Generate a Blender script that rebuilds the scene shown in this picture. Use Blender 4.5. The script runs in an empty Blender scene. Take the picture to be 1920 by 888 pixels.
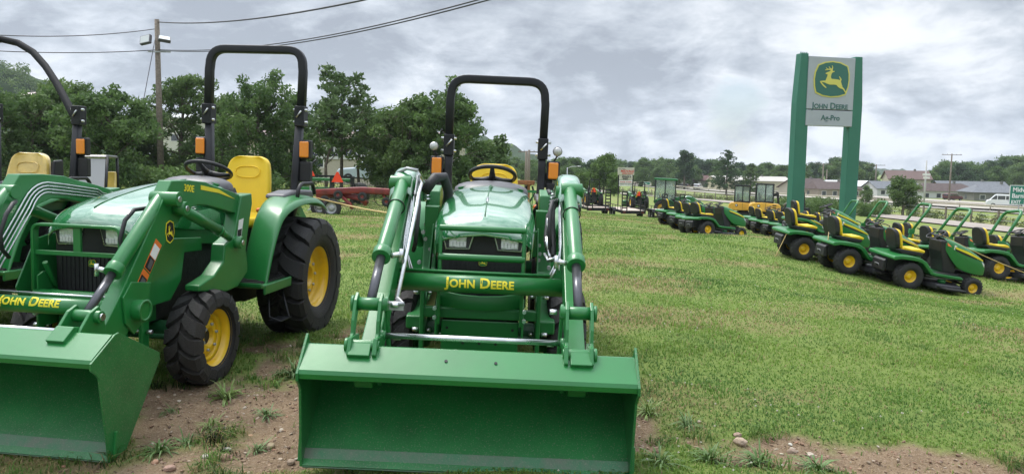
import bpy, bmesh, math, random
import numpy as np
from mathutils import Vector, Matrix, noise as mnoise
R_ = math.radians
random.seed(7); rng = np.random.default_rng(11)
scene = bpy.context.scene
COL = scene.collection
PI = math.pi

# ---------------------------------------------------------------- camera numbers (lens in pixels of a 1920 wide frame)
FPX = 1450.0; PITCH = R_(5.3); ROLL = 0.0168; CAMH = 1.45
cF = Vector((0, math.cos(PITCH), -math.sin(PITCH)))
cU0 = Vector((0, math.sin(PITCH), math.cos(PITCH)))
cR0 = Vector((1, 0, 0))
cR = cR0*math.cos(ROLL) + cU0*math.sin(ROLL)
cU = -cR0*math.sin(ROLL) + cU0*math.cos(ROLL)
def at(px, py, Y):
    """world point seen at a photograph pixel at ground distance Y"""
    d = cF + cR*((px-960)/FPX) - cU*((py-444)/FPX)
    k = Y/d.y
    return Vector((d.x*k, Y, CAMH + d.z*k))

# ---------------------------------------------------------------- ground height
GS = np.array([(-2.4,5,-.07),(-2.4,7,-.06),(-3.5,4,-.09),(-2.0,3.7,-.10),(-.2,3.5,.0),(-.2,6.7,.005),(0,0,0),(1,5,-.03),(3,4,-.09),(3,8,-.1),
 (-4.8,7,-.10),(-7,8,-.07),(-6.6,28,-.42),(5.5,9,-.25),(6.9,13.7,-.60),(8.2,13.6,-.70),(6.1,14.2,-.44),(5.9,15.7,-.38),(4,16,-.2),(5.7,22.7,-.56),(7.3,20.2,-.36),
 (9.8,30,-1.12),(6.2,29.6,-.77),(10,18,-.95),(9.7,15.7,-.68),(14.5,36,-1.35),(8.7,52,-1.95),(5,51,-1.7),(12,53,-2.1),(0,50,-1.0),(17,56,-2.2),(37,55,-2.7),(34,30,-2.4),
 (38,87,-3.2),(30,128,-3.7),(20,170,-4.2),(-20,50,-.2),(-45,55,0),(-20,100,.2),(-60,110,1.5),(0,100,-2),(71,179,-5),(57,237,-5),(84,132,-4.8),
 (97,80,-4.8),(30,342,-5),(-30,240,-1),(-90,200,2),(110,250,-5.2),(150,150,-5.2),(60,20,-3.2),(20,5,-.9),(8,4,-.28),(-15,5,.0),(-15,-10,.1),(20,-15,-.5),
 (0,20,-.22),(-1,12,-.05)], float)
def _tps(r2):
    return np.where(r2 > 1e-12, r2*np.log(np.maximum(r2, 1e-12))*.5, 0)
_n = len(GS); _d2 = ((GS[:, None, :2]-GS[None, :, :2])**2).sum(-1)/1e4
_A = np.zeros((_n+3, _n+3)); _A[:_n, :_n] = _tps(_d2)+np.eye(_n)*1e-7
_A[:_n, _n] = 1; _A[:_n, _n+1:] = GS[:, :2]/100; _A[_n, :_n] = 1; _A[_n+1:, :_n] = GS[:, :2].T/100
_w = np.linalg.solve(_A, np.concatenate([GS[:, 2], np.zeros(3)]))
def ground_np(x, y):
    x = np.asarray(x, float); y = np.asarray(y, float); sh = x.shape
    x = x.ravel(); y = y.ravel(); out = np.zeros_like(x)
    for i in range(0, len(x), 20000):
        a = x[i:i+20000]; b = y[i:i+20000]
        xc = np.clip(a, -110, 160); yc = np.clip(b, -30, 350)
        d2 = ((xc[:, None]-GS[None, :, 0])**2+(yc[:, None]-GS[None, :, 1])**2)/1e4
        z = _tps(d2)@_w[:_n]+_w[_n]+xc/100*_w[_n+1]+yc/100*_w[_n+2]
        far = np.clip((np.hypot(a, b-40)-230)/150, 0, 1)
        out[i:i+20000] = np.clip(z*(1-far)+far*(-4.8), -7, 4)
    return out.reshape(sh)
def G(x, y):
    return float(ground_np(np.array([x]), np.array([y]))[0])

def hash2(ix, iy, s):
    h = (ix.astype(np.int64)*374761393+iy.astype(np.int64)*668265263+s*1442695041) & 0x7fffffff
    h = ((h ^ (h >> 13))*1274126177) & 0x7fffffff
    return ((h ^ (h >> 16)) & 0xffff)/65535.0
def vnoise(x, y, s=0):
    ix = np.floor(x); iy = np.floor(y); fx = x-ix; fy = y-iy
    fx = fx*fx*(3-2*fx); fy = fy*fy*(3-2*fy)
    a = hash2(ix, iy, s); b = hash2(ix+1, iy, s); c = hash2(ix, iy+1, s); d = hash2(ix+1, iy+1, s)
    return a*(1-fx)*(1-fy)+b*fx*(1-fy)+c*(1-fx)*fy+d*fx*fy
def fbm(x, y, o=4, s=0):
    t = 0; amp = .5; n = 0
    for k in range(o):
        t = t+amp*vnoise(x*2**k, y*2**k, s+k*17); n += amp; amp *= .5
    return t/n

# ---------------------------------------------------------------- mesh builder
class MB:
    def __init__(self): self.v = []; self.f = []; self.s = []
    def add(self, vs, fs, smooth=False):
        o = len(self.v); self.v += [tuple(p) for p in vs]
        self.f += [tuple(i+o for i in f) for f in fs]; self.s += [smooth]*len(fs); return self
    def box(self, x0, x1, y0, y1, z0, z1, M=None):
        vs = [Vector((x, y, z)) for x in (x0, x1) for y in (y0, y1) for z in (z0, z1)]
        if M is not None: vs = [M@p for p in vs]
        return self.add(vs, [(0,1,3,2),(4,6,7,5),(0,4,5,1),(2,3,7,6),(0,2,6,4),(1,5,7,3)])
    def prism(self, pts, a0, a1, axis='y', smooth=False):
        """2-D outline extruded; axis y: pts are (x,z); axis x: (y,z); axis z: (x,y)"""
        n = len(pts)
        def P(p, a):
            return (p[0], a, p[1]) if axis == 'y' else ((a, p[0], p[1]) if axis == 'x' else (p[0], p[1], a))
        area = sum(pts[i][0]*pts[(i+1) % n][1]-pts[(i+1) % n][0]*pts[i][1] for i in range(n))
        if (area < 0) != (axis == 'y'): pts = pts[::-1]
        vs = [P(p, a0) for p in pts]+[P(p, a1) for p in pts]
        fs = [tuple(range(n-1, -1, -1)), tuple(range(n, 2*n))]
        o = len(self.v); self.v += vs; self.f += [tuple(i+o for i in f) for f in fs]; self.s += [False]*2
        sf = [(i, (i+1) % n, n+(i+1) % n, n+i) for i in range(n)]
        self.f += [tuple(i+o for i in f) for f in sf]; self.s += [smooth]*n
        return self
    def tube(self, pts, r, n=10, prof=None, closed=False, cap=True, up=None):
        pts = [Vector(p) for p in pts]; m = len(pts)
        rs = r if isinstance(r, (list, tuple)) else [r]*m
        prof = prof or [(math.cos(2*PI*k/n), math.sin(2*PI*k/n)) for k in range(n)]
        n = len(prof); vs = []; nr = None
        for i in range(m):
            if closed: t = (pts[(i+1) % m]-pts[i-1])
            else: t = pts[min(i+1, m-1)]-pts[max(i-1, 0)]
            t.normalize()
            if nr is None:
                u = Vector(up) if up is not None else (Vector((0, 0, 1)) if abs(t.z) < .9 else Vector((1, 0, 0)))
                nr = (u-t*u.dot(t)).normalized()
            else: nr = (nr-t*nr.dot(t)).normalized()
            b = t.cross(nr)
            for (a, c) in prof: vs.append(pts[i]+(nr*a+b*c)*rs[i])
        fs = []
        for i in range(m if closed else m-1):
            j = (i+1) % m
            for k in range(n):
                l = (k+1) % n; fs.append((i*n+k, i*n+l, j*n+l, j*n+k))
        o = len(self.v); self.add(vs, fs, True)
        if cap and not closed:
            self.f += [tuple(o+k for k in range(n-1, -1, -1)), tuple(o+(m-1)*n+k for k in range(n))]; self.s += [False]*2
        return self
    def cyl(self, p0, p1, r, r2=None, n=20): return self.tube([p0, p1], [r, r if r2 is None else r2], n)
    def lathe(self, prof, c=(0,0,0), axis='y', n=40, closed=False, smooth=True):
        """prof: (radius, along)"""
        c = Vector(c); m = len(prof); vs = []
        for k in range(n):
            a = 2*PI*k/n; ca, sa = math.cos(a), math.sin(a)
            for (r, t) in prof:
                vs.append(c+(Vector((r*ca, t, r*sa)) if axis == 'y' else (Vector((t, r*ca, r*sa)) if axis == 'x' else Vector((r*ca, r*sa, t)))))
        fs = []
        for k in range(n):
            l = (k+1) % n
            for i in range(m if closed else m-1):
                j = (i+1) % m; fs.append((k*m+i, l*m+i, l*m+j, k*m+j))
        return self.add(vs, fs, smooth)
    def sphere(self, c, r, n=12, sq=(1,1,1), M=None):
        c = Vector(c); vs = []; fs = []; h = n//2
        for i in range(h+1):
            for k in range(n):
                a = PI*i/h; b = 2*PI*k/n
                p = Vector((math.sin(a)*math.cos(b)*sq[0], math.sin(a)*math.sin(b)*sq[1], math.cos(a)*sq[2]))*r
                if M is not None: p = M@p
                vs.append(c+p)
        for i in range(h):
            for k in range(n): fs.append((i*n+k, (i+1)*n+k, (i+1)*n+(k+1) % n, i*n+(k+1) % n))
        return self.add(vs, fs, True)
    def grid(self, rows, smooth=True, flip=False):
        nr = len(rows); nc = len(rows[0]); vs = [p for r in rows for p in r]
        fs = [(i*nc+j, i*nc+j+1, (i+1)*nc+j+1, (i+1)*nc+j) for i in range(nr-1) for j in range(nc-1)]
        if flip: fs = [f[::-1] for f in fs]
        return self.add(vs, fs, smooth)
    def data(self, name, mat):
        me = bpy.data.meshes.new(name); me.from_pydata(self.v, [], self.f)
        me.polygons.foreach_set('use_smooth', self.s); me.validate(); me.update()
        bm = bmesh.new(); bm.from_mesh(me); bmesh.ops.remove_doubles(bm, verts=bm.verts, dist=1e-6)
        bmesh.ops.recalc_face_normals(bm, faces=bm.faces); bm.to_mesh(me); bm.free()
        if mat: me.materials.append(mat)
        return me
    def build(self, name, mat, parent=None, bevel=0, seg=2, sub=0, solid=0):
        o = bpy.data.objects.new(name, self.data(name, mat)); COL.objects.link(o)
        if parent is not None: o.parent = parent
        if solid:
            m = o.modifiers.new('s', 'SOLIDIFY'); m.thickness = solid; m.offset = -1
        if bevel:
            m = o.modifiers.new('b', 'BEVEL'); m.width = bevel; m.segments = seg; m.limit_method = 'ANGLE'; m.angle_limit = R_(38); m.harden_normals = False
        if sub:
            m = o.modifiers.new('d', 'SUBSURF'); m.levels = sub; m.render_levels = sub
        return o
def each(mb, name, mt, parent=None, bevel=0):
    """one object per connected piece"""
    par = list(range(len(mb.v)))
    def fnd(i):
        while par[i] != i: par[i] = par[par[i]]; i = par[i]
        return i
    for f in mb.f:
        r = fnd(f[0])
        for i in f[1:]: par[fnd(i)] = r
    grp = {}
    for f, s in zip(mb.f, mb.s): grp.setdefault(fnd(f[0]), []).append((f, s))
    out = []
    for g in grp.values():
        ids = sorted({i for f, _ in g for i in f}); mp = {a: k for k, a in enumerate(ids)}
        q = MB(); q.v = [mb.v[i] for i in ids]; q.f = [tuple(mp[i] for i in f) for f, _ in g]; q.s = [t for _, t in g]
        out.append(q.build(name, mt, parent, bevel=bevel))
    return out
def raw(name, V, F, mat, nv=3, attr=None, smooth=False, parent=None):
    """fast mesh from numpy arrays; faces all with nv corners"""
    me = bpy.data.meshes.new(name); V = np.ascontiguousarray(V, np.float32); F = np.ascontiguousarray(F, np.int32)
    me.vertices.add(len(V)); me.vertices.foreach_set('co', V.ravel())
    me.loops.add(F.size); me.loops.foreach_set('vertex_index', F.ravel())
    me.polygons.add(len(F)); me.polygons.foreach_set('loop_start', np.arange(0, F.size, nv, dtype=np.int32))
    me.polygons.foreach_set('use_smooth', np.full(len(F), smooth))
    if attr is not None:
        for k, a in attr.items():
            at_ = me.color_attributes.new(k, 'FLOAT_COLOR', 'POINT')
            at_.data.foreach_set('color', np.ascontiguousarray(a, np.float32).ravel())
    me.update(calc_edges=True)
    if mat: me.materials.append(mat)
    o = bpy.data.objects.new(name, me); COL.objects.link(o)
    if parent is not None: o.parent = parent
    return o
def tag(o, label=None, cat=None, group=None, kind=None):
    if label: o['label'] = label
    if cat: o['category'] = cat
    if group: o['group'] = group
    if kind: o['kind'] = kind
    return o
def empty(name, loc=(0,0,0), rz=0, label=None, cat=None, group=None, M=None):
    o = bpy.data.objects.new(name, None); COL.objects.link(o); o.empty_display_size = .2
    if M is not None: o.matrix_world = M
    else: o.location = loc; o.rotation_euler = (0, 0, rz)
    return tag(o, label, cat, group)
def copy_tree(o, parent=None):
    c = o.copy(); COL.objects.link(c); c.parent = parent
    for ch in list(o.children): copy_tree(ch, c)
    return c
def onground(x, y, heading, tilt=None, z=None, dz=0):
    """matrix with local X pointing along heading (radians, world), Z along the slope normal"""
    e = .6; n = Vector((-(G(x+e, y)-G(x-e, y))/(2*e), -(G(x, y+e)-G(x, y-e))/(2*e), 1)).normalized()
    fx = Vector((math.cos(heading), math.sin(heading), 0)); fx = (fx-n*fx.dot(n)).normalized(); ly = n.cross(fx)
    M = Matrix((fx, ly, n)).transposed().to_4x4(); M.translation = (x, y, (G(x, y) if z is None else z)+dz); return M

# ---------------------------------------------------------------- materials
def mat(name, col, rough=.5, metal=0., coat=0., var=.0, vscale=6., bump=0., bscale=60., spec=.5, trans=0., emit=None, col2=None, speck=0., croug=.2):
    m = bpy.data.materials.new(name); m.use_nodes = True; nt = m.node_tree; N = nt.nodes; L = nt.links
    b = N['Principled BSDF']; b.inputs['Base Color'].default_value = (*col, 1); b.inputs['Roughness'].default_value = rough
    b.inputs['Metallic'].default_value = metal; b.inputs['Coat Weight'].default_value = coat; b.inputs['Coat Roughness'].default_value = croug
    b.inputs['Specular IOR Level'].default_value = spec; b.inputs['Transmission Weight'].default_value = trans
    tc = N.new('ShaderNodeTexCoord')
    if var or col2:
        n = N.new('ShaderNodeTexNoise'); n.inputs['Scale'].default_value = vscale; n.inputs['Detail'].default_value = 6; n.inputs['Roughness'].default_value = .6
        L.new(tc.outputs['Object'], n.inputs['Vector'])
        mx = N.new('ShaderNodeMix'); mx.data_type = 'RGBA'
        c2 = col2 or tuple(c*(1-var) for c in col)
        mr = N.new('ShaderNodeMapRange'); mr.inputs['From Min'].default_value = .35; mr.inputs['From Max'].default_value = .68
        L.new(n.outputs['Fac'], mr.inputs['Value']); L.new(mr.outputs['Result'], mx.inputs['Factor'])
        mx.inputs['A'].default_value = (*[min(1, c*(1+(var*.5 if not col2 else 0))) for c in col], 1); mx.inputs['B'].default_value = (*c2, 1)
        out = mx.outputs['Result']
        if speck:
            v = N.new('ShaderNodeTexNoise'); v.inputs['Scale'].default_value = 140; v.inputs['Detail'].default_value = 3; L.new(tc.outputs['Object'], v.inputs['Vector'])
            r2 = N.new('ShaderNodeMapRange'); r2.inputs['From Min'].default_value = .56; r2.inputs['From Max'].default_value = .72; r2.inputs['To Max'].default_value = speck
            L.new(v.outputs['Fac'], r2.inputs['Value']); m2 = N.new('ShaderNodeMix'); m2.data_type = 'RGBA'
            L.new(r2.outputs['Result'], m2.inputs['Factor']); L.new(out, m2.inputs['A']); m2.inputs['B'].default_value = (.22, .2, .15, 1); out = m2.outputs['Result']
        L.new(out, b.inputs['Base Color'])
        r3 = N.new('ShaderNodeMapRange'); r3.inputs['To Min'].default_value = max(0, rough-.06); r3.inputs['To Max'].default_value = min(1, rough+.12)
        L.new(n.outputs['Fac'], r3.inputs['Value']); L.new(r3.outputs['Result'], b.inputs['Roughness'])
    if bump:
        n2 = N.new('ShaderNodeTexNoise'); n2.inputs['Scale'].default_value = bscale; n2.inputs['Detail'].default_value = 4; L.new(tc.outputs['Object'], n2.inputs['Vector'])
        bp = N.new('ShaderNodeBump'); bp.inputs['Strength'].default_value = bump; bp.inputs['Distance'].default_value = .01
        L.new(n2.outputs['Fac'], bp.inputs['Height']); L.new(bp.outputs['Normal'], b.inputs['Normal'])
    if emit: b.inputs['Emission Color'].default_value = (*emit, 1); b.inputs['Emission Strength'].default_value = 1
    return m
GREEN = mat('green_paint', (.012, .165, .034), .36, coat=.35, var=.12, vscale=3, bump=.04, bscale=25)
HOODG = mat('hood_green_paint', (.012, .185, .05), .22, coat=1., var=.06, vscale=3, croug=.05); HOODG.node_tree.nodes['Principled BSDF'].inputs['Coat IOR'].default_value = 2.5
GREEND = mat('bucket_green_paint', (.012, .150, .033), .42, coat=.35, var=.22, vscale=5, bump=.15, bscale=160, speck=.5)
CASTG = mat('cast_green', (.010, .115, .032), .45, coat=.2, var=.25, vscale=9, bump=.3, bscale=60)
YEL = mat('yellow_rim_paint', (.80, .50, .008), .38, coat=.4, var=.12, vscale=7)
YELDEC = mat('yellow_decal', (.80, .66, .03), .5)
VINYL = mat('yellow_vinyl', (.78, .53, .012), .42, bump=.1, bscale=300, var=.05)
WRAP = mat('plastic_wrapped_vinyl', (.70, .50, .12), .18, coat=.8, var=.25, vscale=4, bump=.6, bscale=14)
TYRE = mat('tyre_rubber', (.018, .018, .019), .72, var=.3, vscale=8, bump=.4, bscale=90, col2=(.026, .025, .024))
TYREN = mat('tyre_rubber_dusty', (.019, .019, .020), .75, vscale=3, bump=.5, bscale=70, col2=(.034, .030, .027))
BLACK = mat('black_plastic', (.014, .014, .015), .48, bump=.15, bscale=200, var=.2)
BLKP = mat('black_paint', (.012, .013, .016), .42, spec=.35, var=.1)
DARK = mat('dark_machinery', (.014, .016, .016), .6, var=.5, vscale=14, bump=.4, bscale=50)
GREYP = mat('grey_plastic', (.09, .088, .095), .42, bump=.1, bscale=250)
DKGREY = mat('dark_grey_plastic', (.035, .035, .04), .45, bump=.1, bscale=250)
CHROME = mat('zinc_steel', (.62, .63, .64), .26, metal=1, var=.15, vscale=20)
ROD = mat('steel_rod', (.10, .10, .11), .3, metal=.6)
AMBER = mat('amber_lens', (.80, .25, .008), .22, coat=.6, bump=.35, bscale=120)
LENS = mat('lamp_glass', (.72, .74, .74), .10, metal=.4, coat=1, bump=1., bscale=45)
WLENS = mat('work_lamp_glass', (.5, .5, .49), .15, coat=1, metal=.3, bump=.5, bscale=150)
WHITE = mat('white_label', (.75, .75, .74), .45)
ORANGE = mat('orange_label', (.70, .16, .02), .5)
REFL = mat('orange_red_reflector', (.85, .06, .015), .45)
PINKT = mat('label_print', (.5, .3, .3), .6)
HOSE = mat('rubber_hose', (.02, .02, .022), .5, bump=.3, bscale=200)
BLKM = mat('matt_black_paint', (.012, .013, .015), .75, spec=.2)
EDGE = mat('worn_cutting_edge', (.03, .15, .06), .45, col2=(.10, .13, .09), vscale=12, bump=.2, bscale=120, speck=.4)
REDP = mat('red_paint', (.27, .03, .025), .45, coat=.2, var=.35, vscale=3, col2=(.12, .02, .016))
EXY = mat('construction_yellow', (.78, .42, .05), .4, coat=.2, var=.15, vscale=2)
GLASS = mat('tinted_cab_glass', (.05, .075, .07), .06, coat=1, spec=.8)
GLASSC = mat('clear_cab_glass', (.75, .85, .82), .03, trans=.85)
WOOD = mat('weathered_wood', (.20, .165, .13), .8, var=.4, vscale=9, bump=.5, bscale=40)
PLANK = mat('pale_deck_planks', (.50, .42, .35), .7, var=.3, vscale=6, bump=.3)
SIGNG = mat('sign_green', (.030, .155, .105), .5, var=.08, vscale=.8)
SIGNW = mat('sign_grey', (.36, .385, .43), .5, var=.06, vscale=1.5)
SIGNY = mat('sign_yellow', (.60, .55, .12), .5)
SIGND = mat('sign_dark_green', (.03, .13, .105), .5)
SIGNT = mat('sign_letter_green', (.05, .13, .12), .5)
ROPE = mat('tan_rope', (.52, .38, .16), .8, bump=.6, bscale=120)
BARK = mat('bark', (.13, .105, .085), .9, var=.5, vscale=8, bump=1., bscale=20)
GALV = mat('galvanised_steel', (.42, .43, .44), .45, metal=.5, var=.2)

def pixtext(s, size, m, parent, M, name, bold=0., small=False, ext=.002, align='CENTER', wrap=None, label=None, space=1.):
    cu = bpy.data.curves.new(name, 'FONT'); cu.body = s; cu.size = size; cu.align_x = align; cu.align_y = 'CENTER'; cu.extrude = ext; cu.offset = bold; cu.space_character = space
    cu.resolution_u = 3
    o = bpy.data.objects.new(name, cu)
    if small:
        cu.small_caps_scale = .76
        for i, ch in enumerate(s):
            cu.body_format[i].use_small_caps = True
    COL.objects.link(o); bpy.context.view_layer.update()
    dg = bpy.context.evaluated_depsgraph_get(); me = bpy.data.meshes.new_from_object(o.evaluated_get(dg))
    bpy.data.objects.remove(o); me.name = name; me.materials.clear(); me.materials.append(m)
    if wrap: 
        bm = bmesh.new(); bm.from_mesh(me); bmesh.ops.triangulate(bm, faces=bm.faces); bmesh.ops.subdivide_edges(bm, edges=[e for e in bm.edges if e.calc_length() > .01], cuts=2)
        bm.to_mesh(me); bm.free()
        for v in me.vertices:
            a = v.co.y/wrap; rr = wrap+.0015+v.co.z
            v.co.y = math.sin(a)*rr; v.co.z = math.cos(a)*rr
    me.transform(M)
    r = bpy.data.objects.new(name, me); COL.objects.link(r)
    if parent is not None: r.parent = parent
    if label: r['label'] = label
    return r
def frame(o, right, up):
    r = Vector(right).normalized(); u = Vector(up); u = (u-r*u.dot(r)).normalized(); n = r.cross(u)
    M = Matrix((r, u, n)).transposed().to_4x4(); M.translation = o; return M

DEER = [(293,282),(325,265),(355,258),(378,238),(375,232),(340,230),(310,236),(287,240),(283,234),(300,226),(318,222),(298,205),(302,200),(322,214),(348,218),(362,215),(342,185),(350,182),(375,208),(385,214),
 (400,200),(402,185),(390,168),(397,165),(410,182),(414,205),(408,235),(412,245),(430,246),(448,243),(435,258),(405,268),(392,290),(386,320),(388,345),(400,360),(450,362),(500,365),(530,372),(545,370),(535,345),(522,322),
 (530,318),(548,338),(566,360),(562,378),(555,385),(562,410),(575,440),(590,475),(615,495),(638,525),(652,550),(645,560),(632,548),(608,512),(585,500),(550,492),(515,475),(485,445),(440,442),(380,445),(335,435),(290,418),
 (255,412),(238,415),(270,445),(300,470),(322,488),(315,497),(290,485),(250,455),(225,428),(208,405),(225,396),(260,392),(302,388),(312,360),(325,330),(332,300),(318,296),(300,294)]
BADGE = [(108,370),(122,265),(170,158),(285,115),(410,98),(545,112),(672,160),(703,270),(708,370),(695,480),(655,585),(540,620),(400,632),(260,615),(145,570),(118,480)]
def logo(size, parent, M, mg, my, t=.004, name='badge'):
    """rounded shield with a leaping deer; size = width"""
    k = size/600
    def mesh(pts, s, z0, z1, m, nm, par):
        c = (408, 365); P = [((x-c[0])*k*s, -(y-c[1])*k*s) for x, y in pts]
        b = MB(); b.prism(P, z0, z1, 'z'); me = b.data(nm, m); me.transform(M)
        o = bpy.data.objects.new(nm, me); COL.objects.link(o); o.parent = par; return o
    a = mesh(BADGE, 1.0, 0, t, my, name, parent)
    mesh(BADGE, .93, t, t*1.6, mg, 'field', a if parent is None or parent.parent is None else parent)
    mesh(DEER, 1.0, t*1.6, t*2.4, my, 'deer_emblem', a if parent is None or parent.parent is None else parent)
    return a
def axis_pts(stops):
    out = [stops[0][0]]
    for (a, b, s) in stops:
        n = max(1, int(round((b-a)/s))); out += list(np.linspace(a, b, n+1)[1:])
    return np.array(out)
gxs = axis_pts([(-1600, -400, 200), (-400, -120, 20), (-120, -30, 3), (-30, -6, .6), (-6, 9, .055), (9, 30, .5), (30, 120, 2.5), (120, 400, 20), (400, 1600, 200)])
gys = axis_pts([(-400, -40, 60), (-40, 0, 4), (0, 2.2, .4), (2.2, 9, .05), (9, 14, .12), (14, 40, .5), (40, 120, 2), (120, 400, 14), (400, 1600, 150)])
X, Y = np.meshgrid(gxs, gys, indexing='ij')
Z = ground_np(X, Y)
def dirt_mask(x, y):
    """1 where the turf is worn away"""
    w = fbm(x*1.3, y*1.3, 4, 5)-.5; w2 = fbm(x*4.5, y*4.5, 4, 9)-.5
    def blob(cx, cy, rx, ry, k=1.): return k*(1-((x-cx)/rx)**2-((y-cy)/ry)**2)
    b = np.maximum.reduce([blob(-1.45, 4.55, .85, 1.5), blob(-1.5, 3.7, 1.2, .7), blob(-1.7, 5.2, .7, 1.0), blob(1.7, 3.95, 1.6, .26), blob(2.9, 3.65, 1.2, .30), blob(3.4, 3.3, 1.0, .3), blob(.75, 4.1, .5, .4), blob(-2.6, 3.3, 1.5, .35, .7), blob(1.2, 3.3, .5, .12, .8), blob(-1., 6.6, .5, .5, .8)])
    return np.clip((b*.62+w*2.6+w2*1.9+.04)*2.6, 0, 1)
def dry_mask(x, y): return np.clip((fbm(x*.55, y*.8, 4, 31)-.5)*4.2+.12, 0, 1)
D = np.zeros_like(X); near = (np.abs(X) < 14) & (Y > -2) & (Y < 60); D[near] = dirt_mask(X[near], Y[near])
Z = Z+near*(fbm(X*1.3, Y*1.3, 3, 3)-.5)*.05*np.clip(Y/2, 0, 1)
nd = (np.abs(X) < 9.5) & (Y > 2) & (Y < 14.5)
Z[nd] += (-.02*D[nd]+D[nd]*(fbm(X[nd]*9, Y[nd]*9, 4, 41)-.5)*.07)
nx, ny = X.shape
idx = np.arange(nx*ny).reshape(nx, ny)
F = np.stack([idx[:-1, :-1], idx[1:, :-1], idx[1:, 1:], idx[:-1, 1:]], -1).reshape(-1, 4)
V = np.stack([X, Y, Z], -1).reshape(-1, 3)
col = np.zeros((nx*ny, 4)); col[:, 0] = D.ravel(); col[:, 1] = 0; 
d2 = np.zeros_like(X); m2 = np.hypot(X, Y) < 400; d2[m2] = dry_mask(X[m2], Y[m2]); col[:, 1] = d2.ravel(); col[:, 3] = 1
gm = bpy.data.materials.new('turf_and_soil'); gm.use_nodes = True; nt = gm.node_tree; N = nt.nodes; L = nt.links; b = N['Principled BSDF']; b.inputs['Roughness'].default_value = .95; b.inputs['Specular IOR Level'].default_value = .15
ca = N.new('ShaderNodeVertexColor'); ca.layer_name = 'mask'; se = N.new('ShaderNodeSeparateColor'); L.new(ca.outputs[0], se.inputs[0]); tc = N.new('ShaderNodeTexCoord')
def nz(sc, det=6, ro=.6):
    n = N.new('ShaderNodeTexNoise'); n.inputs['Scale'].default_value = sc; n.inputs['Detail'].default_value = det; n.inputs['Roughness'].default_value = ro; L.new(tc.outputs['Object'], n.inputs['Vector']); return n.outputs['Fac']
def mixc(f, a, c):
    m = N.new('ShaderNodeMix'); m.data_type = 'RGBA'
    for k, q in (('Factor', f), ('A', a), ('B', c)):
        if isinstance(q, tuple): m.inputs[k].default_value = (*q, 1)
        elif isinstance(q, float): m.inputs[k].default_value = q
        else: L.new(q, m.inputs[k])
    return m.outputs['Result']
def rng_(f, a, c):
    m = N.new('ShaderNodeMapRange'); m.inputs['From Min'].default_value = a; m.inputs['From Max'].default_value = c; L.new(f, m.inputs['Value']); return m.outputs['Result']
gr = mixc(rng_(nz(9, 8, .7), .35, .65), (.13, .20, .048), (.21, .27, .07)); gr = mixc(rng_(nz(.35, 4), .4, .65), gr, (.18, .23, .06))
gr = mixc(rng_(nz(60, 3), .45, .7), gr, (.12, .165, .042))
gr = mixc(se.outputs[1], gr, (.23, .21, .09))
so_ = mixc(rng_(nz(3.5, 7), .35, .65), (.26, .185, .115), (.175, .12, .075)); so_ = mixc(rng_(nz(55, 5, .75), .5, .66), so_, (.34, .25, .17)); so_ = mixc(rng_(nz(160, 2), .60, .68), so_, (.36, .29, .22))
L.new(mixc(se.outputs[0], gr, so_), b.inputs['Base Color'])
bp = N.new('ShaderNodeBump'); bp.inputs['Strength'].default_value = .8; bp.inputs['Distance'].default_value = .03; L.new(nz(45, 8, .75), bp.inputs['Height']); L.new(bp.outputs[0], b.inputs['Normal'])
gobj = raw('ground', V, F, gm, nv=4, attr={'mask': col}, smooth=True); tag(gobj, kind='structure')
# ---------------------------------------------------------------- compact tractors with front loaders
def tractor_matrix(x, y, phi, tilt, z):
    phi = R_(phi); f = Vector((-math.sin(phi), -math.cos(phi), 0)); l = Vector((math.cos(phi), -math.sin(phi), 0))
    T = Matrix(((math.cos(tilt), 0, math.sin(tilt)), (0, 1, 0), (-math.sin(tilt), 0, math.cos(tilt))))
    f = T@f; l = T@l; u = f.cross(l); M = Matrix((f, l, u)).transposed().to_4x4(); M.translation = (x, y, z); return M

def make_tyre_mesh(Rr, W, rim, nl, lug, name='tyre'):
    m = MB(); h = W/2; Rc = Rr-lug
    prof = [(rim, -h*.78), (rim+.02, -h*.86), (rim+(Rc-rim)*.35, -h*.99), (rim+(Rc-rim)*.65, -h*1.0), (Rc-.035, -h*.93), (Rc-.008, -h*.78), (Rc, -h*.4), (Rc+.004, 0),
            (Rc, h*.4), (Rc-.008, h*.78), (Rc-.035, h*.93), (rim+(Rc-rim)*.65, h*1.0), (rim+(Rc-rim)*.35, h*.99), (rim+.02, h*.86), (rim, h*.78)]
    m.lathe(prof, n=64)
    # angled lugs reaching over the shoulder
    da = 2*PI/nl; wl = da*.33
    for side in (-1, 1):
        for k in range(nl):
            a0 = k*da+(da/2 if side > 0 else 0)
            st = [(.03, 0), (.30, .30), (.62, .52), (.90, .62), (1.02, .66), (1.03, .68)]
            rad = [Rr, Rr, Rr-.002, Rr-.012, Rr-.05, Rr-.05-(Rr-rim)*.28]
            inr = [Rc-.01, Rc-.01, Rc-.015, Rc-.03, Rc-.06, Rc-.05-(Rc-rim)*.28]
            wd = [.8, .9, 1.0, 1.15, 1.2, .9]
            rows = []
            for (t, sh), ro, ri, w in zip(st, rad, inr, wd):
                a = a0-sh*da*.95; y = side*h*t; ww = wl*w; wb = ww*1.35
                rows.append([(r*math.cos(b), y, r*math.sin(b)) for r, b in ((ri, a-wb), (ro, a-ww), (ro, a+ww), (ri, a+wb))])
            m.grid(rows, smooth=False)
            m.add([rows[0][i] for i in range(4)], [(0,1,2,3)]); m.add([rows[-1][i] for i in range(4)], [(3,2,1,0)])
    return m.data(name, TYREN if nl < 17 else TYRE)
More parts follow.
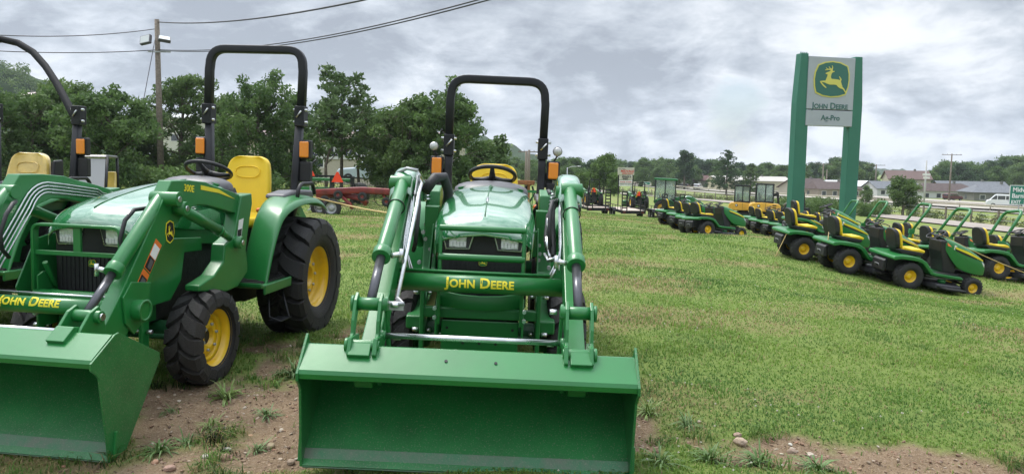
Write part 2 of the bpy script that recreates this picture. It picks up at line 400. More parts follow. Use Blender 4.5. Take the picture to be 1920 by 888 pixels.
def make_rim_mesh(rim, W, off, hub):
    """dished rim; outer side +y"""
    m = MB(); h = W*.42
    m.lathe([(rim+.012, h), (rim+.016, h-.012), (rim-.004, h-.016), (rim-.018, h-.05), (rim-.03, h-.09), (rim-.035, off+.03), (rim-.055, off+.004), (rim*.72, off-.004),
             (rim*.60, off+.018), (hub*1.12, off+.026), (hub, off+.022), (hub*.92, off-.06), (.001, off-.06)], n=56)
    m.lathe([(rim-.02, -h), (rim+.012, -h), (rim-.004, -h+.02), (rim-.03, -h+.07), (rim-.035, off-.02)], n=56)
    return m.data('rim', YEL)
FT = make_tyre_mesh(.33, .235, .195, 16, .030); RT = make_tyre_mesh(.525, .40, .27, 18, .042)
FR = make_rim_mesh(.195, .235, .015, .062); RRm = make_rim_mesh(.272, .40, .05, .085)
def bolts_mesh(r, y, n, s):
    m = MB()
    for k in range(n):
        a = 2*PI*(k+.5)/n; m.cyl((r*math.cos(a), y, r*math.sin(a)), (r*math.cos(a), y+.02, r*math.sin(a)), s, n=6)
    m.cyl((0, y-.07, 0), (0, y+.0, 0), r*.62, n=20) if False else None
    return m.data('wheel_bolt', GALV)
def bolts_one(r, y, s):
    m = MB(); m.cyl((r, y, 0), (r, y+.02, 0), s, n=6); return m.data('wheel_bolt', GALV)
FB = bolts_one(.088, .033, .011); RB = bolts_one(.13, .066, .013)
m_ = MB(); m_.cyl((0, -.09, 0), (0, .012, 0), .052, n=24); HUBF = m_.data('hub_cap', DARK)
def wheel(parent, x, y, z, side, rear, steer=0):
    rim = bpy.data.objects.new('wheel', RRm if rear else FR); COL.objects.link(rim); rim.parent = parent
    rim.location = (x, y, z); rim.rotation_euler = (0, random.uniform(0, 6), (0 if side > 0 else PI)+steer)
    rim.rotation_mode = 'XYZ'
    o = bpy.data.objects.new('tyre', RT if rear else FT); COL.objects.link(o); o.parent = rim
    nb = 8 if rear else 6
    for k in range(nb):
        o = bpy.data.objects.new('wheel_bolt', RB if rear else FB); COL.objects.link(o); o.parent = rim; o.rotation_euler = (0, 2*PI*(k+.5)/nb, 0)
    if not rear:
        o = bpy.data.objects.new('hub_cap', HUBF); COL.objects.link(o); o.parent = rim
    return rim
SQ = [(math.copysign(abs(math.cos(a))**.35, math.cos(a)), math.copysign(abs(math.sin(a))**.35, math.sin(a))) for a in [2*PI*k/16+PI/16 for k in range(16)]]
def arc(p0, p1, p2, n=6):
    """rounded corner from p0 to p2 with control p1"""
    p0, p1, p2 = Vector(p0), Vector(p1), Vector(p2)
    return [(1-t)**2*p0+2*t*(1-t)*p1+t*t*p2 for t in [k/n for k in range(n+1)]]
def interp(x, xs, ys): return float(np.interp(x, xs, ys))

def make_tractor(name, label, M, K):
    T = empty(name, label=label, cat='tractor', M=M, group=None)
    A = K['kind']; hz = K['hood_dz']; n = 0; nd = K.get('nose_dx', 0)
    # hood ------------------------------------------------------------------
    xs = [.84, 1.0, 1.2, 1.4, 1.6, 1.75, 1.87, 1.95, 2.0, 2.025, 2.03]
    zt = [1.285, 1.28, 1.265, 1.24, 1.205, 1.175, 1.145, 1.115, 1.075, 1.04, 1.00]
    wd = [.27, .28, .29, .297, .30, .30, .298, .293, .286, .282, .28]
    prof = [(1.0, -.20), (1.015, -.13), (1.0, -.075), (.955, -.038), (.88, -.018), (.7, -.006), (.4, .004), (.13, .009), (.05, .013), (0, .012)]
    prof = prof+[(-a, b) for a, b in prof[-2::-1]]
    rows = []
    for i, x in enumerate(xs):
        u = i/(len(xs)-1); row = []
        for (a, b) in prof:
            y = a*wd[i]*1.06; back = (.055*(y/.30)**2)*min(1, max(0, (x-1.5)/.5))
            dz = b*(1.6-1.0*min(1, max(0, (x-1.2)/.7))) if b < -.05 else b
            row.append((x-back+nd*min(1, max(0, (x-1.2)/.7)), y, zt[i]+hz+dz-.02*(y/.3)**2))
        rows.append(row)
    h = MB(); h.grid(rows); h.build('hood', HOODG, T, sub=2, solid=.008)
    # hood details
    r_ = MB(); r_.tube([(1.80, 0, 1.175+hz), (1.6, 0, 1.222+hz), (1.5, 0, 1.236+hz)], [.002, .010, .004], 8, prof=[(.35, 0), (0, .9), (-.2, 0), (0, -.9)] )
    r_.build('hood_ornament', CHROME, T)
    r_ = MB(); r_.tube([(x+nd*min(1, max(0, (x-1.2)/.7)), 0, interp(x, xs, zt)+hz+.0135) for x in (.88, 1.0, 1.2, 1.4, 1.6, 1.75, 1.87, 1.94)], .004, 8); r_.build('hood_seam', CASTG, T)
    for s in (-1, 1):
        m = MB(); m.tube([(.90, s*.245, 1.262+hz), (.895, s*.15, 1.284+hz), (.893, s*.06, 1.288+hz)], .012, 8, prof=[(.5, 1), (-.5, 1), (-.5, -1), (.5, -1)]); m.build('hood_vent', GREEN, T)
    # side panels, engine bay, grille
    for s in (-1, 1):
        m = MB(); m.prism([(.88, .80+hz), (1.0, 1.18+hz), (1.5, 1.16+hz), (1.86+nd, 1.03+hz), (1.90+nd, .92+hz), (1.78, .90+hz), (1.45, .86+hz)], s*.272, s*.284); m.build('side_panel', GREEN, T, bevel=.006)
        m = MB(); m.prism([(1.05, 1.055+hz), (1.8, .985+hz), (1.82, 1.01+hz), (1.05, 1.085+hz)], s*.285, s*.2875); m.build('side_stripe', YELDEC, T)
    m = MB(); m.box(.85, 1.88+nd, -.235, .235, .42, 1.02+hz); m.build('engine_block', DARK, T, bevel=.02)
    m = MB(); m.prism([(-.268, 1.02+hz), (.268, 1.02+hz), (.262, .72), (.24, .50), (-.24, .50), (-.262, .72)], 1.85+nd, 1.955+nd, 'x'); g = m.build('grille', BLACK, T, bevel=.015)
    m = MB()
    for k in range(16): 
        y = -.22+.44*k/15; m.box(1.955+nd, 1.961+nd, y-.006, y+.006, .54, .86+hz*.5)
    gm = m.build('grille_mesh', DARK, g)
    for s in (-1, 1):
        z0, z1 = .92+hz+K.get('light_dz', 0), 1.028+hz+K.get('light_dz', 0)*.5
        q = [(s*.055, z1), (s*.262, z1-.0), (s*.235, z0-.004), (s*.085, z0)]
        m = MB(); m.prism(q, 1.955+nd, 1.972+nd, 'x'); hl = m.build('headlight', CHROME, T, bevel=.006)
        c = (sum(p[0] for p in q)/4, sum(p[1] for p in q)/4); q2 = [((p[0]-c[0])*.9+c[0], (p[1]-c[1])*.82+c[1]) for p in q]
        m = MB(); m.prism(q2, 1.972+nd, 1.976+nd, 'x'); m.build('lens', DKGREY, hl)
        m = MB(); m.prism([(s*.105, z1-.018), (s*.215, z1-.018), (s*.212, z0+.014), (s*.108, z0+.014)], 1.976+nd, 1.982+nd, 'x'); m.build('reflector', LENS, hl, bevel=.003)
        m = MB()
        for k in range(5): m.box(1.982+nd, 1.986+nd, s*(.115+.021*k)-.0075, s*(.115+.021*k)+.0075, z0+.024, z0+.05)
        each(m, 'light_cell', WHITE, hl)
    # front guard
    gx = K['guard_x']; m = MB(); zt_, zm, zl = K['guard_z']; w = .282 if A == 'straight' else .245
    if A == 'straight':
        P_ = [(gx-.06, -w-.01, .60), (gx, -w-.01, .70), (gx, -w-.01, zt_-.06)]+arc((gx, -w-.01, zt_-.05), (gx, -w-.01, zt_), (gx, -w+.04, zt_))+arc((gx, w-.04, zt_), (gx, w+.01, zt_), (gx, w+.01, zt_-.05))+[(gx, w+.01, .70), (gx-.06, w+.01, .60)]
        m.tube(P_, .026, prof=[(.35, 1), (-.35, 1), (-.35, -1), (.35, -1)], up=(0, 1, 0))
        m.box(gx-.01, gx+.012, -w, w, zm-.014, zm+.014); m.box(gx-.01, gx+.01, -.025, .025, zm, zt_-.01)
        m.cyl((gx, -w-.01, zl), (gx, w+.01, zl), .042, n=20)
        for s in (-1, 1):
            m.prism([(gx+.02, .45), (gx+.02, .78), (gx-.03, .80), (gx-.22, .62), (gx-.40, .60), (gx-.40, .45)], s*.258, s*.27)
            m.tube([(gx-.02, s*.24, .86), (gx-.12, s*.25, .70)], .018, 6)
    else:
        m.tube([(gx, -w, .50), (gx, -w, zt_)], .012, 8); m.tube([(gx, w, .50), (gx, w, zt_)], .012, 8)
        m.cyl((gx, -w-.008, zt_), (gx, w+.008, zt_), .018); m.cyl((gx, -w-.008, zm), (gx, w+.008, zm), .020)
        for s in (-1, 1): m.prism([(gx+.012, .40), (gx+.012, .60), (gx-.05, .66), (gx-.4, .60), (gx-.4, .40)], s*.25, s*.262)
    m.build('front_guard', GREEN, T, bevel=.003)
    m = MB()
    for s in (-1, 1):
        for z in (.60, .545):
            for x in (gx-.03,): m.cyl((x+.05, s*.262, z), (x+.085, s*.262, z), .012, n=6)
    each(m, 'guard_bolt', CHROME, T)
    lb = logo(.052, T, frame((1.966+nd, 0, .845 if A != 'straight' else .85), (0, 1, 0), (0, 0, 1)), GREEN, YELDEC, t=.002)
    # chassis ----------------------------------------------------------------
    m = MB(); m.box(.2, 1.5, -.15, .15, .36, .62); m.box(-.35, .35, -.2, .2, .32, .78); m.box(.3, .9, -.22, .22, .5, .75); m.box(1.5, 2.02, -.16, .16, .40, .56)
    m.cyl((.8, .1, .3), (1.6, .1, .33), .03); m.cyl((.9, -.2, .4), (.9, .2, .4), .07)
    m.box(.45, .95, .16, .30, .38, .56); m.box(.45, .95, -.30, -.16, .38, .56)
    m.build('chassis', DARK, T, bevel=.012)
    m = MB(); m.cyl((0, -.5, .52), (0, .5, .52), .11); m.cyl((0, -.55, .52), (0, .55, .52), .07); m.build('rear_axle', CASTG, T)
    m = MB(); m.tube([(1.67, -.44, .33), (1.67, -.30, .35), (1.67, -.12, .37), (1.67, .12, .37), (1.67, .30, .35), (1.67, .44, .33)], [.085, .07, .06, .06, .07, .085], 14)
    for s in (-1, 1): m.cyl((1.67, s*.40, .24), (1.67, s*.40, .46), .06, n=14); m.prism([(1.60, .2), (1.75, .2), (1.75, .44), (1.60, .44)], s*.43, s*.47)
    m.cyl((1.80, -.42, .34), (1.80, .42, .34), .018); m.build('front_axle', CASTG, T, bevel=.006)
    m = MB(); m.prism([(-.235, .50), (.235, .50), (.235, .26), (.18, .24), (-.18, .24), (-.235, .26)], 2.04, 2.065, 'x')
    m.box(2.03, 2.09, -.36, .36, .515, .575); 
    for s in (-1, 1): m.box(2.02, 2.10, s*.352-.013, s*.352+.013, .22, .78); m.box(2.03, 2.12, s*.355-.03, s*.355+.03, .20, .26)
    m.tube([(2.10, -.25, .64), (2.13, -.12, .625), (2.135, 0, .62), (2.13, .12, .625), (2.10, .25, .64)], .034, prof=[(1.3, .3), (-1.3, .3), (-1.3, -.3), (1.3, -.3)], up=(0, 0, 1))
    m.build('front_mount', GREEN, T, bevel=.006)
    m = MB()
    for y, z in ((-.2, .45), (-.2, .40), (.2, .45), (.2, .40), (-.10, .36), (0, .36), (.10, .36)): m.cyl((2.064, y, z), (2.067, y, z), .009, n=10)
    each(m, 'mount_hole', DARK, T)
    m = MB()
    for s in (-1, 1):
        for z in (.66, .43, .30): m.cyl((2.06, s*.375, z), (2.06, s*.41, z), .014, n=6); m.cyl((2.06, s*.325, z), (2.06, s*.30, z), .012, n=6)
    each(m, 'mount_bolt', CHROME, T)
    if K.get('low_blade'):
        pass
    # wheels
    for s in (-1, 1):
        wheel(T, 1.67, s*.545, .325, s, False); wheel(T, 0, s*(.555), .52, s, True)
    # fenders ------------------------------------------------------------------
    fo = [(.90, .56), (.84, .70), (.76, .87), (.65, 1.04), (.54, 1.14), (.40, 1.195), (.2, 1.215), (-.05, 1.215), (-.24, 1.18), (-.34, 1.10)]
    for s in (-1, 1):
        rows = []
        for (x, z) in fo:
            row = []
            for (y, dz, dx) in ((.385, -.12, -.03), (.39, .0, -.015), (.41, .03, -.01), (.52, .025, .0), (.62, .01, .005), (.665, -.008, .01), (.682, -.05, .0)):
                row.append((x+dx+(.10*(y-.4)/.3 if x > .4 else 0)-(.07 if (x > .4 and y < .41) else 0), s*y, z+K['fend_dz']*min(1, max(0, (z-.55)/.4))+dz*(1 if z > .6 else .4)))
            rows.append(row)
        m = MB(); m.grid(rows); f = m.build('fender', GREEN, T, sub=2, solid=.012)
        m = MB(); m.prism([(.80, .56), (.70, .72), (.40, 1.14+K['fend_dz']), (-.3, 1.18+K['fend_dz']), (-.58, .95), (-.45, .70), (.3, .56)], s*.375, s*.39); m.build('fender_wall', GREEN, T)
        m = MB(); z = 1.235+K['fend_dz']; m.prism([(.34, z-.03), (.32, z+.01), (.1, z+.035), (-.3, z+.03), (-.34, z-.04)], s*.36, s*.54); m.build('fender_console', GREYP, T, bevel=.02, seg=3)
        m = MB(); m.tube([(.22, s*.60, z-.035), (.19, s*.60, z+.05)]+arc((.17, s*.60, z+.07), (.14, s*.60, z+.10), (.08, s*.60, z+.10))+[(-.05, s*.60, z+.10)]+arc((-.1, s*.60, z+.1), (-.15, s*.6, z+.09), (-.18, s*.60, z-.0)), .017, 10); m.build('grab_handle', BLACK, T)
        m = MB(); m.prism([(.56, .585), (1.06, .60), (1.12, .62), (1.12, .585), (1.06, .565), (.56, .55)], s*.30, s*.70); m.box(.56, 1.06, s*.685, s*.705, .52, .60); m.build('footrest', GREEN, T, bevel=.01)
        m = MB(); m.box(.60, 1.02, s*.40, s*.66, .594, .608)
        for k in range(9): m.box(.62+.045*k, .635+.045*k, s*.405, s*.655, .606, .616)
        m.build('rubber_mat', BLACK, T)
        m = MB(); m.tube([(.78, s*.60, .55), (.80, s*.62, .30), (.80, s*.72, .27), (.64, s*.72, .27), (.60, s*.62, .55)], .009, 8); m.box(.62, .82, s*.62, s*.73, .27, .276); m.build('step_bracket', BLKP, T)
    if K.get('fender_label'):
        q = MB(); q.box(.0, .002, -.05, .05, -.033, .033); 
        me = q.data('label', WHITE); me.transform(frame((.735, .54, .79), (0, 1, .0), (-.55, 0, .80))@Matrix.Rotation(PI/2, 4, 'Y')@Matrix.Rotation(PI/2, 4, 'X')); 
        b = MB(); pts = []
        lb_ = empty  # keep name space
        m = MB(); Mx = frame((.775, .56, .80), (0, 1, 0), (-.50, 0, .85)); 
        m.add([Mx@Vector(p) for p in ((-.055, -.036, .0), (.055, -.036, .0), (.055, .036, .0), (-.055, .036, .0), (-.055, -.036, .003), (.055, -.036, .003), (.055, .036, .003), (-.055, .036, .003))], [(0,3,2,1), (4,5,6,7), (0,1,5,4), (1,2,6,5), (2,3,7,6), (3,0,4,7)])
        lo = m.build('warning_label', WHITE, T)
        m = MB()
        for k in range(4): m.add([Mx@Vector(p) for p in ((-.045, .004-.009*k, .0036), (.045-.008*(k % 3), .004-.009*k, .0036), (.045-.008*(k % 3), -.0+.008-.009*k, .0036), (-.045, .008-.009*k, .0036))], [(0,1,2,3)])
        m.build('label_print', PINKT, lo)
    # dash, wheel, seat -----------------------------------------------------------
    sz = K['seat_dz']
    m = MB(); rows = []
    for i in range(9):
        a = PI*i/8; rr = []
        for j in range(13):
            b = -PI/2+PI*j/12
            rr.append((.78+.26*math.sin(a)*0+.24*math.cos(a)*math.cos(b)*1.0, .285*math.sin(b), 1.22+hz+.105*math.sin(a)*math.cos(b)**.6 if math.cos(b) > 1e-6 else 1.22+hz))
        rows.append(rr)
    m.grid(rows); m.prism([(.55, .80), (.52, 1.15+hz), (.58, 1.23+hz), (.98, 1.23+hz), (.98, .80)], -.22, .22); m.build('dash_cowl', GREYP, T)
    wc = Vector((.60, 0, K['wheel_z'])); tl = R_(24)
    Mw = Matrix.Translation(wc)@Matrix.Rotation(-tl, 4, 'Y')
    m = MB(); m.tube([Mw@Vector((.178*math.cos(a), .178*math.sin(a), 0)) for a in [2*PI*k/36 for k in range(36)]], .0155, 10, closed=True)
    for a in (PI/2+.5, -PI/2-.5, 0):
        m.tube([Mw@Vector((0, 0, -.03)), Mw@Vector((.09*math.cos(a), .09*math.sin(a), -.022)), Mw@Vector((.175*math.cos(a), .175*math.sin(a), 0))], [.030, .022, .014], 10)
    m.lathe([(.001, .0), (.045, -.005), (.05, -.03), (.03, -.05)], axis='z', n=20) if False else m.sphere(Mw@Vector((0, 0, -.025)), .045, 12, (1, 1, .6))
    m.tube([Mw@Vector((0, 0, -.03)), (.78, 0, wc.z-.26)], .028, 12); m.build('steering_wheel', BLACK, T)
    # seat
    zb = .93+sz*.5; zt2 = K['seat_top']; H = zt2-zb
    mm = K.get('seat_mat', VINYL); m = MB(); ol = []
    def swid(t): return interp(t, [0, .12, .35, .6, .8, .9, .96, 1.0], [.205, .228, .232, .222, .205, .190, .160, .10])
    tt = [0, .06, .12, .2, .3, .4, .5, .6, .7, .8, .86, .9, .93, .96, .98, 1.0]
    nl_ = 9; front = []; back = []
    for t in tt:
        lean = -.02-.13*t; w_ = swid(t); rf = []; rb = []
        for k in range(nl_):
            a = -1+2*k/(nl_-1); c_ = .05*a*a+.012*math.sin(t*PI)*(1-a*a)
            rf.append((lean+c_+.0, a*w_, zb+H*t)); rb.append((lean-.075+.02*a*a, a*w_*.98, zb+H*t*.995))
        front.append(rf); back.append(rb)
    loop = [r_f+r_b[::-1] for r_f, r_b in zip(front, back)]
    nL = 2*nl_; vs = [p for l_ in loop for p in l_]; fs = []
    for i in range(len(loop)-1):
        for k in range(nL): fs.append((i*nL+k, i*nL+(k+1) % nL, (i+1)*nL+(k+1) % nL, (i+1)*nL+k))
    for base in (0, (len(loop)-1)*nL):
        for k in range(nl_-1): fs.append((base+k, base+k+1, base+nL-2-k, base+nL-1-k))
    m.add(vs, fs, True); s1 = m.build('seat_back', mm, T, sub=2)
    m = MB(); rows = []
    for x, dz, w_ in ((-.06, .10, .19), (-.02, .045, .225), (.08, .01, .235), (.25, .012, .238), (.40, .02, .225), (.46, -.01, .20), (.47, -.06, .17)):
        rows.append([(x, a*w_, zb+.03+dz+.03*abs(a)**3) for a in (-1, -.9, -.6, -.2, .2, .6, .9, 1)])
    m.grid(rows); m.build('seat_cushion', mm, T, sub=2, solid=.08)
    m = MB(); pts = []
    for k in range(28):
        a = 2*PI*k/28; y = .115*math.copysign(abs(math.cos(a))**.7, math.cos(a)); t = .76+.085*math.copysign(abs(math.sin(a))**.8, math.sin(a))
        pts.append((-.02-.13*t+.045*(y/.22)**2+.018*math.sin(t*PI)+.006, y, zb+H*t))
    m.tube(pts, .004, 6, closed=True); m.build('seat_piping', mm, T)
    m = MB(); m.prism([(-.10, .72), (-.12, zb), (.42, zb-.01), (.42, .72)], -.19, .19); m.prism([(-.12, zb), (-.24, zt2-.1), (-.20, zt2-.07), (-.06, zb)], -.17, .17); m.build('seat_base', BLACK, T, bevel=.02)
    if K.get('wrap'):
        m = MB(); m.prism([(.0, .85), (-.12, 1.50), (-.24, 1.51), (-.26, .9)], .235, .27); m.build('seat_side', BLACK, T, bevel=.015)
    # levers
    for s, n_ in ((1, 2), (-1, 1)):
        for k in range(n_):
            m = MB(); m.tube([(.42+.1*k, s*.33, .74), (.50-.02*k, s*.35, .88), (.47-.06*k, s*.36, 1.02), (.44-.08*k, s*.36, 1.10)], .007, 8); lv = m.build('control_lever', BLKP, T)
            m = MB(); m.sphere((.44-.08*k, s*.36, 1.12), .026, 10, (1, 1, .8)); m.build('lever_knob', ORANGE if k == 0 else BLACK, lv)
    # rollover bar --------------------------------------------------------------
    zr, zh, hw, lean = K['rops']; zf = .98
    def fx_(z): return -.17-lean*(z-1.0)
    path = [(fx_(z)+(.10 if z == zf else 0), -y, z) for y, z in ((.40, zf), (.405, 1.12), (.415, 1.4), (hw*.985, zh))]
    m = MB(); m.tube(path, .034, prof=SQ, up=(0, 1, 0)); m.tube([(a, -b, c) for a, b, c in path], .034, prof=SQ, up=(0, 1, 0))
    m.box(-.28, .02, -.42, .42, .86, .93); m.build('rollover_frame', BLKP, T)
    if 'hoop' in K: hp = K['hoop']
    else:
        c = .15
        up_ = [(fx_(zh-.06), -hw, zh-.06), (fx_(zr-c*1.3), -hw-.005, zr-c*1.3)]+arc((fx_(zr-c), -hw, zr-c), (fx_(zr), -hw, zr), (fx_(zr), -hw+c, zr), 7)
        hp = up_+[(a, -b, c_) for a, b, c_ in up_[::-1]]
    m = MB(); m.tube(hp, .036, 16, prof=None if 'hoop' in K else SQ, up=(0, 1, 0)); m.build('rollover_hoop', BLKM if 'hoop' in K else BLKP, T)
    for s in (-1, 1):
        m = MB(); m.box(fx_(zh)-.055, fx_(zh)+.055, s*hw-.045, s*hw+.045, zh-.11, zh+.075); hb = m.build('hinge_bracket', BLKP, T, bevel=.008)
        m = MB()
        for dz in (.04, -.07): m.cyl((fx_(zh)+.02, s*(hw-.065), zh+dz), (fx_(zh)+.02, s*(hw+.07), zh+dz), .011, n=8)
        m.cyl((fx_(zh)+.062, s*hw-.02, zh-.03), (fx_(zh)+.075, s*hw+.03, zh+.03), .007, n=6); each(m, 'hinge_pin', CHROME, hb)
        za = K['amber_z']; xa = fx_(za); ya = K['amber_y']
        m = MB(); m.box(xa-.035, xa+.03, s*ya-.058, s*ya+.058, za-.085, za+.085); ah = m.build('flasher', BLACK, T, bevel=.012)
        m = MB(); m.box(xa+.03, xa+.05, s*ya-.043, s*ya+.043, za-.072, za+.072); m.build('amber_lens', AMBER, ah, bevel=.010)
        m = MB(); m.box(xa-.04, xa+.02, s*ya-.055, s*ya+.055, za-.29, za-.11); m.box(xa-.03, xa-.01, s*(hw-.01), s*ya, za-.15, za-.02); m.build('tail_lamp', BLACK, ah, bevel=.01)
        if K.get('round_lamp'):
            z2 = K['round_lamp']; m = MB(); m.lathe([(.001, -.04), (.03, -.035), (.042, 0), (.042, .012)], (xa+.02, s*(ya+.03), z2), 'x', 24); m.tube([(xa+.01, s*(ya+.03), z2-.04), (xa, s*ya, za+.08)], .008); wl = m.build('work_lamp', BLACK, T)
            m = MB(); m.lathe([(.039, .0), (.036, .010), (.02, .018), (.001, .021)], (xa+.03, s*(ya+.03), z2), 'x', 24); m.build('lamp_lens', WLENS, wl)
    # loader ---------------------------------------------------------------------
    if A == 'none': return T
    B = K['boom']; 
    for s in (-1, 1):
        m = MB(); m.prism(B, s*.47, s*.56); bo = m.build('loader_boom', GREEN, T, bevel=.006)
        if A == 'straight':
            m = MB(); m.cyl((2.48, s*.44, .66), (2.48, s*.63, .66), .062, n=28); m.lathe([(.062, s*.63), (.066, s*.635), (.05, s*.636), (.046, s*.60), (.001, s*.60)], (2.48, 0, .66), 'y', 28); m.build('boom_sleeve', GREEN, bo)
            m = MB(); m.prism([(2.33, .80), (2.52, .83), (2.60, .75), (2.58, .60), (2.50, .52), (2.38, .60)], s*.56, s*.575); m.build('boom_gusset', GREEN, bo, bevel=.004)
            # mast with fittings
            m = MB(); m.prism([(1.20, 1.28), (1.04, 1.29), (1.03, 1.21), (1.10, 1.0), (1.13, .87), (1.10, .76), (1.10, .70), (1.26, .61), (1.42, .60), (1.80, .66), (1.80, .70), (1.60, .74), (1.47, .82), (1.45, .94), (1.31, .99)], s*.48, s*.585); m.build('loader_mast', GREEN, T, bevel=.01)
            m = MB(); m.prism([(1.45, .89), (1.46, .985), (1.888, 1.015), (2.046, .99), (2.22, .70), (2.18, .60), (1.85, .60), (1.72, .72), (1.68, .90)], s*.40, s*.412); m.build('mount_frame', GREEN, T, bevel=.006)
            ct, cb, re = (2.13, 1.29), (2.61, .885), (2.84, .69)
            lt, lm, lb2 = (2.044, 1.229), (1.56, 1.055), (1.292, .942)
            m = MB(); m.cyl((lt[0], s*.585, lt[1]), (lm[0], s*.585, lm[1]), .036); m.cyl((lt[0], s*.55, lt[1]), (lt[0], s*.64, lt[1]), .042, n=24); m.cyl((lm[0], s*.585, lm[1]), (lb2[0]+.1, s*.585, lb2[1]+.04), .026); m.cyl((lb2[0], s*.55, lb2[1]), (lb2[0], s*.64, lb2[1]), .045, n=24); m.cyl((lm[0]-.0, s*.585, lm[1]), (lm[0]-.03, s*.585, lm[1]-.013), .04); lc = m.build('lift_cylinder', GREEN, T)
            m = MB(); 
            for p in ((lt[0], lt[1]), (lb2[0], lb2[1]), (ct[0], ct[1])): m.cyl((p[0], s*.63, p[1]), (p[0], s*.645, p[1]), .018, n=12)
            each(m, 'pin', CHROME, lc)
        else:
            m = MB(); m.prism([(1.15, 1.0), (1.10, 1.24), (.95, 1.28), (.84, 1.22), (.86, .9), (.9, .6), (1.2, .42), (2.0, .42), (2.0, .50), (1.45, .56), (1.22, .7)], s*.36, s*.46); m.build('loader_mast', GREEN, T, bevel=.01)
            ct, cb, re = (1.93, 1.31), (2.655, .935), (2.915, .75)
            # curved cover over the knee
            kn = [(1.35, 1.30), (1.48, 1.365), (1.62, 1.405), (1.76, 1.41), (1.88, 1.375), (1.965, 1.31), (1.99, 1.25)]
            rows = [[(x, s*.515+y, z-d) for y, d in ((-.075, .07), (-.07, .018), (-.04, .0), (.04, .0), (.07, .018), (.075, .07))] for x, z in kn]
            m = MB(); m.grid(rows); m.build('boom_cover', HOODG, bo, sub=2, solid=.008)
            m = MB(); m.cyl((1.90, s*.43, 1.30), (1.90, s*.60, 1.30), .034); m.build('knee_pin', GREEN, bo)
            m = MB(); m.cyl((1.0, s*.50, .85), (1.55, s*.50, 1.05), .035); m.cyl((1.55, s*.5, 1.05), (1.75, s*.5, 1.13), .018); m.build('lift_cylinder', GREEN, T)
        v = Vector((ct[0]-re[0], 0, ct[1]-re[1])).normalized()
        m = MB(); m.cyl((ct[0], s*.515, ct[1]), (cb[0], s*.515, cb[1]), .044 if A == 'straight' else .040, n=28); m.cyl((cb[0]+v.x*.06, s*.515, cb[1]+v.z*.06), (cb[0], s*.515, cb[1]), .050, n=28); m.cyl((ct[0], s*.46, ct[1]), (ct[0], s*(.64 if A == 'straight' else .59), ct[1]), .045, n=24); bc = m.build('bucket_cylinder', GREEN, T, bevel=.003)
        m = MB(); m.cyl((cb[0], s*.515, cb[1]), (re[0], s*.515, re[1]), .024); m.build('piston_rod', ROD, bc)
        m = MB(); m.tube([(cb[0]+v.x*.02, s*(.515-.05), cb[1]+v.z*.02), (cb[0]+v.x*.02, s*(.515-.10), cb[1]+v.z*.02+.01)], .015, 8); m.cyl((cb[0]+v.x*.02, s*.41, cb[1]-.02), (cb[0]+v.x*.02, s*.41, cb[1]+.05), .012, n=8); m.build('hose_fitting', CHROME, bc)
        if A != 'straight':
            m = MB(); m.cyl((2.97, s*.42, .745), (2.97, s*.59, .745), .032, n=24); m.cyl((2.97, s*.583, .745), (2.97, s*.598, .745), .040, n=24); each(m, 'link_pin', GREEN, T)
            m = MB()
            for yy in (.445, .565):
                m.prism([(2.93, .76), (2.96, .80), (3.01, .77), (3.06, .68), (3.07, .62), (3.17, .545), (3.13, .52), (3.03, .57), (3.01, .65)], s*yy, s*(yy+.016))
            m.prism([(2.90, .73), (2.93, .78), (2.99, .76), (2.86, .50), (2.80, .50)], s*.425, s*.44); each(m, 'tilt_link', GREEN, T, bevel=.003)
            m = MB()
            for p in ((2.97, .745), (2.86, .56), (3.13, .54)): m.cyl((p[0], s*.405, p[1]), (p[0], s*.37, p[1]), .014, n=6)
            each(m, 'link_bolt', CHROME, T)
            m = MB(); m.prism([(2.98, .60), (3.16, .62), (3.20, .55), (3.12, .44), (3.0, .35), (2.93, .38), (2.96, .5)], s*.435, s*.455); m.prism([(2.98, .60), (3.16, .62), (3.20, .55), (3.12, .44), (3.0, .35), (2.93, .38), (2.96, .5)], s*.555, s*.573); m.cyl((3.13, s*.43, .575), (3.13, s*.585, .575), .028); m.cyl((3.13, s*.575, .575), (3.13, s*.592, .575), .036); m.build('bucket_carrier', GREEN, T, bevel=.004)
        else:
            m = MB(); 
            for yy in (.44, .565): m.prism([(2.78, .69), (2.82, .745), (2.89, .72), (2.99, .62), (2.86, .50), (2.72, .42), (2.68, .48), (2.76, .58)], s*yy, s*(yy+.018))
            m.cyl((2.84, s*.42, .69), (2.84, s*.61, .69), .034); m.cyl((2.82, s*.42, .47), (2.82, s*.61, .47), .03); bk = m.build('bucket_carrier', GREEN, T, bevel=.004)
            m = MB(); m.cyl((2.84, s*.605, .69), (2.84, s*.62, .69), .02, n=14); m.build('carrier_pin', CHROME, bk)
        # hoses on the cylinder
        m = MB(); m.tube([(ct[0]+.02, s*.45, ct[1]-.06), (ct[0]+.10, s*.405, ct[1]-.07), (ct[0]+.17, s*.39, ct[1]-.13), (ct[0]+.22, s*.39, ct[1]-.24), (ct[0]+.20, s*.40, ct[1]-.34), (ct[0]+.12, s*.42, ct[1]-.40)], .013, 10); m.build('hydraulic_hose', HOSE, T)
        if A != 'straight':
            m = MB(); m.tube([Vector((2.17, s*.515, 1.176))+Vector((.05*math.cos(a)*.45, .05*math.sin(a)*s, .05*math.cos(a)*.9)) for a in [2*PI*k/20 for k in range(20)]], .004, 6, closed=True); m.build('cable_tie', BLACK, bc)
    # torque tube with lettering
    tx, tz, tr = K['tube']
    m = MB(); m.cyl((tx, -.475, tz), (tx, .475, tz), tr, n=40); m.build('cross_tube', GREEN, T)
    sg = math.radians(K['text_tilt'])
    Mt = Matrix.Translation((tx, K.get('text_y', 0), tz))@Matrix(((0, 0, 1, 0), (1, 0, 0, 0), (0, 1, 0, 0), (0, 0, 0, 1)))
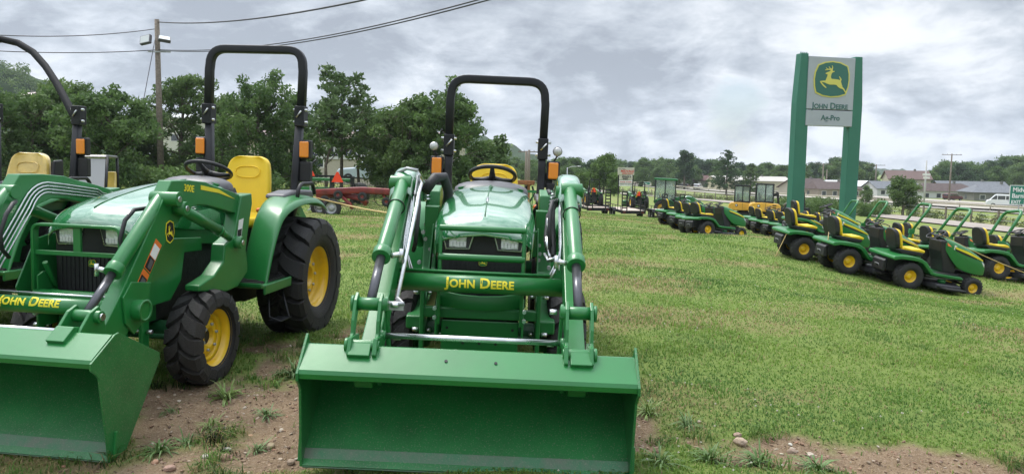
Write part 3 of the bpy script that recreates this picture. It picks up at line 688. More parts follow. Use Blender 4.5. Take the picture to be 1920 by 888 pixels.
    Mt = Mt@Matrix.Rotation(-sg, 4, 'X')
    pixtext('John Deere', K['text_size'], YELDEC, T, Mt, 'lettering', bold=.0022, small=True, ext=.001, wrap=tr, space=1.02)
    m = MB(); m.tube([(tx-.03, -.47, tz+tr+.012), (tx-.03, .40, tz+tr+.012)], .008, 8)
    if A == 'straight': m.build('steel_pipe', CHROME, T)
    else: m.tube([(tx-.055, -.47, tz+tr+.005), (tx-.055, .40, tz+tr+.005)], .012, 8); m.build('steel_pipe', GREEN, T)
    m = MB(); cz = K['bar']; m.cyl((cz[0], -.43, cz[1]), (cz[0], .43, cz[1]), .0145, n=20); m.build('cross_bar', CHROME, T)
    m = MB()
    for s in (-1, 1): m.cyl((cz[0], s*.43, cz[1]), (cz[0], s*.46, cz[1]), .026, n=14)
    each(m, 'bar_end', GREEN, T)
    # pipes down the inside of the boom
    for s in ((-1, 1) if A == 'straight' else (-1, 1)):
        m = MB()
        for k in range(4):
            d = .022*k
            if A == 'straight': pp = [(1.15, s*.462, 1.235-d), (1.28, s*.462, 1.255-d), (1.34, s*.462, 1.285-d*.9), (1.7, s*.462, 1.33-d)]+arc((1.85, s*.462, 1.345-d), (1.98-d*.6, s*.462, 1.345-d), (2.06-d, s*.462, 1.24-d), 5)+[(2.40-d, s*.462, .82-d), (2.44-d, s*.462, .78-d)]
            else: pp = [(1.1, s*.462, 1.29-d), (1.45, s*.462, 1.33-d)]+arc((1.65, s*.462, 1.335-d), (1.80-d*.6, s*.462, 1.33-d), (1.92-d, s*.462, 1.21-d), 5)+[(2.17-d, s*.462, 1.0-d), (2.30-d, s*(.45-.02*k), .86-d)]
            m.tube(pp, .0058, 8)
        m.build('hydraulic_pipe', CHROME, T)
        m = MB()
        for k in range(4):
            d = .03*k
            z0 = 1.25-d*.8
            m.cyl((1.10-.02*k, s*(.45-.01*k), z0), (1.18, s*(.455), z0), .013, n=6); m.cyl((1.04-.03*k, s*(.44-.01*k), z0), (1.08-.02*k, s*.445, z0), .017, n=8)
        each(m, 'pipe_coupling', CHROME, T)
        m = MB()
        for k in range(3):
            z0 = 1.25-.025*k; m.tube([(1.08, s*(.44-.02*k), z0), (.98, s*(.43-.02*k), z0+.02), (.86, s*(.41-.02*k), z0+.01-.03*k), (.78, s*(.37-.02*k), z0-.10), (.8, s*.32, z0-.3), (.86, s*.28, .85)], .016, 10)
        m.build('hydraulic_hose', HOSE, T)
    if A != 'straight':
        # fat hose bundle and level rod on the picture-left side, hoses on the other
        m = MB(); m.tube([(1.55, -.42, 1.25), (1.50, -.36, 1.345), (1.42, -.31, 1.35), (1.36, -.28, 1.25), (1.34, -.28, 1.05), (1.36, -.30, .8)], .034, 12); m.build('hose_sleeve', HOSE, T)
        m = MB(); m.tube([(1.86, -.42, 1.33), (1.93, -.40, 1.31), (2.10, -.395, 1.255), (2.20, -.39, 1.20), (2.84, -.395, .755)], .011, 12); lr = m.build('level_rod', CHROME, T)
        m = MB(); m.prism([(1.80, 1.33), (1.84, 1.37), (1.93, 1.36), (2.03, 1.25), (2.02, 1.16), (1.97, 1.15), (1.95, 1.22)], -.43, -.422); m.build('rod_plate', GALV, T, bevel=.003)
        m = MB(); m.tube([(1.88, -.43, 1.39), (1.87, -.50, 1.40), (1.84, -.56, 1.37)], .011, 8); m.tube([(2.84, -.395, .755), (2.87, -.36, .735), (2.88, -.43, .735)], .012, 8); m.box(2.84, 2.87, -.45, -.36, .70, .74); each(m, 'rod_bracket', GALV, T)
        m = MB(); m.tube([(1.95, .44, 1.22), (2.0, .41, 1.24), (2.08, .41, 1.12), (2.10, .42, 1.0), (2.2, .42, .93)], .016, 10); m.tube([(1.85, .43, 1.2), (1.9, .39, 1.15), (1.95, .38, 1.0), (2.05, .39, .95)], .014, 10); m.build('hydraulic_hose', HOSE, T)
        m = MB()
        for p in ((1.96, .39, 1.13), (2.0, .385, 1.02), (2.06, .40, .96), (2.12, .42, .97)): m.cyl(p, (p[0]+.05, p[1]+.01, p[2]-.07), .015, n=8)
        m.tube([(2.2, .44, .93), (2.18, .39, .90), (2.10, .37, .93)], .010, 8); m.tube([(2.24, .45, .92), (2.28, .43, .86), (2.29, .40, .80)], .008, 8); each(m, 'pipe_coupling', CHROME, T)
        for s in (-1, 1):
            m = MB(); m.prism([(1.62, 1.0), (1.70, 1.05), (2.02, .62), (2.06, .40), (1.98, .40), (1.92, .60)], s*.335, s*.345); m.box(1.2, 1.6, s*.30, s*.35, .85, 1.02); m.box(1.35, 1.5, s*.33, s*.42, .95, 1.15); m.build('brace_plate', GREEN, T, bevel=.004)
            m = MB()
            for p in ((1.4, 1.02), (1.4, .92), (1.55, .98), (1.72, .80), (1.8, .7)): m.cyl((p[0], s*.42, p[1]), (p[0]+.03, s*.42, p[1]), .014, n=6); m.cyl((p[0]+.1, s*.36, p[1]-.1), (p[0]+.13, s*.36, p[1]-.1), .012, n=6)
            each(m, 'brace_bolt', GALV, T)
    else:
        for s in (1,):
            Mx = frame((2.30, s*.5765, .99), (.80, 0, .0), (0, 0, 1))
        # decals on the outer boom plate
        for s in (1,):
            yb = .562
            pixtext('300E', .062, YELDEC, T, frame((1.885, yb, 1.345), (-1, 0, -.10), (0, 0, 1)), 'lettering', bold=.0012, ext=.0008)
            m = MB(); m.prism([(1.74, 1.365), (1.74, 1.335), (1.50, 1.305), (1.27, 1.255), (1.50, 1.33)], yb-.001, yb+.0015); m.build('stripe_decal', YELDEC, T)
            m = MB(); m.prism([(2.150, 1.14), (2.11, 1.155), (2.07, 1.14), (2.06, 1.08), (2.075, 1.03), (2.11, 1.01), (2.145, 1.03), (2.158, 1.08)], yb-.001, yb+.0015); dd = m.build('deer_decal', YELDEC, T)
            m = MB(); m.prism([(p[0]*.88+2.109*.12, p[1]*.9+1.083*.1) for p in [(2.150, 1.14), (2.11, 1.155), (2.07, 1.14), (2.06, 1.08), (2.075, 1.03), (2.11, 1.01), (2.145, 1.03), (2.158, 1.08)]], yb+.0014, yb+.0025); m.build('decal_field', BLKP, dd)
            k = .07/450; m = MB(); m.prism([(2.109-(x-430)*k*1.0, 1.083-(y-365)*k*1.35) for x, y in DEER], yb+.0024, yb+.0036); m.build('decal_deer', YELDEC, dd)
            # safety labels along the lower arm
            d = Vector((.62, 0, -.78)).normalized(); nrm = Vector((.78, 0, .62)); o0 = Vector((2.215, yb, 1.02))
            def quad(u0, u1, w0, w1, t, mt, nm, par):
                pts = [o0+d*u+nrm*w_ for u, w_ in ((u0, w0), (u1, w0), (u1, w1), (u0, w1))]
                q = MB(); q.prism([(p.x, p.z) for p in pts], yb-.001, yb+t); return q.build(nm, mt, par)
            L1 = quad(.0, .20, -.02, .055, .001, ORANGE, 'safety_label', T); quad(.03, .11, -.015, .050, .002, WHITE, 'label_panel', L1); quad(.115, .195, -.015, .050, .002, BLKP, 'label_panel', L1); quad(.125, .185, -.005, .030, .003, GREYP, 'label_text', L1)
            L2 = quad(.21, .34, -.02, .055, .001, ORANGE, 'safety_label', T); quad(.245, .335, -.015, .050, .002, BLKP, 'label_panel', L2); quad(.255, .325, -.005, .035, .003, GREYP, 'label_text', L2)
            m = MB(); m.prism([(1.245, 1.10), (1.175, 1.11), (1.21, .98), (1.28, .97)], .584, .5865); L3 = m.build('safety_label', WHITE, T); m = MB(); m.prism([(1.265, 1.03), (1.205, 1.035), (1.215, .985), (1.275, .975)], .5864, .5878); m.build('label_text', BLKP, L3)
    # bucket -----------------------------------------------------------------------
    tipx, tipz = K['tip']; q = K['bucket']   # offsets from tip: crease, top, back
    def O(p): return (tipx+p[0], tipz+p[1])
    cr, tp, bk, bb = [O(p) for p in q]
    W_ = .775; th = .012
    def strip(pl, t, nm, mt, y0=-W_+.006, y1=W_-.006, par=None, bev=0):
        # pl: polyline (x,z); thickness t towards the right-hand side of travel
        n = len(pl); off = []
        for i in range(n):
            a = Vector(pl[max(i-1, 0)]); b = Vector(pl[min(i+1, n-1)]); d_ = (b-a).normalized(); off.append((pl[i][0]+d_.y*t, pl[i][1]-d_.x*t))
        q_ = MB(); q_.prism(list(pl)+off[::-1], y0, y1); return q_.build(nm, mt, par or T, bevel=bev)
    tip = (tipx, tipz)
    mid = ((bk[0]+tip[0])/2, (bk[1]+tip[1])/2)
    fl = [tuple(p)[:2] for p in []]
    floor = [tip, (tip[0]+(mid[0]-tip[0])*.3-.004, tip[1]+(mid[1]-tip[1])*.3-.004), (mid[0]-.012, mid[1]-.012), (bk[0]+.05, bk[1]-.09), (bk[0]+.008, bk[1]-.03), (bk[0]+.012, bk[1]+.015), (bk[0]+.06, bk[1]+.035)]
    backp = [(bk[0]+.06, bk[1]+.035), (tp[0]-.04, tp[1]-.01), (tp[0], tp[1])]
    bu = strip(floor+backp[1:], .010, 'bucket_shell', GREEND)
    shelf = [tp, (tp[0]+.012, tp[1]+.0), (cr[0]-.012, cr[1]+.030), (cr[0]-.004, cr[1]+.012), (cr[0]-.010, cr[1]-.012), (cr[0]-.03, cr[1]-.02)]
    strip(shelf, .010, 'bucket_top', GREEN)
    ce = [(tip[0]+.004, tip[1]-.002), (tip[0]+(bk[0]-tip[0])*.15+.011, tip[1]+(bk[1]-tip[1])*.15+.011)]
    strip(ce[::-1], .012, 'cutting_edge', EDGE)
    side = [tp, (cr[0]+.006, cr[1]+.016), (cr[0]+.004, cr[1]-.02), (cr[0]-.03, cr[1]-.045), (cr[0]-.055, cr[1]-.075), (tip[0]+.006, tip[1]+.0), (bb[0], bb[1]), (bk[0]-.02, bk[1]-.03), (bk[0]-.012, bk[1]+.01), (tp[0]-.03, tp[1]+.005)]
    if A != 'straight': side[0] = (tp[0]-.01, tp[1]+.045); side.insert(1, (tp[0]+.02, tp[1]+.02))
    for s in (-1, 1):
        m = MB(); m.prism(side, s*(W_-.006), s*(W_+.006)); m.build('bucket_side', GREEND, T, bevel=.002)
        m = MB(); m.prism([(tip[0]-.01, tip[1]+.02), (tip[0]-.03, tip[1]+.15), (tip[0]-.045, tip[1]+.15), (tip[0]-.03, tip[1]+.02)], s*(W_+.006), s*(W_+.020)); m.build('side_cutter', GREEN, T, bevel=.002)
        m = MB(); dx = (cr[0]-tp[0]); dz = cr[1]-tp[1]
        m.prism([(tp[0]-.03, tp[1]+.02), (tp[0]+.015, tp[1]+.03), (tp[0]+dx*.42+.022, tp[1]+dz*.42+.024), (tp[0]+dx*.42, tp[1]+dz*.42), (tp[0]+.005, tp[1]-.004), (tp[0]-.04, tp[1]-.03)], s*.465, s*.565); m.build('bucket_hook', GREEN, T, bevel=.004)
    m = MB()
    if A != 'straight':
        for y in (-.11, .12):
            px_ = tp[0]+dx*.42; pz_ = tp[1]+dz*.42; nv = Vector((-dz, 0, dx)).normalized(); c = Vector((px_, y, pz_))+nv*.0105
            m.cyl(c, c+nv*.006, .0075, n=12)
        each(m, 'drain_hole', DARK, T)
    return T

boomA = [(2.083,1.40),(1.879,1.40),(1.671,1.385),(1.57,1.36),(1.35,1.32),(1.173,1.28),(1.12,1.25),(1.13,1.17),(1.222,1.143),(1.482,1.195),(1.671,1.23),(1.80,1.235),(1.924,1.20),(1.994,1.15),(2.10,1.08),(2.21,.96),(2.36,.74),(2.45,.60),(2.56,.521),(2.68,.43),(2.82,.42),(2.86,.47),(2.80,.56),(2.70,.66),(2.60,.77),(2.441,.962)]
boomC = [(.92,1.27),(1.2,1.33),(1.45,1.37),(1.65,1.385),(1.80,1.36),(1.93,1.25),(2.08,1.12),(2.3,.95),(2.6,.74),(2.9,.55),(3.08,.44),(3.05,.35),(2.95,.34),(2.55,.60),(2.2,.83),(1.9,1.05),(1.78,1.15),(1.62,1.20),(1.2,1.17),(.95,1.15)]
KA = dict(kind='straight', hood_dz=.075, light_dz=-.03, nose_dx=.09, guard_x=2.19, guard_z=(1.10, .925, .65), fend_dz=.01, fender_label=True, seat_dz=.08, wheel_z=1.44, seat_top=1.57, rops=(2.54, 1.96, .445, .06), amber_z=1.645, amber_y=.50,
          boom=boomA, tube=(2.44, .645, .050), text_tilt=32, text_size=.082, text_y=-.10, bar=(2.85, .60), tip=(3.029, -.02), bucket=[(.134, .532), (-.05, .655), (-.432, .46), (-.135, .022)])
KC = dict(kind='curved', hood_dz=.0, guard_x=2.20, guard_z=(1.07, .90, .6), fend_dz=-.06, seat_dz=-.02, wheel_z=1.36, seat_top=1.455, rops=(2.185, 1.62, .415, .03), amber_z=1.415, amber_y=.515, round_lamp=1.585,
          boom=boomC, tube=(2.30, .76, .052), text_tilt=14, text_size=.082, bar=(2.95, .588), tip=(3.18, .0), bucket=[(.10, .457), (-.06, .575), (-.42, .40), (-.13, .022)])
KD = dict(KA); KD.update(kind='none', fender_label=False, seat_mat=WRAP, wrap=True)
TA = make_tractor('loader_tractor', 'green loader tractor angled at the left, number 300E on its boom and a yellow seat', tractor_matrix(-2.45, 6.95, 7, .02, -.075), KA)
TC = make_tractor('loader_tractor', 'green loader tractor facing the camera, round white work lamps on its rollover bar', tractor_matrix(-.2, 6.7, 0, .028, .005), KC)
# third tractor: hoop folded half way forward
zh = 1.93
hoop3 = []
for p in [(136,205), (110,165), (85,125), (60,95), (30,78), (0,72)]: pass
M3 = tractor_matrix(-4.73, 7.40, 7, .02, -.075)
Mi = M3.inverted(); C0 = Mi@Vector((0, 0, CAMH)); h3 = []
pl_n = Vector((.64, 0, -.77)).normalized(); pl_p = Vector((-.24, 0, zh-.03))
for (px, py) in [(136,213), (120,182), (104,153), (85,124), (62,98), (34,81), (4,74), (-30,76)]:
    d = (Mi.to_3x3()@(cF+cR*((px-960)/FPX)-cU*((py-444)/FPX))); t = (pl_p-C0).dot(Vector((pl_n.z, 0, -pl_n.x)))/d.dot(Vector((pl_n.z, 0, -pl_n.x)))
    h3.append(C0+d*t)
KD['hoop'] = [(-.24, .43, zh-.06)]+[tuple(p) for p in h3]+[(h3[-1].x, -h3[-1].y-.25, h3[-1].z) if False else (h3[-1].x-.02, h3[-1].y-.12, h3[-1].z-.04), (.10, -.36, 2.35), (-.24, -.43, zh-.06)]
T3 = make_tractor('compact_tractor', 'tractor at the left edge with a plastic wrapped seat and a folded black rollover bar', M3, KD)
print('hoop', [tuple(round(c, 2) for c in p) for p in h3])
# ---------------------------------------------------------------- lawn tractors
def turf_tyre(Rr, W, rim):
    m = MB(); h = W/2; Rc = Rr
    m.lathe([(rim, -h*.7), (rim+.015, -h*.85), (rim+(Rc-rim)*.4, -h), (rim+(Rc-rim)*.75, -h*.96), (Rc-.012, -h*.82), (Rc-.002, -h*.6), (Rc, 0), (Rc-.002, h*.6), (Rc-.012, h*.82), (rim+(Rc-rim)*.75, h*.96), (rim+(Rc-rim)*.4, h), (rim+.015, h*.85), (rim, h*.7)], n=36)
    for k in range(20):
        a = 2*PI*k/20
        for y in (-.6, -.2, .2, .6):
            b = a+(.16 if abs(y) < .5 else 0); w = .07
            m.add([((Rc+d)*math.cos(b+q), h*(y+e), (Rc+d)*math.sin(b+q)) for d in (-.01, .006) for q, e in ((-w, -.14), (w, -.14), (w, .14), (-w, .14))], [(0,1,2,3),(4,7,6,5),(0,4,5,1),(1,5,6,2),(2,6,7,3),(3,7,4,0)])
    return m.data('tyre', TYRE)
def simple_rim(rim, W, mt=YEL):
    m = MB(); h = W*.36
    m.lathe([(rim+.008, h), (rim-.002, h-.008), (rim-.02, h-.03), (rim-.028, h*.2), (rim*.5, h*.15), (rim*.45, h*.5), (rim*.2, h*.55), (.001, h*.55)], n=32)
    m.lathe([(rim+.008, -h), (rim-.01, -h*.9), (rim*.5, -h*.3), (.001, -h*.3)], n=24)
    return m.data('rim', mt)
mRT = turf_tyre(.255, .22, .115); mFT = turf_tyre(.19, .15, .09); mRR = simple_rim(.118, .22); mFR = simple_rim(.093, .15)
def put_wheel(parent, rimme, tyme, loc, side, name='wheel'):
    r = bpy.data.objects.new(name, rimme); COL.objects.link(r); r.parent = parent; r.location = loc; r.rotation_euler = (0, 0, 0 if side > 0 else PI)
    t = bpy.data.objects.new('tyre', tyme); COL.objects.link(t); t.parent = r; return r
def seat_parts(T, x, z, w=.235, h=.40, lean=.10):
    """black shell with yellow cushions"""
    def slab(prof, nm, mt, t0, t1, wd, hh, b):
        m = MB(); ol = [(wd*math.copysign(abs(math.cos(a))**.6, math.cos(a)), hh/2+hh/2*math.copysign(abs(math.sin(a))**.6, math.sin(a))) for a in [2*PI*k/24 for k in range(24)]]
        m.prism(ol, t0, t1, 'x'); m.v = [(p[0]+x-.18-lean*(p[2]/h), p[1]*(1-.12*max(0, p[2]/h)), p[2]+z+.02) for p in m.v]; return m.build(nm, mt, T, bevel=b, seg=3)
    s = slab(None, 'seat_shell', BLACK, -.085, .008, w, h, .03); slab(None, 'seat_back', VINYL, .006, .066, w*.96, h*.985, .027)
    m = MB(); m.prism([(x-.16, z+.02), (x-.12, z+.09), (x+.05, z+.065), (x+.22, z+.085), (x+.32, z+.06), (x+.30, z+.01)], -w*.95, w*.95); m.build('seat_cushion', VINYL, T, bevel=.028, seg=3)
    m = MB(); m.prism([(x-.26, z+.02), (x-.20, z+.045), (x+.29, z+.02), (x+.26, z-.05), (x-.15, z-.05)], -w, w); m.build('seat_pan', BLACK, T, bevel=.02)
    return s
def make_mower(detail=True):
    T = empty('lawn_tractor')
    for s in (-1, 1):
        put_wheel(T, mRR, mRT, (0, s*.345, .255), s); put_wheel(T, mFR, mFT, (1.24, s*.38, .19), s)
    m = MB(); m.prism([(-.42, .55), (-.40, .60), (-.28, .625), (-.05, .635), (.12, .615), (.24, .56), (.33, .46), (.40, .395), (.55, .385), (.95, .37), (1.0, .34), (.98, .31), (.45, .325), (.36, .345), (.27, .43), (.17, .52), (.05, .555), (-.25, .56), (-.38, .52)], -.47, .47)
    m.build('fender_deck', GREEN, T, bevel=.022, seg=3)
    m = MB(); m.box(.45, .92, -.46, -.24, .386, .394); m.box(.45, .92, .24, .46, .386, .394); each(m, 'foot_mat', BLACK, T)
    m = MB(); m.prism([(-.36, .54), (-.34, .30), (.0, .24), (.6, .25), (1.3, .25), (1.38, .32), (1.30, .42), (.5, .34), (.2, .52)], -.18, .18); m.box(-.08, .08, -.3, .3, .2, .3); m.cyl((1.24, -.36, .2), (1.24, .36, .2), .025); m.build('chassis', DARK, T, bevel=.012)
    m = MB(); m.prism([(-.40, .50), (-.44, .46), (-.44, .28), (-.40, .26), (-.36, .30)], -.20, .20); m.build('rear_plate', BLACK, T, bevel=.01)
    m = MB(); m.tube([(-.44, -.07, .33), (-.455, -.07, .38), (-.455, .07, .38), (-.44, .07, .33)], .006, 6); m.build('hitch_handle', GALV, T)
    # dash and engine bay
    m = MB(); m.prism([(.58, .98), (.70, 1.0), (.84, .90), (.98, .60), (.98, .38), (.74, .38), (.68, .60), (.61, .78)], -.205, .205); m.build('dash', BLACK, T, bevel=.03, seg=3)
    sta = [(.67, 1.03, .20, .84), (.78, 1.02, .235, .70), (.90, .99, .255, .56), (1.03, .95, .264, .47), (1.20, .88, .268, .435), (1.38, .80, .262, .42), (1.47, .735, .25, .42), (1.52, .66, .23, .43), (1.53, .55, .22, .44)]
    rows = []
    for x, zt, w, zb in sta:
        H = zt-zb; rows.append([(x, a*w, zt-d*H) for a, d in ((.97, 1), (1.0, .8), (1.03, .5), (1.0, .3), (.94, .14), (.78, .04), (.4, .0), (.0, -.012), (-.4, .0), (-.78, .04), (-.94, .14), (-1.0, .3), (-1.03, .5), (-1.0, .8), (-.97, 1))])
    m = MB(); m.grid(rows); m.build('hood', GREEN, T, sub=1, solid=.01)
    m = MB(); m.prism([(-.20, .44), (.20, .44), (.215, .64), (-.215, .64)], 1.46, 1.515, 'x'); m.build('grille', BLACK, T, bevel=.02)
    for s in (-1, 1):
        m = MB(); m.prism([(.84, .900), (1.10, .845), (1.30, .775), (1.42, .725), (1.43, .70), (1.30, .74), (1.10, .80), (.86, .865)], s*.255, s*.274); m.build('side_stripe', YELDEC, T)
        m = MB(); m.prism([(.86, .863), (1.10, .80), (1.30, .74), (1.30, .715), (1.08, .768), (.88, .83)], s*.25, s*.272); m.build('stripe_black_band', BLACK, T)  # plain black decal band below the yellow stripe
        m = MB(); m.prism([(1.42, .70), (1.49, .645), (1.50, .58), (1.44, .62)], s*.17, s*.25); m.build('headlight', LENS, T, bevel=.01)
    seat_parts(T, .02, .68, .205, .38)
    m = MB(); m.box(-.14, .2, -.15, .15, .62, .68); m.build('seat_mount', DARK, T)
    Mw = Matrix.Translation((.58, 0, 1.065))@Matrix.Rotation(-R_(28), 4, 'Y')
    m = MB(); m.tube([Mw@Vector((.165*math.cos(a), .165*math.sin(a), 0)) for a in [2*PI*k/28 for k in range(28)]], .013, 8, closed=True)
    for a in (PI/2, -PI/2, 0): m.tube([Mw@Vector((0, 0, -.02)), Mw@Vector((.162*math.cos(a), .162*math.sin(a), 0))], [.026, .013], 8)
    m.tube([Mw@Vector((0, 0, 0)), (.68, 0, .93)], .03, 10); m.build('steering_wheel', BLACK, T)
    # cutting deck
    m = MB(); ol = [(.40, -.30), (.48, -.50), (.70, -.56), (.95, -.52), (1.04, -.30), (1.02, .0), (1.04, .30), (.95, .52), (.70, .56), (.48, .50), (.40, .30)]
    m.prism(ol, .09, .20, 'z'); dk = m.build('cutting_deck', DKGREY, T, bevel=.03, seg=3)
    m = MB(); m.prism([(.50, -.50), (.95, -.50), (.92, -.74), (.55, -.74)], .13, .16, 'z'); m.build('discharge_chute', BLACK, dk, bevel=.01)
    m = MB()
    for y in (-.32, .32): m.cyl((.68, y, .2), (.68, y, .27), .07)
    each(m, 'spindle_cover', GREEN, dk)
    m = MB(); m.tube([(.40, -.25, .30), (.62, -.36, .28), (.90, -.30, .30), (1.15, -.22, .30)], .012, 8); m.build('lift_rod', GALV, T)
    if detail:
        m = MB(); m.add([(.70, -.215, .95), (.82, -.215, .93), (.83, -.235, .88), (.71, -.235, .90)], [(0,1,2,3)]); m.build('orange_tag', ORANGE, T, solid=.002)
        m = MB(); m.add([(.84, -.24, .93), (.90, -.24, .91), (.89, -.25, .83), (.83, -.25, .85)], [(0,1,2,3)]); m.build('paper_tag', WHITE, T, solid=.002)
    return T
def make_zt(rops=True):
    T = empty('zero_turn_mower')
    zr = turf_tyre(.27, .26, .14); rr = simple_rim(.143, .26); ct = turf_tyre(.14, .12, .06); cr_ = simple_rim(.062, .12)
    for s in (-1, 1):
        put_wheel(T, rr, zr, (0, s*.42, .27), s); put_wheel(T, cr_, ct, (1.35, s*.36, .14), s)
        m = MB(); m.tube([(1.35, s*.28, .14), (1.35, s*.28, .32), (1.35, s*.36, .36), (1.30, s*.36, .42)], .02, 8); m.build('caster_fork', GREEN, T)
        m = MB(); m.prism([(-.30, .42), (-.28, .56), (.30, .58), (.42, .50), (.40, .42)], s*.30, s*.56); m.build('fender', BLACK, T, bevel=.03)
        m = MB(); m.tube([(.42, s*.36, .55), (.46, s*.36, .85), (.40, s*.34, .98), (.30, s*.28, 1.02), (.22, s*.20, 1.02)], .016, 8); m.build('drive_lever', BLACK, T)
        m = MB(); m.prism([(.0, .80), (.02, .83), (.30, .84), (.30, .80)], s*.26, s*.32); m.build('armrest', BLACK, T, bevel=.012)
    m = MB(); m.box(-.15, 1.32, -.30, -.24, .34, .42); m.box(-.15, 1.32, .24, .30, .34, .42); m.box(.35, 1.0, -.30, .30, .36, .40); m.box(1.24, 1.32, -.40, .40, .36, .43); m.build('frame', GREEN, T, bevel=.01)
    m = MB(); m.box(-.62, -.12, -.26, .26, .36, .78); m.cyl((-.38, 0, .78), (-.38, 0, .86), .16); m.build('engine', DARK, T, bevel=.04)
    m = MB(); ol = [(.45, -.50), (.60, -.68), (.95, -.70), (1.12, -.45), (1.16, 0), (1.12, .45), (.95, .70), (.60, .68), (.45, .50)]; m.prism(ol, .10, .23, 'z'); m.build('cutting_deck', GREEN, T, bevel=.03)
    seat_parts(T, .15, .62, .25, .50)
    if rops:
        m = MB()
        lean = .50
        up_ = [(-.16, -.42, .92), (-.16+lean*.5, -.42, 1.45)]+arc((-.16+lean*.60, -.42, 1.55), (-.16+lean*.76, -.42, 1.72), (-.16+lean*.78, -.24, 1.74))
        m.tube(up_+[(a, -b, c) for a, b, c in up_[::-1]], .036, 10); m.build('rollover_hoop', GREEN, T)
        for s in (-1, 1):
            m = MB(); m.tube([(-.20, s*.42, .42), (-.17, s*.42, .92)], .036, prof=SQ); m.box(-.24, -.09, s*.42-.045, s*.42+.045, .84, .98); m.build('hoop_post', GREEN, T, bevel=.01)
    return T
proto_m = make_mower(True); proto_f = make_mower(False); proto_z = make_zt(True); proto_z0 = make_zt(False)
def place(proto, used, px, Y, head, label, cat, group, py=430, dz=0):
    px -= 330/Y; p = at(px, py, Y); t = proto if not used.get(proto.name) else copy_tree(proto); used[proto.name] = 1
    t.matrix_world = onground(p.x, Y, R_(head), dz=dz-.012)@Matrix.Scale(.95, 4); tag(t, label, cat, group); return t
used = {}
GM = 'lawn tractors parked in rows on the grass'
mow = {}
mow[1] = place(proto_m, used, 1703, 14.0, 3, 'green lawn tractor nearest the camera, standing alone in front of its row', 'lawn tractor', GM, 520)
mow[2] = place(proto_m, used, 1592, 14.7, 3, 'green lawn tractor just behind the nearest one, overlapped by its rear wheel', 'lawn tractor', GM, 492)
mow[3] = place(proto_m, used, 1510, 16.1, 3, 'green lawn tractor at the left end of the nearest row, rope at its tyre', 'lawn tractor', GM, 470)
mow[4] = place(proto_m, used, 1868, 15.8, 3, 'green lawn tractor running out of the right edge of the photo', 'lawn tractor', GM, 500)
mow[5] = place(proto_m, used, 1762, 17.3, 3, 'green lawn tractor mostly hidden behind the hood of the nearest one', 'lawn tractor', GM, 480)
mow[6] = place(proto_m, used, 1512, 20.0, -4, 'green lawn tractor glimpsed behind the leftmost mower of the nearest row', 'lawn tractor', GM, 440)
mow[7] = place(proto_m, used, 1700, 18.8, 3, 'lawn tractor squeezed between the nearest mower and the middle green hoop', 'lawn tractor', GM, 470)
mow[8] = place(proto_m, used, 1838, 18.9, 3, 'lawn tractor squeezed between the two rightmost green hoops', 'lawn tractor', GM, 470)
for px, Y, hd, lb in ((1327, 23.0, 20, 'lawn tractor showing its full side, foremost of the row before the trailers'), (1309, 25.3, 20, 'second lawn tractor from the front in the row before the trailers'),
                      (1288, 27.6, 20, 'third lawn tractor from the front in the row before the trailers'), (1263, 30.2, 18, 'last lawn tractor of the row before the trailers, its spoked wheel in view')):
    place(proto_f, used, px, Y, hd, lb, 'lawn tractor', GM, 428)
for px, Y, lb in ((1425, 33, 'farthest lawn tractor under the yellow excavators'), (1438, 31, 'second farthest lawn tractor under the yellow excavators'), (1462, 29.5, 'third lawn tractor under the excavators, beside the sign post'), (1482, 28, 'lawn tractor standing at the foot of the left sign post')):
    place(proto_f, used, px, Y, 14, lb, 'lawn tractor', GM, 420)
GZ = 'zero turn mowers behind the lawn tractors'
for px, Y, lb in ((1594, 27, 'zero turn mower with a raised green hoop before the right sign post'), (1645, 24.2, 'zero turn mower with a green hoop, second from the sign post'), (1716, 21, 'zero turn mower with a green hoop, middle one of five hoops'),
                  (1788, 18.6, 'zero turn mower with the widest green hoop, fourth from the sign post'), (1893, 17.4, 'zero turn mower whose green hoop is cut by the right edge')):
    place(proto_z, used, px, Y, -6, lb, 'zero turn mower', GZ, 430)
for px, Y, lb in ((1524, 31, 'hoopless zero turn mower nearest the left sign post'), (1546, 30.4, 'hoopless zero turn mower in the middle between the sign posts'), (1572, 29.4, 'hoopless zero turn mower nearest the right sign post')):
    place(proto_z0, used, px, Y, -6, lb, 'zero turn mower', GZ, 405)
def rope(name, pts, r, label, sag=.15, m=None):
    P = []
    for a, b in zip(pts[:-1], pts[1:]):
        a = Vector(a); b = Vector(b)
        for k in range(8):
            t = k/8; p = a.lerp(b, t); p.z -= sag*4*t*(1-t)*(b-a).length*.2; P.append(p)
    P.append(Vector(pts[-1])); q = MB(); q.tube(P, r, 6); o = q.build(name, m or ROPE); tag(o, label, 'rope'); return o
bpy.context.view_layer.update()
w1 = mow[1].matrix_world@Vector((.58, -.1, 1.09)); e1 = at(1990, 545, 14.6); e1.z = G(e1.x, e1.y)+.1
rope('rope', [w1, e1], .008, 'tan rope stretched from the nearest mower down to the right edge', .1)
rope('rope', [mow[3].matrix_world@Vector((.6, -.1, 1.08)), mow[2].matrix_world@Vector((-.4, -.2, .6))], .008, 'tan rope slung between the two leftmost mowers', .1)
rope('rope', [mow[2].matrix_world@Vector((.6, .1, 1.08)), mow[1].matrix_world@Vector((.35, .1, .80))], .008, 'tan rope slung from the second mower to the seat of the nearest', .1)
rope('rope', [mow[3].matrix_world@Vector((-.36, -.3, .60)), mow[3].matrix_world@Vector((-.62, -.46, .02))], .008, 'short rope end hanging behind the leftmost mower', .02)
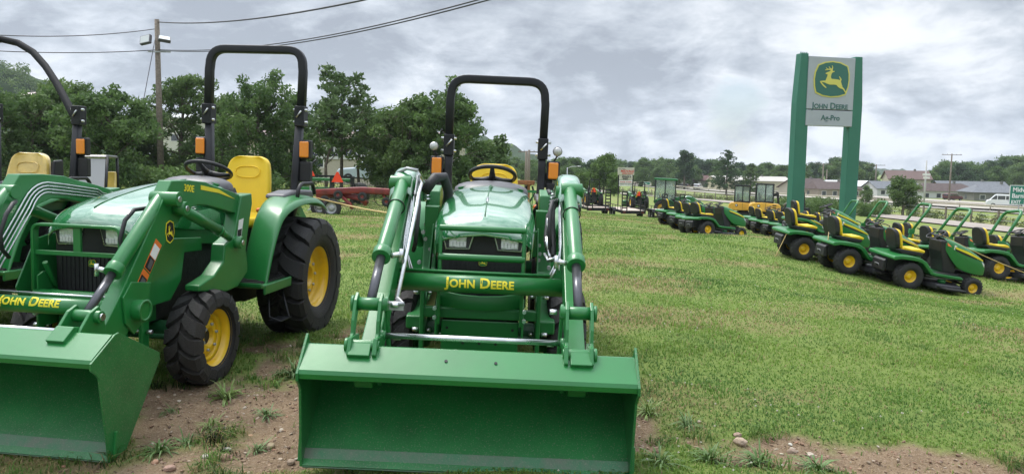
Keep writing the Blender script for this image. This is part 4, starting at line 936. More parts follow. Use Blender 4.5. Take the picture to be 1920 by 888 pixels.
# ---------------------------------------------------------------- dealer sign
sL = at(1490, 404, 36.0); sR = at(1588, 404, 36.6); d = Vector((sR.x-sL.x, sR.y-sL.y, 0)); wS = d.length; ux = d.normalized()
c0 = (sL+sR)/2; zb = G(c0.x, c0.y); ztop = at(1545, 106, 36.3).z; HS = ztop-zb
Ms = Matrix((ux, Vector((0, 0, 1)).cross(ux), Vector((0, 0, 1)))).transposed().to_4x4(); Ms.translation = (c0.x, c0.y, zb)
S = empty('dealer_sign', M=Ms, label='tall green two post dealer sign with a leaping deer on its grey board', cat='sign')
cw = .62; hx = wS/2
for s in (-1, 1):
    m = MB(); zk = HS*.73
    # posts: outer edge leans in above the knee
    pf = [(s*(hx-.32), -.2), (s*(hx+.32), -.2), (s*(hx+.33), zk), (s*(hx+.20), HS+(.06 if s < 0 else .02)), (s*(hx-.16), HS+(.06 if s < 0 else .02)), (s*(hx-.30), zk*.9)]
    m.prism(pf, -.22, .22); p = m.build('sign_post', SIGNG, S, bevel=.02)
    m = MB(); m.box(s*hx-.45, s*hx+.45, -.4, .4, -.3, .05); m.build('footing', mat('concrete', (.35, .34, .32), .9) if s < 0 else bpy.data.materials['concrete'], p)
zt = HS-.06; zm = HS-2.06*wS/2.46*1.0; 
x0, x1 = -hx+.16, hx-.20
zt1 = at(1545, 207, 36.3).z-zb; zt2 = at(1545, 237, 36.3).z-zb
m = MB(); m.box(x0, x1, -.27, .05, zt1+.02, zt); m.build('main_panel', SIGNW, S, bevel=.02)
m = MB(); m.box(x0, x1, -.27, .05, zt2, zt1-.02); m.build('name_panel', SIGNW, S, bevel=.02)
m = MB(); m.box(x0+.04, x1-.04, -.2, .0, zt1-.03, zt1+.03); m.build('panel_joint', DKGREY, S)
m = MB()
for k in range(4): m.tube([(-hx-.1+.1*k, 0, HS+.05), (-hx-.1+.1*k, 0, HS+.14)], .03, 6)
each(m, 'bird_spike', SIGNG, S)
xc = (x0+x1)/2; fr = lambda x, z: frame((x, -.272, z), (1, 0, 0), (0, 0, 1))
logo(1.86*(x1-x0)/2.4, S, fr(xc, zt-(zt-zt1)*.42), SIGND, SIGNY, t=.02)
pixtext('John Deere', .40*(x1-x0)/2.4, SIGNT, S, fr(xc, zt1+.17), 'lettering', bold=.008, small=True, ext=.01)
pixtext('Ag-Pro', .34*(x1-x0)/2.4, SIGNT, S, fr(xc+.05, (zt1+zt2)/2), 'lettering', bold=.006, ext=.01)

# ---------------------------------------------------------------- excavators
def make_excavator(big):
    T = empty('excavator')
    for s in (-1, 1):
        m = MB(); ol = [(-.75+.2*math.cos(a), .21+.21*math.sin(a)) for a in [PI/2+PI*k/8 for k in range(9)]]+[(.75+.2*math.cos(a), .21+.21*math.sin(a)) for a in [-PI/2+PI*k/8 for k in range(9)]]
        m.prism(ol, s*.50, s*.85); tr = m.build('track', DARK, T, bevel=.02)
        m = MB(); m.cyl((-.72, s*.86, .22), (-.72, s*.89, .22), .13); m.cyl((.72, s*.86, .22), (.72, s*.89, .22), .13); m.box(-.6, .6, s*.86, s*.88, .14, .30); m.build('track_frame', GREEN, tr)
    m = MB(); m.box(-.6, .6, -.5, .5, .25, .5); m.cyl((0, 0, .45), (0, 0, .62), .4); m.build('undercarriage', DARK, T, bevel=.02)
    m = MB(); m.prism([(.95, .62), (.95, 1.02), (.80, 1.15), (-.25, 1.22), (-.85, 1.18), (-1.0, 1.05), (-1.03, .75), (-.95, .60)], -.78, .78); b = m.build('body', EXY, T, bevel=.07, seg=4)
    m = MB()
    for k in range(3): m.box(.42, .66, -.788, -.775, .70+.15*k, .78+.15*k); 
    each(m, 'vent', DARK, b)
    m = MB(); m.box(-.03, -.015, -.79, -.77, .64, 1.17); m.build('panel_gap', DARK, b)
    m = MB(); m.cyl((-.45, -.785, .98), (-.45, -.797, .98), .10, n=20); m.build('round_badge', BLACK, b); m = MB(); m.cyl((-.46, -.797, .99), (-.46, -.803, .99), .06, n=12); m.build('round_badge', WHITE, b)
    # cab
    x0, x1, z0, z1 = -.62, .45, 1.2, 2.38
    for (x, y) in ((x0, -.66), (x1, -.66), (x0, .18), (x1, .18), (-.05, -.66)):
        m = MB(); m.box(x-.035, x+.035, y-.03, y+.03, z0, z1); m.build('cab_post', BLKP, T, bevel=.01)
    m = MB(); m.prism([(x0-.06, z1), (x0-.02, z1+.10), (x1+.02, z1+.10), (x1+.07, z1)], -.72, .24); m.build('cab_roof', BLKP, T, bevel=.03)
    m = MB(); m.box(x0-.04, x1+.04, -.70, .22, z0-.06, z0+.10); m.build('cab_sill', BLKP, T, bevel=.02)
    for q in ((x0+.03, -.05-.03, -.655, -.645), (-.02, x1-.03, -.655, -.645), (x0+.03, x1-.03, .175, .185)):
        m = MB(); m.box(q[0], q[1], q[2], q[3], z0+.1, z1); m.build('cab_window', GLASSC, T)
    for x in (x0, x1):
        m = MB(); m.box(x-.005, x+.005, -.63, .15, z0+.1, z1); m.build('cab_window', GLASSC, T)
    m = MB(); m.prism([(-.45, 1.25), (-.48, 1.85), (-.36, 1.88), (-.30, 1.42), (.05, 1.40), (.05, 1.25)], -.45, -.02); m.build('operator_seat', DARK, T, bevel=.03)
    m = MB(); m.prism([(.95, .75), (1.2, .85), (1.75, 1.75), (2.35, 2.02), (2.45, 1.88), (1.95, 1.55), (1.45, .75), (1.25, .62), (.95, .62)], .22, .42); m.build('boom', DARK, T, bevel=.02)
    m = MB(); m.prism([(2.30, 2.10), (2.50, 2.0), (2.60, .9), (2.48, .88)], .24, .40); m.prism([(2.35, .95), (2.85, .95), (2.95, .5), (2.6, .35), (2.3, .5)], .1, .55); m.build('dipper_and_bucket', DARK, T, bevel=.02)
    m = MB(); m.cyl((1.2, .32, 1.05), (1.75, .32, 1.50), .05); m.cyl((1.75, .32, 1.5), (1.95, .32, 1.66), .03); m.build('boom_cylinder', GALV, T)
    m = MB(); m.prism([(1.15, .12), (1.25, .12), (1.28, .5), (1.15, .5)], -.85, .85); m.build('dozer_blade', EXY, T, bevel=.02)
    return T
E1 = make_excavator(True); p = at(1433, 405, 55.5); E1.matrix_world = onground(p.x, 55.5, R_(-14))@Matrix.Scale(1.07, 4); tag(E1, 'yellow mini excavator whose dark boom reaches behind the left sign post', 'excavator', 'yellow mini excavators')
E2 = copy_tree(E1); p = at(1392, 405, 58.0); E2.matrix_world = onground(p.x, 58, R_(-18)); tag(E2, 'left of the two yellow mini excavators, the lower one with its cab further back', 'excavator')

# ---------------------------------------------------------------- trailers with ramps, small tractors standing on them
def make_trailer(L_=5.2, Wd=1.75):
    T = empty('flatbed_trailer')           # rear at x=0, tongue towards +x
    m = MB()
    for k in range(9): y = -Wd/2+.1+(Wd-.2)*k/8; m.box(0, L_, y-.095, y+.09, .60, .64)
    m.build('deck', PLANK, T)
    m = MB(); m.box(-.02, L_, -Wd/2-.07, -Wd/2, .46, .66); m.box(-.02, L_, Wd/2, Wd/2+.07, .46, .66); m.box(-.10, -.02, -Wd/2-.07, Wd/2+.07, .40, .64); m.box(L_, L_+.08, -Wd/2-.07, Wd/2+.07, .46, .64)
    for k in range(6): m.box(.5+.9*k, .56+.9*k, -Wd/2, Wd/2, .50, .595)
    m.tube([(L_+.05, -Wd/2, .52), (L_+1.3, 0, .50), (L_+.05, Wd/2, .52)], .05, 6); m.build('frame', BLKP, T)
    m = MB()
    for s in (-1, 1): m.box(.3, L_, s*(Wd/2+.035)-.02, s*(Wd/2+.035)+.02, .95, .99); 
    for s in (-1, 1):
        for k in range(6): m.box(.3+.9*k, .34+.9*k, s*(Wd/2+.035)-.02, s*(Wd/2+.035)+.02, .66, .95)
    m.build('side_rail', BLKP, T)
    for s in (-1, 1):
        for x in (1.9, 2.7):
            put_wheel(T, tRR, tRT, (x, s*(Wd/2+.22), .34), s)
        m = MB(); m.prism([(1.45, .55), (1.6, .75), (3.0, .75), (3.15, .55), (3.1, .55), (2.95, .71), (1.65, .71), (1.5, .55)], s*(Wd/2+.08), s*(Wd/2+.36)); m.build('mudguard', BLKP, T)
        m = MB(); y = s*(Wd/2-.17)
        for e in (-.19, .19): m.box(-.16, -.08, y+e-.035, y+e+.035, .5, 2.05)
        for k in range(7): m.box(-.155, -.085, y-.19, y+.19, .56+.24*k, .64+.24*k)
        m.build('ramp', BLKP, T)
    m = MB(); m.box(-.115, -.10, -.8, -.6, .47, .55); m.box(-.115, -.10, .6, .8, .47, .55); each(m, 'tail_light', REDP, T)
    return T
tRT = turf_tyre(.34, .2, .19); tRR = simple_rim(.195, .2, GALV)
GT = 'flatbed trailers with upright ramps'
tr1 = make_trailer(); trl = []
for i, (px, Y, lb) in enumerate(((1187, 50, 'middle flatbed trailer of the three, pale plank deck between two upright ladder ramps'), (1122, 51.5, 'leftmost flatbed trailer of the three, close to the big loader tractor'), (1261, 52.5, 'rightmost flatbed trailer of the three, beside the row of lawn tractors'))):
    t = tr1 if i == 0 else copy_tree(tr1); p = at(px, 402, Y); t.matrix_world = Matrix.Translation((p.x, Y, G(p.x, Y+1)-.02))@Matrix.Rotation(R_(95 if i != 1 else 98), 4, 'Z')@Matrix.Scale(.86, 4); tag(t, lb, 'trailer', GT); trl.append(t)
bpy.context.view_layer.update()
def smv(parent, x, z, s=.36, y=0):
    m = MB(); m.prism([(-s/2, 0), (s/2, 0), (.03, s*.87), (-.03, s*.87)], x-.008, x+.002, 'x'); m.v = [(a, b+y, c+z) for a, b, c in m.v]; m.build('warning_triangle', REFL, parent)
def far_tractor(px, Y, head, label, z=None, cab=False, src=None):
    t = copy_tree(src or TC); p = at(px, 400, Y)
    for ch in list(t.children):
        if ch.name.split('.')[0] in ('lettering', 'cable_tie', 'work_lamp', 'mount_bolt', 'link_bolt', 'brace_bolt', 'mount_hole', 'pipe_coupling', 'rod_plate', 'rod_bracket', 'guard_bolt', 'hood_seam', 'drain_hole', 'hydraulic_pipe', 'bar_end', 'steel_pipe', 'step_bracket', 'label_print', 'badge', 'control_lever'):
            for g in list(ch.children): bpy.data.objects.remove(g)
            bpy.data.objects.remove(ch)
    Mx = onground(p.x, Y, R_(head)); 
    if z is not None: Mx = Matrix.Translation((p.x, Y, G(p.x, Y-2.)+z))@Matrix.Rotation(R_(head), 4, 'Z')@Matrix.Scale(.82, 4)
    t.matrix_world = Mx; t.name = 'parked_tractor'; tag(t, label, 'tractor', 'tractors parked by the trailers')
    return t
ft = far_tractor(1112, 53.5, 96, 'small tractor with an orange triangle standing on the leftmost trailer', z=.535); smv(ft, -.62, 1.15, .42, .12)
ft = far_tractor(1197, 53.5, 93, 'small tractor with an orange triangle standing on the middle trailer', z=.535); smv(ft, -.62, 1.1, .42, .12)
bpy.context.view_layer.update()
ct = far_tractor(1240, 58, -12, 'green tractor with a glazed cab behind the rightmost trailer')
for ch in list(ct.children):
    if ch.name.split('.')[0] in ('rollover_frame', 'rollover_hoop', 'hinge_bracket', 'flasher'):
        for g in list(ch.children): bpy.data.objects.remove(g)
        bpy.data.objects.remove(ch)
m = MB(); m.prism([(-.62, 2.42), (-.58, 2.50), (.85, 2.50), (.95, 2.43), (.9, 2.36), (-.6, 2.36)], -.68, .68); m.build('cab_roof', GREEN, ct, bevel=.03)
for x in (-.5, .15, .82):
    for s in (-1, 1): m = MB(); m.box(x-.03, x+.03, s*.60-.03, s*.60+.03, .9, 2.38); m.build('cab_post', BLKP, ct)
for s in (-1, 1): m = MB(); m.box(-.47, .79, s*.605-.004, s*.605+.004, 1.15, 2.36); m.build('cab_window', GLASSC, ct)
for x in (-.5, .82): m = MB(); m.box(x-.004, x+.004, -.57, .57, 1.15, 2.36); m.build('cab_window', GLASSC, ct)
ct.matrix_world = ct.matrix_world@Matrix.Scale(1.12, 4)
bpy.context.view_layer.update()
ot = copy_tree(T3); ot.name = 'parked_tractor'; p = at(997, 400, 15.0); 
bpy.data.objects.remove(ot) if False else None
p = at(60, 330, 17); ot.matrix_world = onground(-11.9, 16.5, R_(-80)); tag(ot, 'compact tractor farther back at the left edge behind the wrapped seat', 'tractor')

# ---------------------------------------------------------------- red hay rake with wire wheels
H0 = at(668, 405, 28); RK = empty('hay_rake', M=onground(H0.x, 28, 0, dz=-.10), label='red wheel rake with wire tine wheels standing behind the tractors', cat='hay rake')
m = MB(); m.tube([(-1.45, .0, .86), (-.3, .05, .96), (.2, .1, .99), (1.2, .1, .95), (2.2, .2, .72)], .12, prof=SQ); m.build('main_beam', REDP, RK)
m = MB(); m.tube([(-1.5, .3, .68), (-.8, .2, .82), (.1, .2, .70), (.35, .1, .50)], .10, prof=SQ); m.tube([(-1.4, .2, .45), (-.9, .2, .50), (-.3, .2, .45)], .06, prof=SQ); m.build('lower_beam', REDP, RK)
for x in (-.8, .95, 1.65):
    m = MB(); m.tube([(x, .05, .82), (x+.12, -.05, .70), (x+.05, -.10, .58)], .03, 8); m.build('wheel_arm', REDP, RK)
m = MB(); m.tube([(-.75, 0, .9), (-.2, -.15, .5), (-.1, -.22, .33)], .05, prof=SQ); m.build('axle_leg', REDP, RK)
kt = turf_tyre(.33, .22, .20); kr = simple_rim(.205, .22, GALV); k2 = turf_tyre(.16, .09, .06); kr2 = simple_rim(.062, .09, REDP)
put_wheel(RK, kr, kt, (-.85+.03, -.35, .33), -1); put_wheel(RK, kr, kt, (-1.45, .5, .33), -1)
for x, z in ((-.62, .80), (.25, .76), (1.12, .60), (-1.1, .6)): put_wheel(RK, kr2, k2, (x, -.22, z), -1, 'carrier_wheel')
tm = MB()
for k in range(40):
    a = 2*PI*k/40; pts = []
    for j in range(5): 
        r = .22+.48*j/4; b = a-.16*math.sin(j/4*PI*.9); pts.append((r*math.cos(b), .02*math.sin(j), r*math.sin(b)))
    tm.tube(pts, .009, 3, cap=False)
tm.tube([(.22*math.cos(2*PI*k/24), 0, .22*math.sin(2*PI*k/24)) for k in range(24)], .015, 5, closed=True); tm.tube([(.50*math.cos(2*PI*k/30), 0, .50*math.sin(2*PI*k/30)) for k in range(30)], .006, 4, closed=True)
tme = tm.data('tine_wheel', mat('dark_wire', (.05, .055, .035), .6, metal=.3))
for x, y, z in ((-.5, .35, .66), (.18, .25, .68), (.85, .2, .68), (1.5, .3, .70), (-1.25, .55, .66)):
    o = bpy.data.objects.new('tine_wheel', tme); COL.objects.link(o); o.parent = RK; o.location = (x, y, z); o.rotation_euler = (0, 0, R_(14))
smv(RK, -.45, .98, .42) 
for o in RK.children:
    if o.name.startswith('warning_triangle'): o.rotation_euler = (0, 0, R_(90)); o.location = (-.55, -.2, .28)
a_ = at(571, 362, 17.5); b_ = at(757, 405, 14)
rope('tie_strap', [at(569, 365, 13), at(640, 382, 13.0), at(757, 403, 9.5)], .011, 'pale yellow tie strap stretched across in front of the red rake', .02)
# warning triangle on a stake and dark green mower header farther back
m = MB(); p = at(582, 400, 30); z0 = G(p.x, 30); m.box(-.02, .02, -.02, .02, 0, 1.5); m.box(-.03, .03, -.35, .35, .0, .04); st = empty('warning_marker', (p.x, 30, z0), label='orange warning triangle on a thin stake by the rear tyre of the tractor', cat='marker'); m.build('stake', GALV, st); smv(st, -.03, 1.32, .40)
for o in st.children: 
    if o.name.startswith('warning'): o.rotation_euler = (0, 0, R_(90))
hp = at(618, 380, 35); HD = empty('mowing_implement', M=onground(hp.x, 35, R_(4)), label='long dark green mowing implement in a black frame behind the red rake', cat='implement')
m = MB(); m.box(-1.6, 1.0, -.4, .4, .55, .72); m.box(-1.6, 1.0, -.35, .35, 1.02, 1.14); m.build('cutter_bar', GREEN, HD, bevel=.02)
m = MB(); 
for x in (-1.62, .1, 1.0): m.box(x-.04, x+.04, -.42, .42, 0, 1.25)
m.box(-1.6, 1.0, -.44, -.40, 1.2, 1.28); m.tube([(-.9, 0, 1.2), (-.8, 0, 1.8), (-.6, 0, 1.95)], .04, 6); m.build('frame', BLKP, HD)
m = MB(); m.sphere((1.3, .2, .5), .5, 12, (1, .3, 1)); m.build('disc', DARK, HD)
ip = at(975, 372, 30); IM = empty('tillage_implement', M=onground(ip.x, 30, R_(10)), label='rusty orange implement showing beside the yellow seat of the middle tractor', cat='implement')
RUST = mat('rusty_orange', (.30, .12, .05), .8, var=.5, vscale=6)
m = MB(); m.box(-.5, .5, -.2, .2, 1.25, 1.42); m.box(-.35, -.25, -.1, .1, 0, 1.3); m.box(.25, .35, -.1, .1, 0, 1.3); m.tube([(-.5, 0, 1.35), (-.7, 0, 1.1), (-.5, 0, .8)], .05, 6); m.build('frame', RUST, IM, bevel=.02)
m = MB()
for x in (-.4, -.1, .2, .45): m.tube([(x, 0, 1.2), (x+.1, 0, .9), (x-.08, 0, .6), (x, 0, .3)], .04, 6)
each(m, 'shank', DARK, IM)
ip = at(1010, 385, 24); GI = empty('steel_rack', M=onground(ip.x, 24, R_(3)), label='green steel rack of upright bars behind the middle tractor', cat='rack')
m = MB(); m.box(-.9, .9, -.04, .04, 1.02, 1.10); m.box(-.9, .9, -.04, .04, .28, .34)
m.build('rail', GREEN, GI); m = MB()
for k in range(12): m.box(-.88+.16*k, -.85+.16*k, -.02, .02, 0, 1.05)
each(m, 'upright', GREEN, GI)
# sprayer-like machine in the shade of the trees
ip = at(585, 350, 33)
# utility vehicle behind the wrapped seat
up = at(186, 400, 15); UV = empty('utility_vehicle', M=onground(up.x, 15, R_(-75))@Matrix.Scale(.9, 4), label='grey roofed utility vehicle with a clear windscreen behind the leftmost flasher lamp', cat='utility vehicle')
m = MB(); m.prism([(-1.3, .45), (-1.3, .95), (-.3, .95), (.5, .9), (1.2, .85), (1.3, .5), (1.2, .35), (-1.2, .35)], -.7, .7); m.build('body', GREEN, UV, bevel=.05)
m = MB(); m.prism([(-.35, 1.72), (-.30, 1.78), (.62, 1.78), (.70, 1.73)], -.33, .33); m.build('roof', GREYP, UV, bevel=.03)
for s in (-1, 1):
    m = MB(); m.tube([(-.3, s*.32, .9), (-.3, s*.31, 1.74)], .03, 8); m.tube([(.95, s*.34, .85), (.62, s*.32, 1.74)], .03, 8); each(m, 'roof_post', BLKP, UV)
    for x in (-.9, .9): put_wheel(UV, mRR, mRT, (x, s*.6, .28), s)
m = MB(); m.grid([[(.97, -.31, .9), (.97, .31, .9)], [(.66, -.30, 1.70), (.66, .30, 1.70)]], smooth=False); m.build('windscreen', mat('scratched_plastic_screen', (.45, .45, .47), .35, trans=.3), UV, solid=.006)
m = MB(); m.prism([(-.3, .9), (-.38, 1.42), (-.26, 1.44), (-.15, 1.05), (.2, 1.02), (.2, .9)], -.3, .3); m.build('seat', WRAP, UV, bevel=.03)

# ---------------------------------------------------------------- poles, lamps and wires
def pole(px, pyt, Y, label, r=.14, pyb=None, arm=0, mt=WOOD, name='utility_pole', arms=1, cat='pole', grp=None, extra=None):
    b = at(px, pyb or 350, Y); g = G(b.x, Y); top = at(px, pyt, Y).z; h = top-g
    T = empty(name, (b.x, Y, g), 0, label, cat, grp)
    m = MB(); m.tube([(0, 0, -.3), (0, 0, h*.5), (0, 0, h)], [r, r*.85, r*.68], 12); m.build('post', mt, T)
    for k in range(arms if arm else 0):
        z = h-.25-.9*k*h/10; m = MB(); m.box(-arm, arm, -.06, .06, z-.06, z+.06); ca = m.build('crossarm', mt, T)
        m = MB()
        for q in (-.9, -.45, .45, .9): m.cyl((arm*q, 0, z+.06), (arm*q, 0, z+.22), .04, n=8)
        each(m, 'insulator', GREYP, ca)
    return T, h
PL, hL = pole(302, 37, 47, 'weathered wooden pole carrying two white floodlights, left of the tractor rollover bars', .20, 345)
m = MB(); m.box(-.50, .85, -.22, -.16, hL-1.95, hL-1.87); m.build('light_bracket', GALV, PL)
for s, rz in ((-1, -.25), (1, .65)):
    Mx = Matrix.Translation((s*.55, -.30, hL-(1.25 if s < 0 else 1.2)))@Matrix.Rotation(rz, 4, 'Z')@Matrix.Rotation(R_(-22 if s < 0 else -60), 4, 'X')@Matrix.Rotation(s*.2, 4, 'Y')
    m = MB(); m.box(-.34, .34, -.10, .10, -.28, .28, Mx); fl = m.build('floodlight', GREYP, PL, bevel=.03); m = MB(); m.box(-.29, .29, -.115, -.10, -.23, .23, Mx); m.build('flood_lens', mat('flood_glass', (.6, .62, .62), .3), fl)
bp_ = Vector((PL.location.x, PL.location.y, PL.location.z+hL))
wires = empty('overhead_wire') if False else None
def wire(pts, r, label, sag=0):
    P = []; 
    for a, b in zip(pts[:-1], pts[1:]):
        a, b = Vector(a), Vector(b)
        for k in range(16): t = k/16; p = a.lerp(b, t); p.z -= sag*4*t*(1-t); P.append(p)
    P.append(Vector(pts[-1])); q = MB(); q.tube(P, r, 5); o = q.build('overhead_wire', HOSE); return tag(o, label, 'wire', 'overhead wires strung from the pole with floodlights')
wire([bp_+Vector((.1, 0, -.15)), at(720, -8, 26)], .035, 'thick black overhead wire rising from the pole top to the upper edge', .35)
wire([bp_+Vector((0, 0, -1.75)), at(520, 82, 34), at(960, -18, 21)], .022, 'upper thin wire of the pair leaving the pole below its floodlights', .15)
wire([bp_+Vector((0, 0, -1.80)), at(520, 86, 34), at(960, -12, 21)], .022, 'lower thin wire of the pair leaving the pole below its floodlights', .15)
wire([bp_+Vector((-.1, 0, -.55)), at(-40, 64, 40)], .026, 'overhead wire going left from the pole just under its top', .25)
wire([bp_+Vector((-.1, 0, -1.78)), at(-40, 94, 40)], .026, 'overhead wire going left from below the floodlights', .15)
wire([bp_+Vector((-.1, -.1, -1.2)), at(243, 326, 41)], .022, 'guy wire slanting from the pole down to the ground at the left', 0)
GP = 'utility poles along the highway'
pole(1779, 288, 172, 'tall wooden utility pole with one crossarm standing before the grey house', .20, 375, 2.2, grp=GP)
pole(1640, 308, 210, 'wooden utility pole with a crossarm just right of the right sign post', .2, 365, 2.4, grp=GP)
pole(1541, 306, 215, 'thicker of the two poles seen between the sign posts, with a crossarm', .22, 365, 2.4, grp=GP)
pole(1548, 318, 220, 'slim leaning pole close beside the crossarm pole between the sign posts', .2, 368, grp=GP)
pole(1733, 301, 96, 'pale slim pole carrying small street name plates left of the grey house', .12, 372, 0, mt=mat('pale_pole', (.42, .42, .40), .6), name='sign_pole')
pole(1675, 322, 240, 'small distant utility pole behind the bushy young tree', .25, 350, 2.2, grp=GP)
pole(986, 283, 95, 'left one of two wooden poles seen through the middle rollover bar', .2, 345, 0, grp=GP)
pole(991, 281, 99, 'right one of two wooden poles seen through the middle rollover bar', .22, 345, 1.4, grp=GP)
pole(1182, 320, 75, 'thin grey pole right beside the roadside advertising board', .07, 398, mt=GALV, name='sign_pole')
pole(1428, 345, 74, 'thin dark post in the grass left of the excavators', .05, 378, mt=DKGREY, name='marker_post')
T, h = pole(1063, 314, 120, 'grey street lamp with one long arm before the far trees', .10, 350, mt=GALV, name='street_lamp', cat='street lamp')
m = MB(); m.tube([(0, 0, h-.15), (.6, 0, h+.15), (1.6, 0, h+.2)], .05, 6); m.build('arm', GALV, T); m = MB(); m.sphere((1.8, 0, h+.2), .28, 10, (1.2, .6, .35)); m.build('lamp_head', GALV, T)
for nm, px, py in (('street_plate', 1733, 327),):
    T = bpy.data.objects['sign_pole']; z = at(1733, 328, 96).z-T.location.z
    m = MB(); m.box(-.45, .5, -.14, -.11, z-.08, z+.18); m.box(-.35, .45, -.14, -.11, z-.45, z-.22); each(m, 'name_plate', WHITE, T)

# roadside board
bp2 = at(1173, 345, 72); g = G(bp2.x, 72); BT = empty('advertising_board', (bp2.x, 72, g), R_(-4), 'white roadside board on two dark posts with red and black lettering', 'board')
zz = lambda py: at(1173, py, 72).z-g
CREAM = mat('cream_board', (.50, .48, .40), .6, var=.1)
m = MB(); m.box(-.76, .76, -.10, .10, zz(328), zz(314)); b1 = m.build('top_panel', CREAM, BT, bevel=.01)
m = MB(); m.box(-.62, .62, -.09, .09, zz(337), zz(329)); b2 = m.build('middle_panel', CREAM, BT, bevel=.01)
m = MB(); m.box(-.60, .60, -.09, .09, zz(349), zz(338)); b3 = m.build('lower_panel', WHITE, BT, bevel=.01)
for s in (-1, 1): m = MB(); m.box(s*.66-.05, s*.66+.05, -.05, .05, -.2, zz(328)-.01); m.build('post', BLKP, BT)
RED = mat('red_letters', (.55, .05, .04), .6)
bf = lambda x, z: frame((x, -.105, z), (1, 0, 0), (0, 0, 1))
pixtext('WE ARE', .17, DKGREY, BT, bf(-.38, zz(317)), 'lettering', ext=.004); pixtext('MIDVALE', .30, RED, BT, bf(.12, zz(321)), 'lettering', bold=.008, ext=.004); pixtext('SPEEDWAY', .20, RED, BT, bf(.15, zz(325.5)), 'lettering', bold=.004, ext=.004)
pixtext('STOCK 4', .2, DKGREY, BT, bf(.05, zz(331.5)), 'lettering', bold=.006, ext=.02); pixtext('RACE', .18, DKGREY, BT, bf(-.05, zz(335)), 'lettering', bold=.004, ext=.02)
pixtext('RACE 4 FUN', .19, RED, BT, bf(0, zz(341)), 'lettering', ext=.02); pixtext('TRACK TO RACE', .15, DKGREY, BT, bf(0, zz(345)), 'lettering', ext=.02)

# highway signs
def road_sign(px0, px1, py0, py1, Y, lines, label, size, align='LEFT'):
    a = at(px0, py0, Y); b = at(px1, py1, Y); g = G(a.x, Y); T = empty('road_sign', (a.x, Y, g), 0, label, 'road sign', None)
    w = b.x-a.x; z1 = a.z-g; z0 = b.z-g; m = MB(); m.box(0, w, -.03, .03, z0, z1); p = m.build('sign_panel', mat('sign_white_edge', (.7, .72, .7), .4), T, bevel=.02)
    m = MB(); m.box(.08, w-.08, -.045, -.03, z0+.08, z1-.08); m.build('sign_face', mat('highway_sign_green', (.005, .17, .11), .45), p)
    for x in (w*.2, w*.8): m = MB(); m.box(x-.07, x+.07, .03, .17, -.2, z1-.1); m.build('post', GALV, T)
    for k, (s, sc, x) in enumerate(lines):
        pixtext(s, size*sc, WHITE, T, frame((x, -.055, z1-(k+.75)*size*.98), (1, 0, 0), (0, 0, 1)), 'lettering', bold=.018*size, ext=.005, align=align)
road_sign(1894, 1990, 347, 385, 118, (('Midvale', 1, .42), ('Barnhill', 1, .34), ('EXIT  3/4', .75, .30)), 'green highway sign cut by the right edge, reading Midvale and Barnhill', .95)
road_sign(1207, 1219, 341, 346.5, 190, (('Exit', .7, .2),), 'tiny green road sign far off above the trailers', .6)

# ---------------------------------------------------------------- road vehicles
VW = mat('white_car_paint', (.72, .73, .74), .25, coat=.8); CARG = mat('car_glass', (.03, .035, .04), .08, coat=1)
def road_car(px, pyb, Y, head, label, kind, paint, scale=1.):
    p = at(px, pyb, Y); T = empty('parked_car' if kind != 'van' else 'passenger_van', M=onground(p.x, Y, R_(head), z=p.z)@Matrix.Scale(scale, 4), label=label, cat='van' if kind == 'van' else 'car')
    if kind == 'van': prof = [(-2.75, .35), (-2.78, 1.2), (-2.68, 2.05), (-2.5, 2.15), (1.2, 2.17), (1.55, 2.08), (2.25, 1.30), (2.75, 1.10), (2.85, .8), (2.85, .35)]; gl = [(1.35, 2.0), (1.62, 1.95), (2.2, 1.32), (1.35, 1.30)]; w = .98; win = ((-2.55, -1.3), (-1.2, .1), (.2, 1.25)); wz = (1.30, 1.92); wx = (-1.9, 1.85); hh = 2.1
    else: prof = [(-2.2, .35), (-2.25, .95), (-2.0, 1.55), (-1.7, 1.72), (.3, 1.72), (1.0, 1.15), (2.1, .98), (2.25, .7), (2.2, .35)]; gl = [(.30, 1.62), (.95, 1.17), (.3, 1.15)]; w = .9; win = ((-1.9, -1.05), (-.95, -.1), (0, .28)); wz = (1.15, 1.6); wx = (-1.4, 1.4); hh = 1.7
    m = MB(); m.prism(prof, -w, w); b = m.build('body', paint, T, bevel=.12, seg=3)
    for s in (-1, 1):
        for a, c in win: m = MB(); m.box(a, c, s*(w+.005), s*(w-.02), *wz); m.build('window', CARG, T, bevel=.01)
        m = MB(); m.prism(gl, s*(w+.005), s*(w-.02)); m.build('window', CARG, T)
        for x in wx: put_wheel(T, carR, carT, (x, s*(w-.08), .34), s)
        m = MB(); m.box(prof[1][0]-.01, prof[1][0]+.12, s*(w-.16), s*(w+.006), .95, 1.45); m.build('tail_light', REDP, T, bevel=.02)
    m = MB(); m.box(prof[1][0]-.012+.04, prof[1][0]+.1, -w+.2, w-.2, wz[0], wz[1]-.08); m.build('rear_window', CARG, T, bevel=.02)
    m = MB(); m.box(prof[0][0]-.05, prof[0][0]+.2, -w-.005, w+.005, .35, .62); m.box(-2., 1.9, -w-.004, w+.004, .34, .46); m.build('bumper', DKGREY, T, bevel=.03)
    return T
carT = turf_tyre(.345, .22, .20); carR = simple_rim(.205, .22, GALV)
v = road_car(1885, 389, 128, 153, 'white passenger van driving on the highway under the green sign', 'van', VW)
pixtext('TRANSIT SERVICE', .22, mat('blue_letters', (.08, .08, .25), .5), v, frame((-1.0, .99, 1.12), (-1, 0, 0), (0, 0, 1)), 'lettering', bold=.004)
road_car(1309, 355.5, 232, 60, 'small white car far off on the highway left of the excavators', 'car', VW)
road_car(1278, 354.5, 240, 150, 'dark far off car left of the white one on the highway', 'car', BLKP)
road_car(1786, 376, 182, 20, 'dark red car parked beside the grey house', 'car', mat('maroon_paint', (.10, .02, .025), .35))
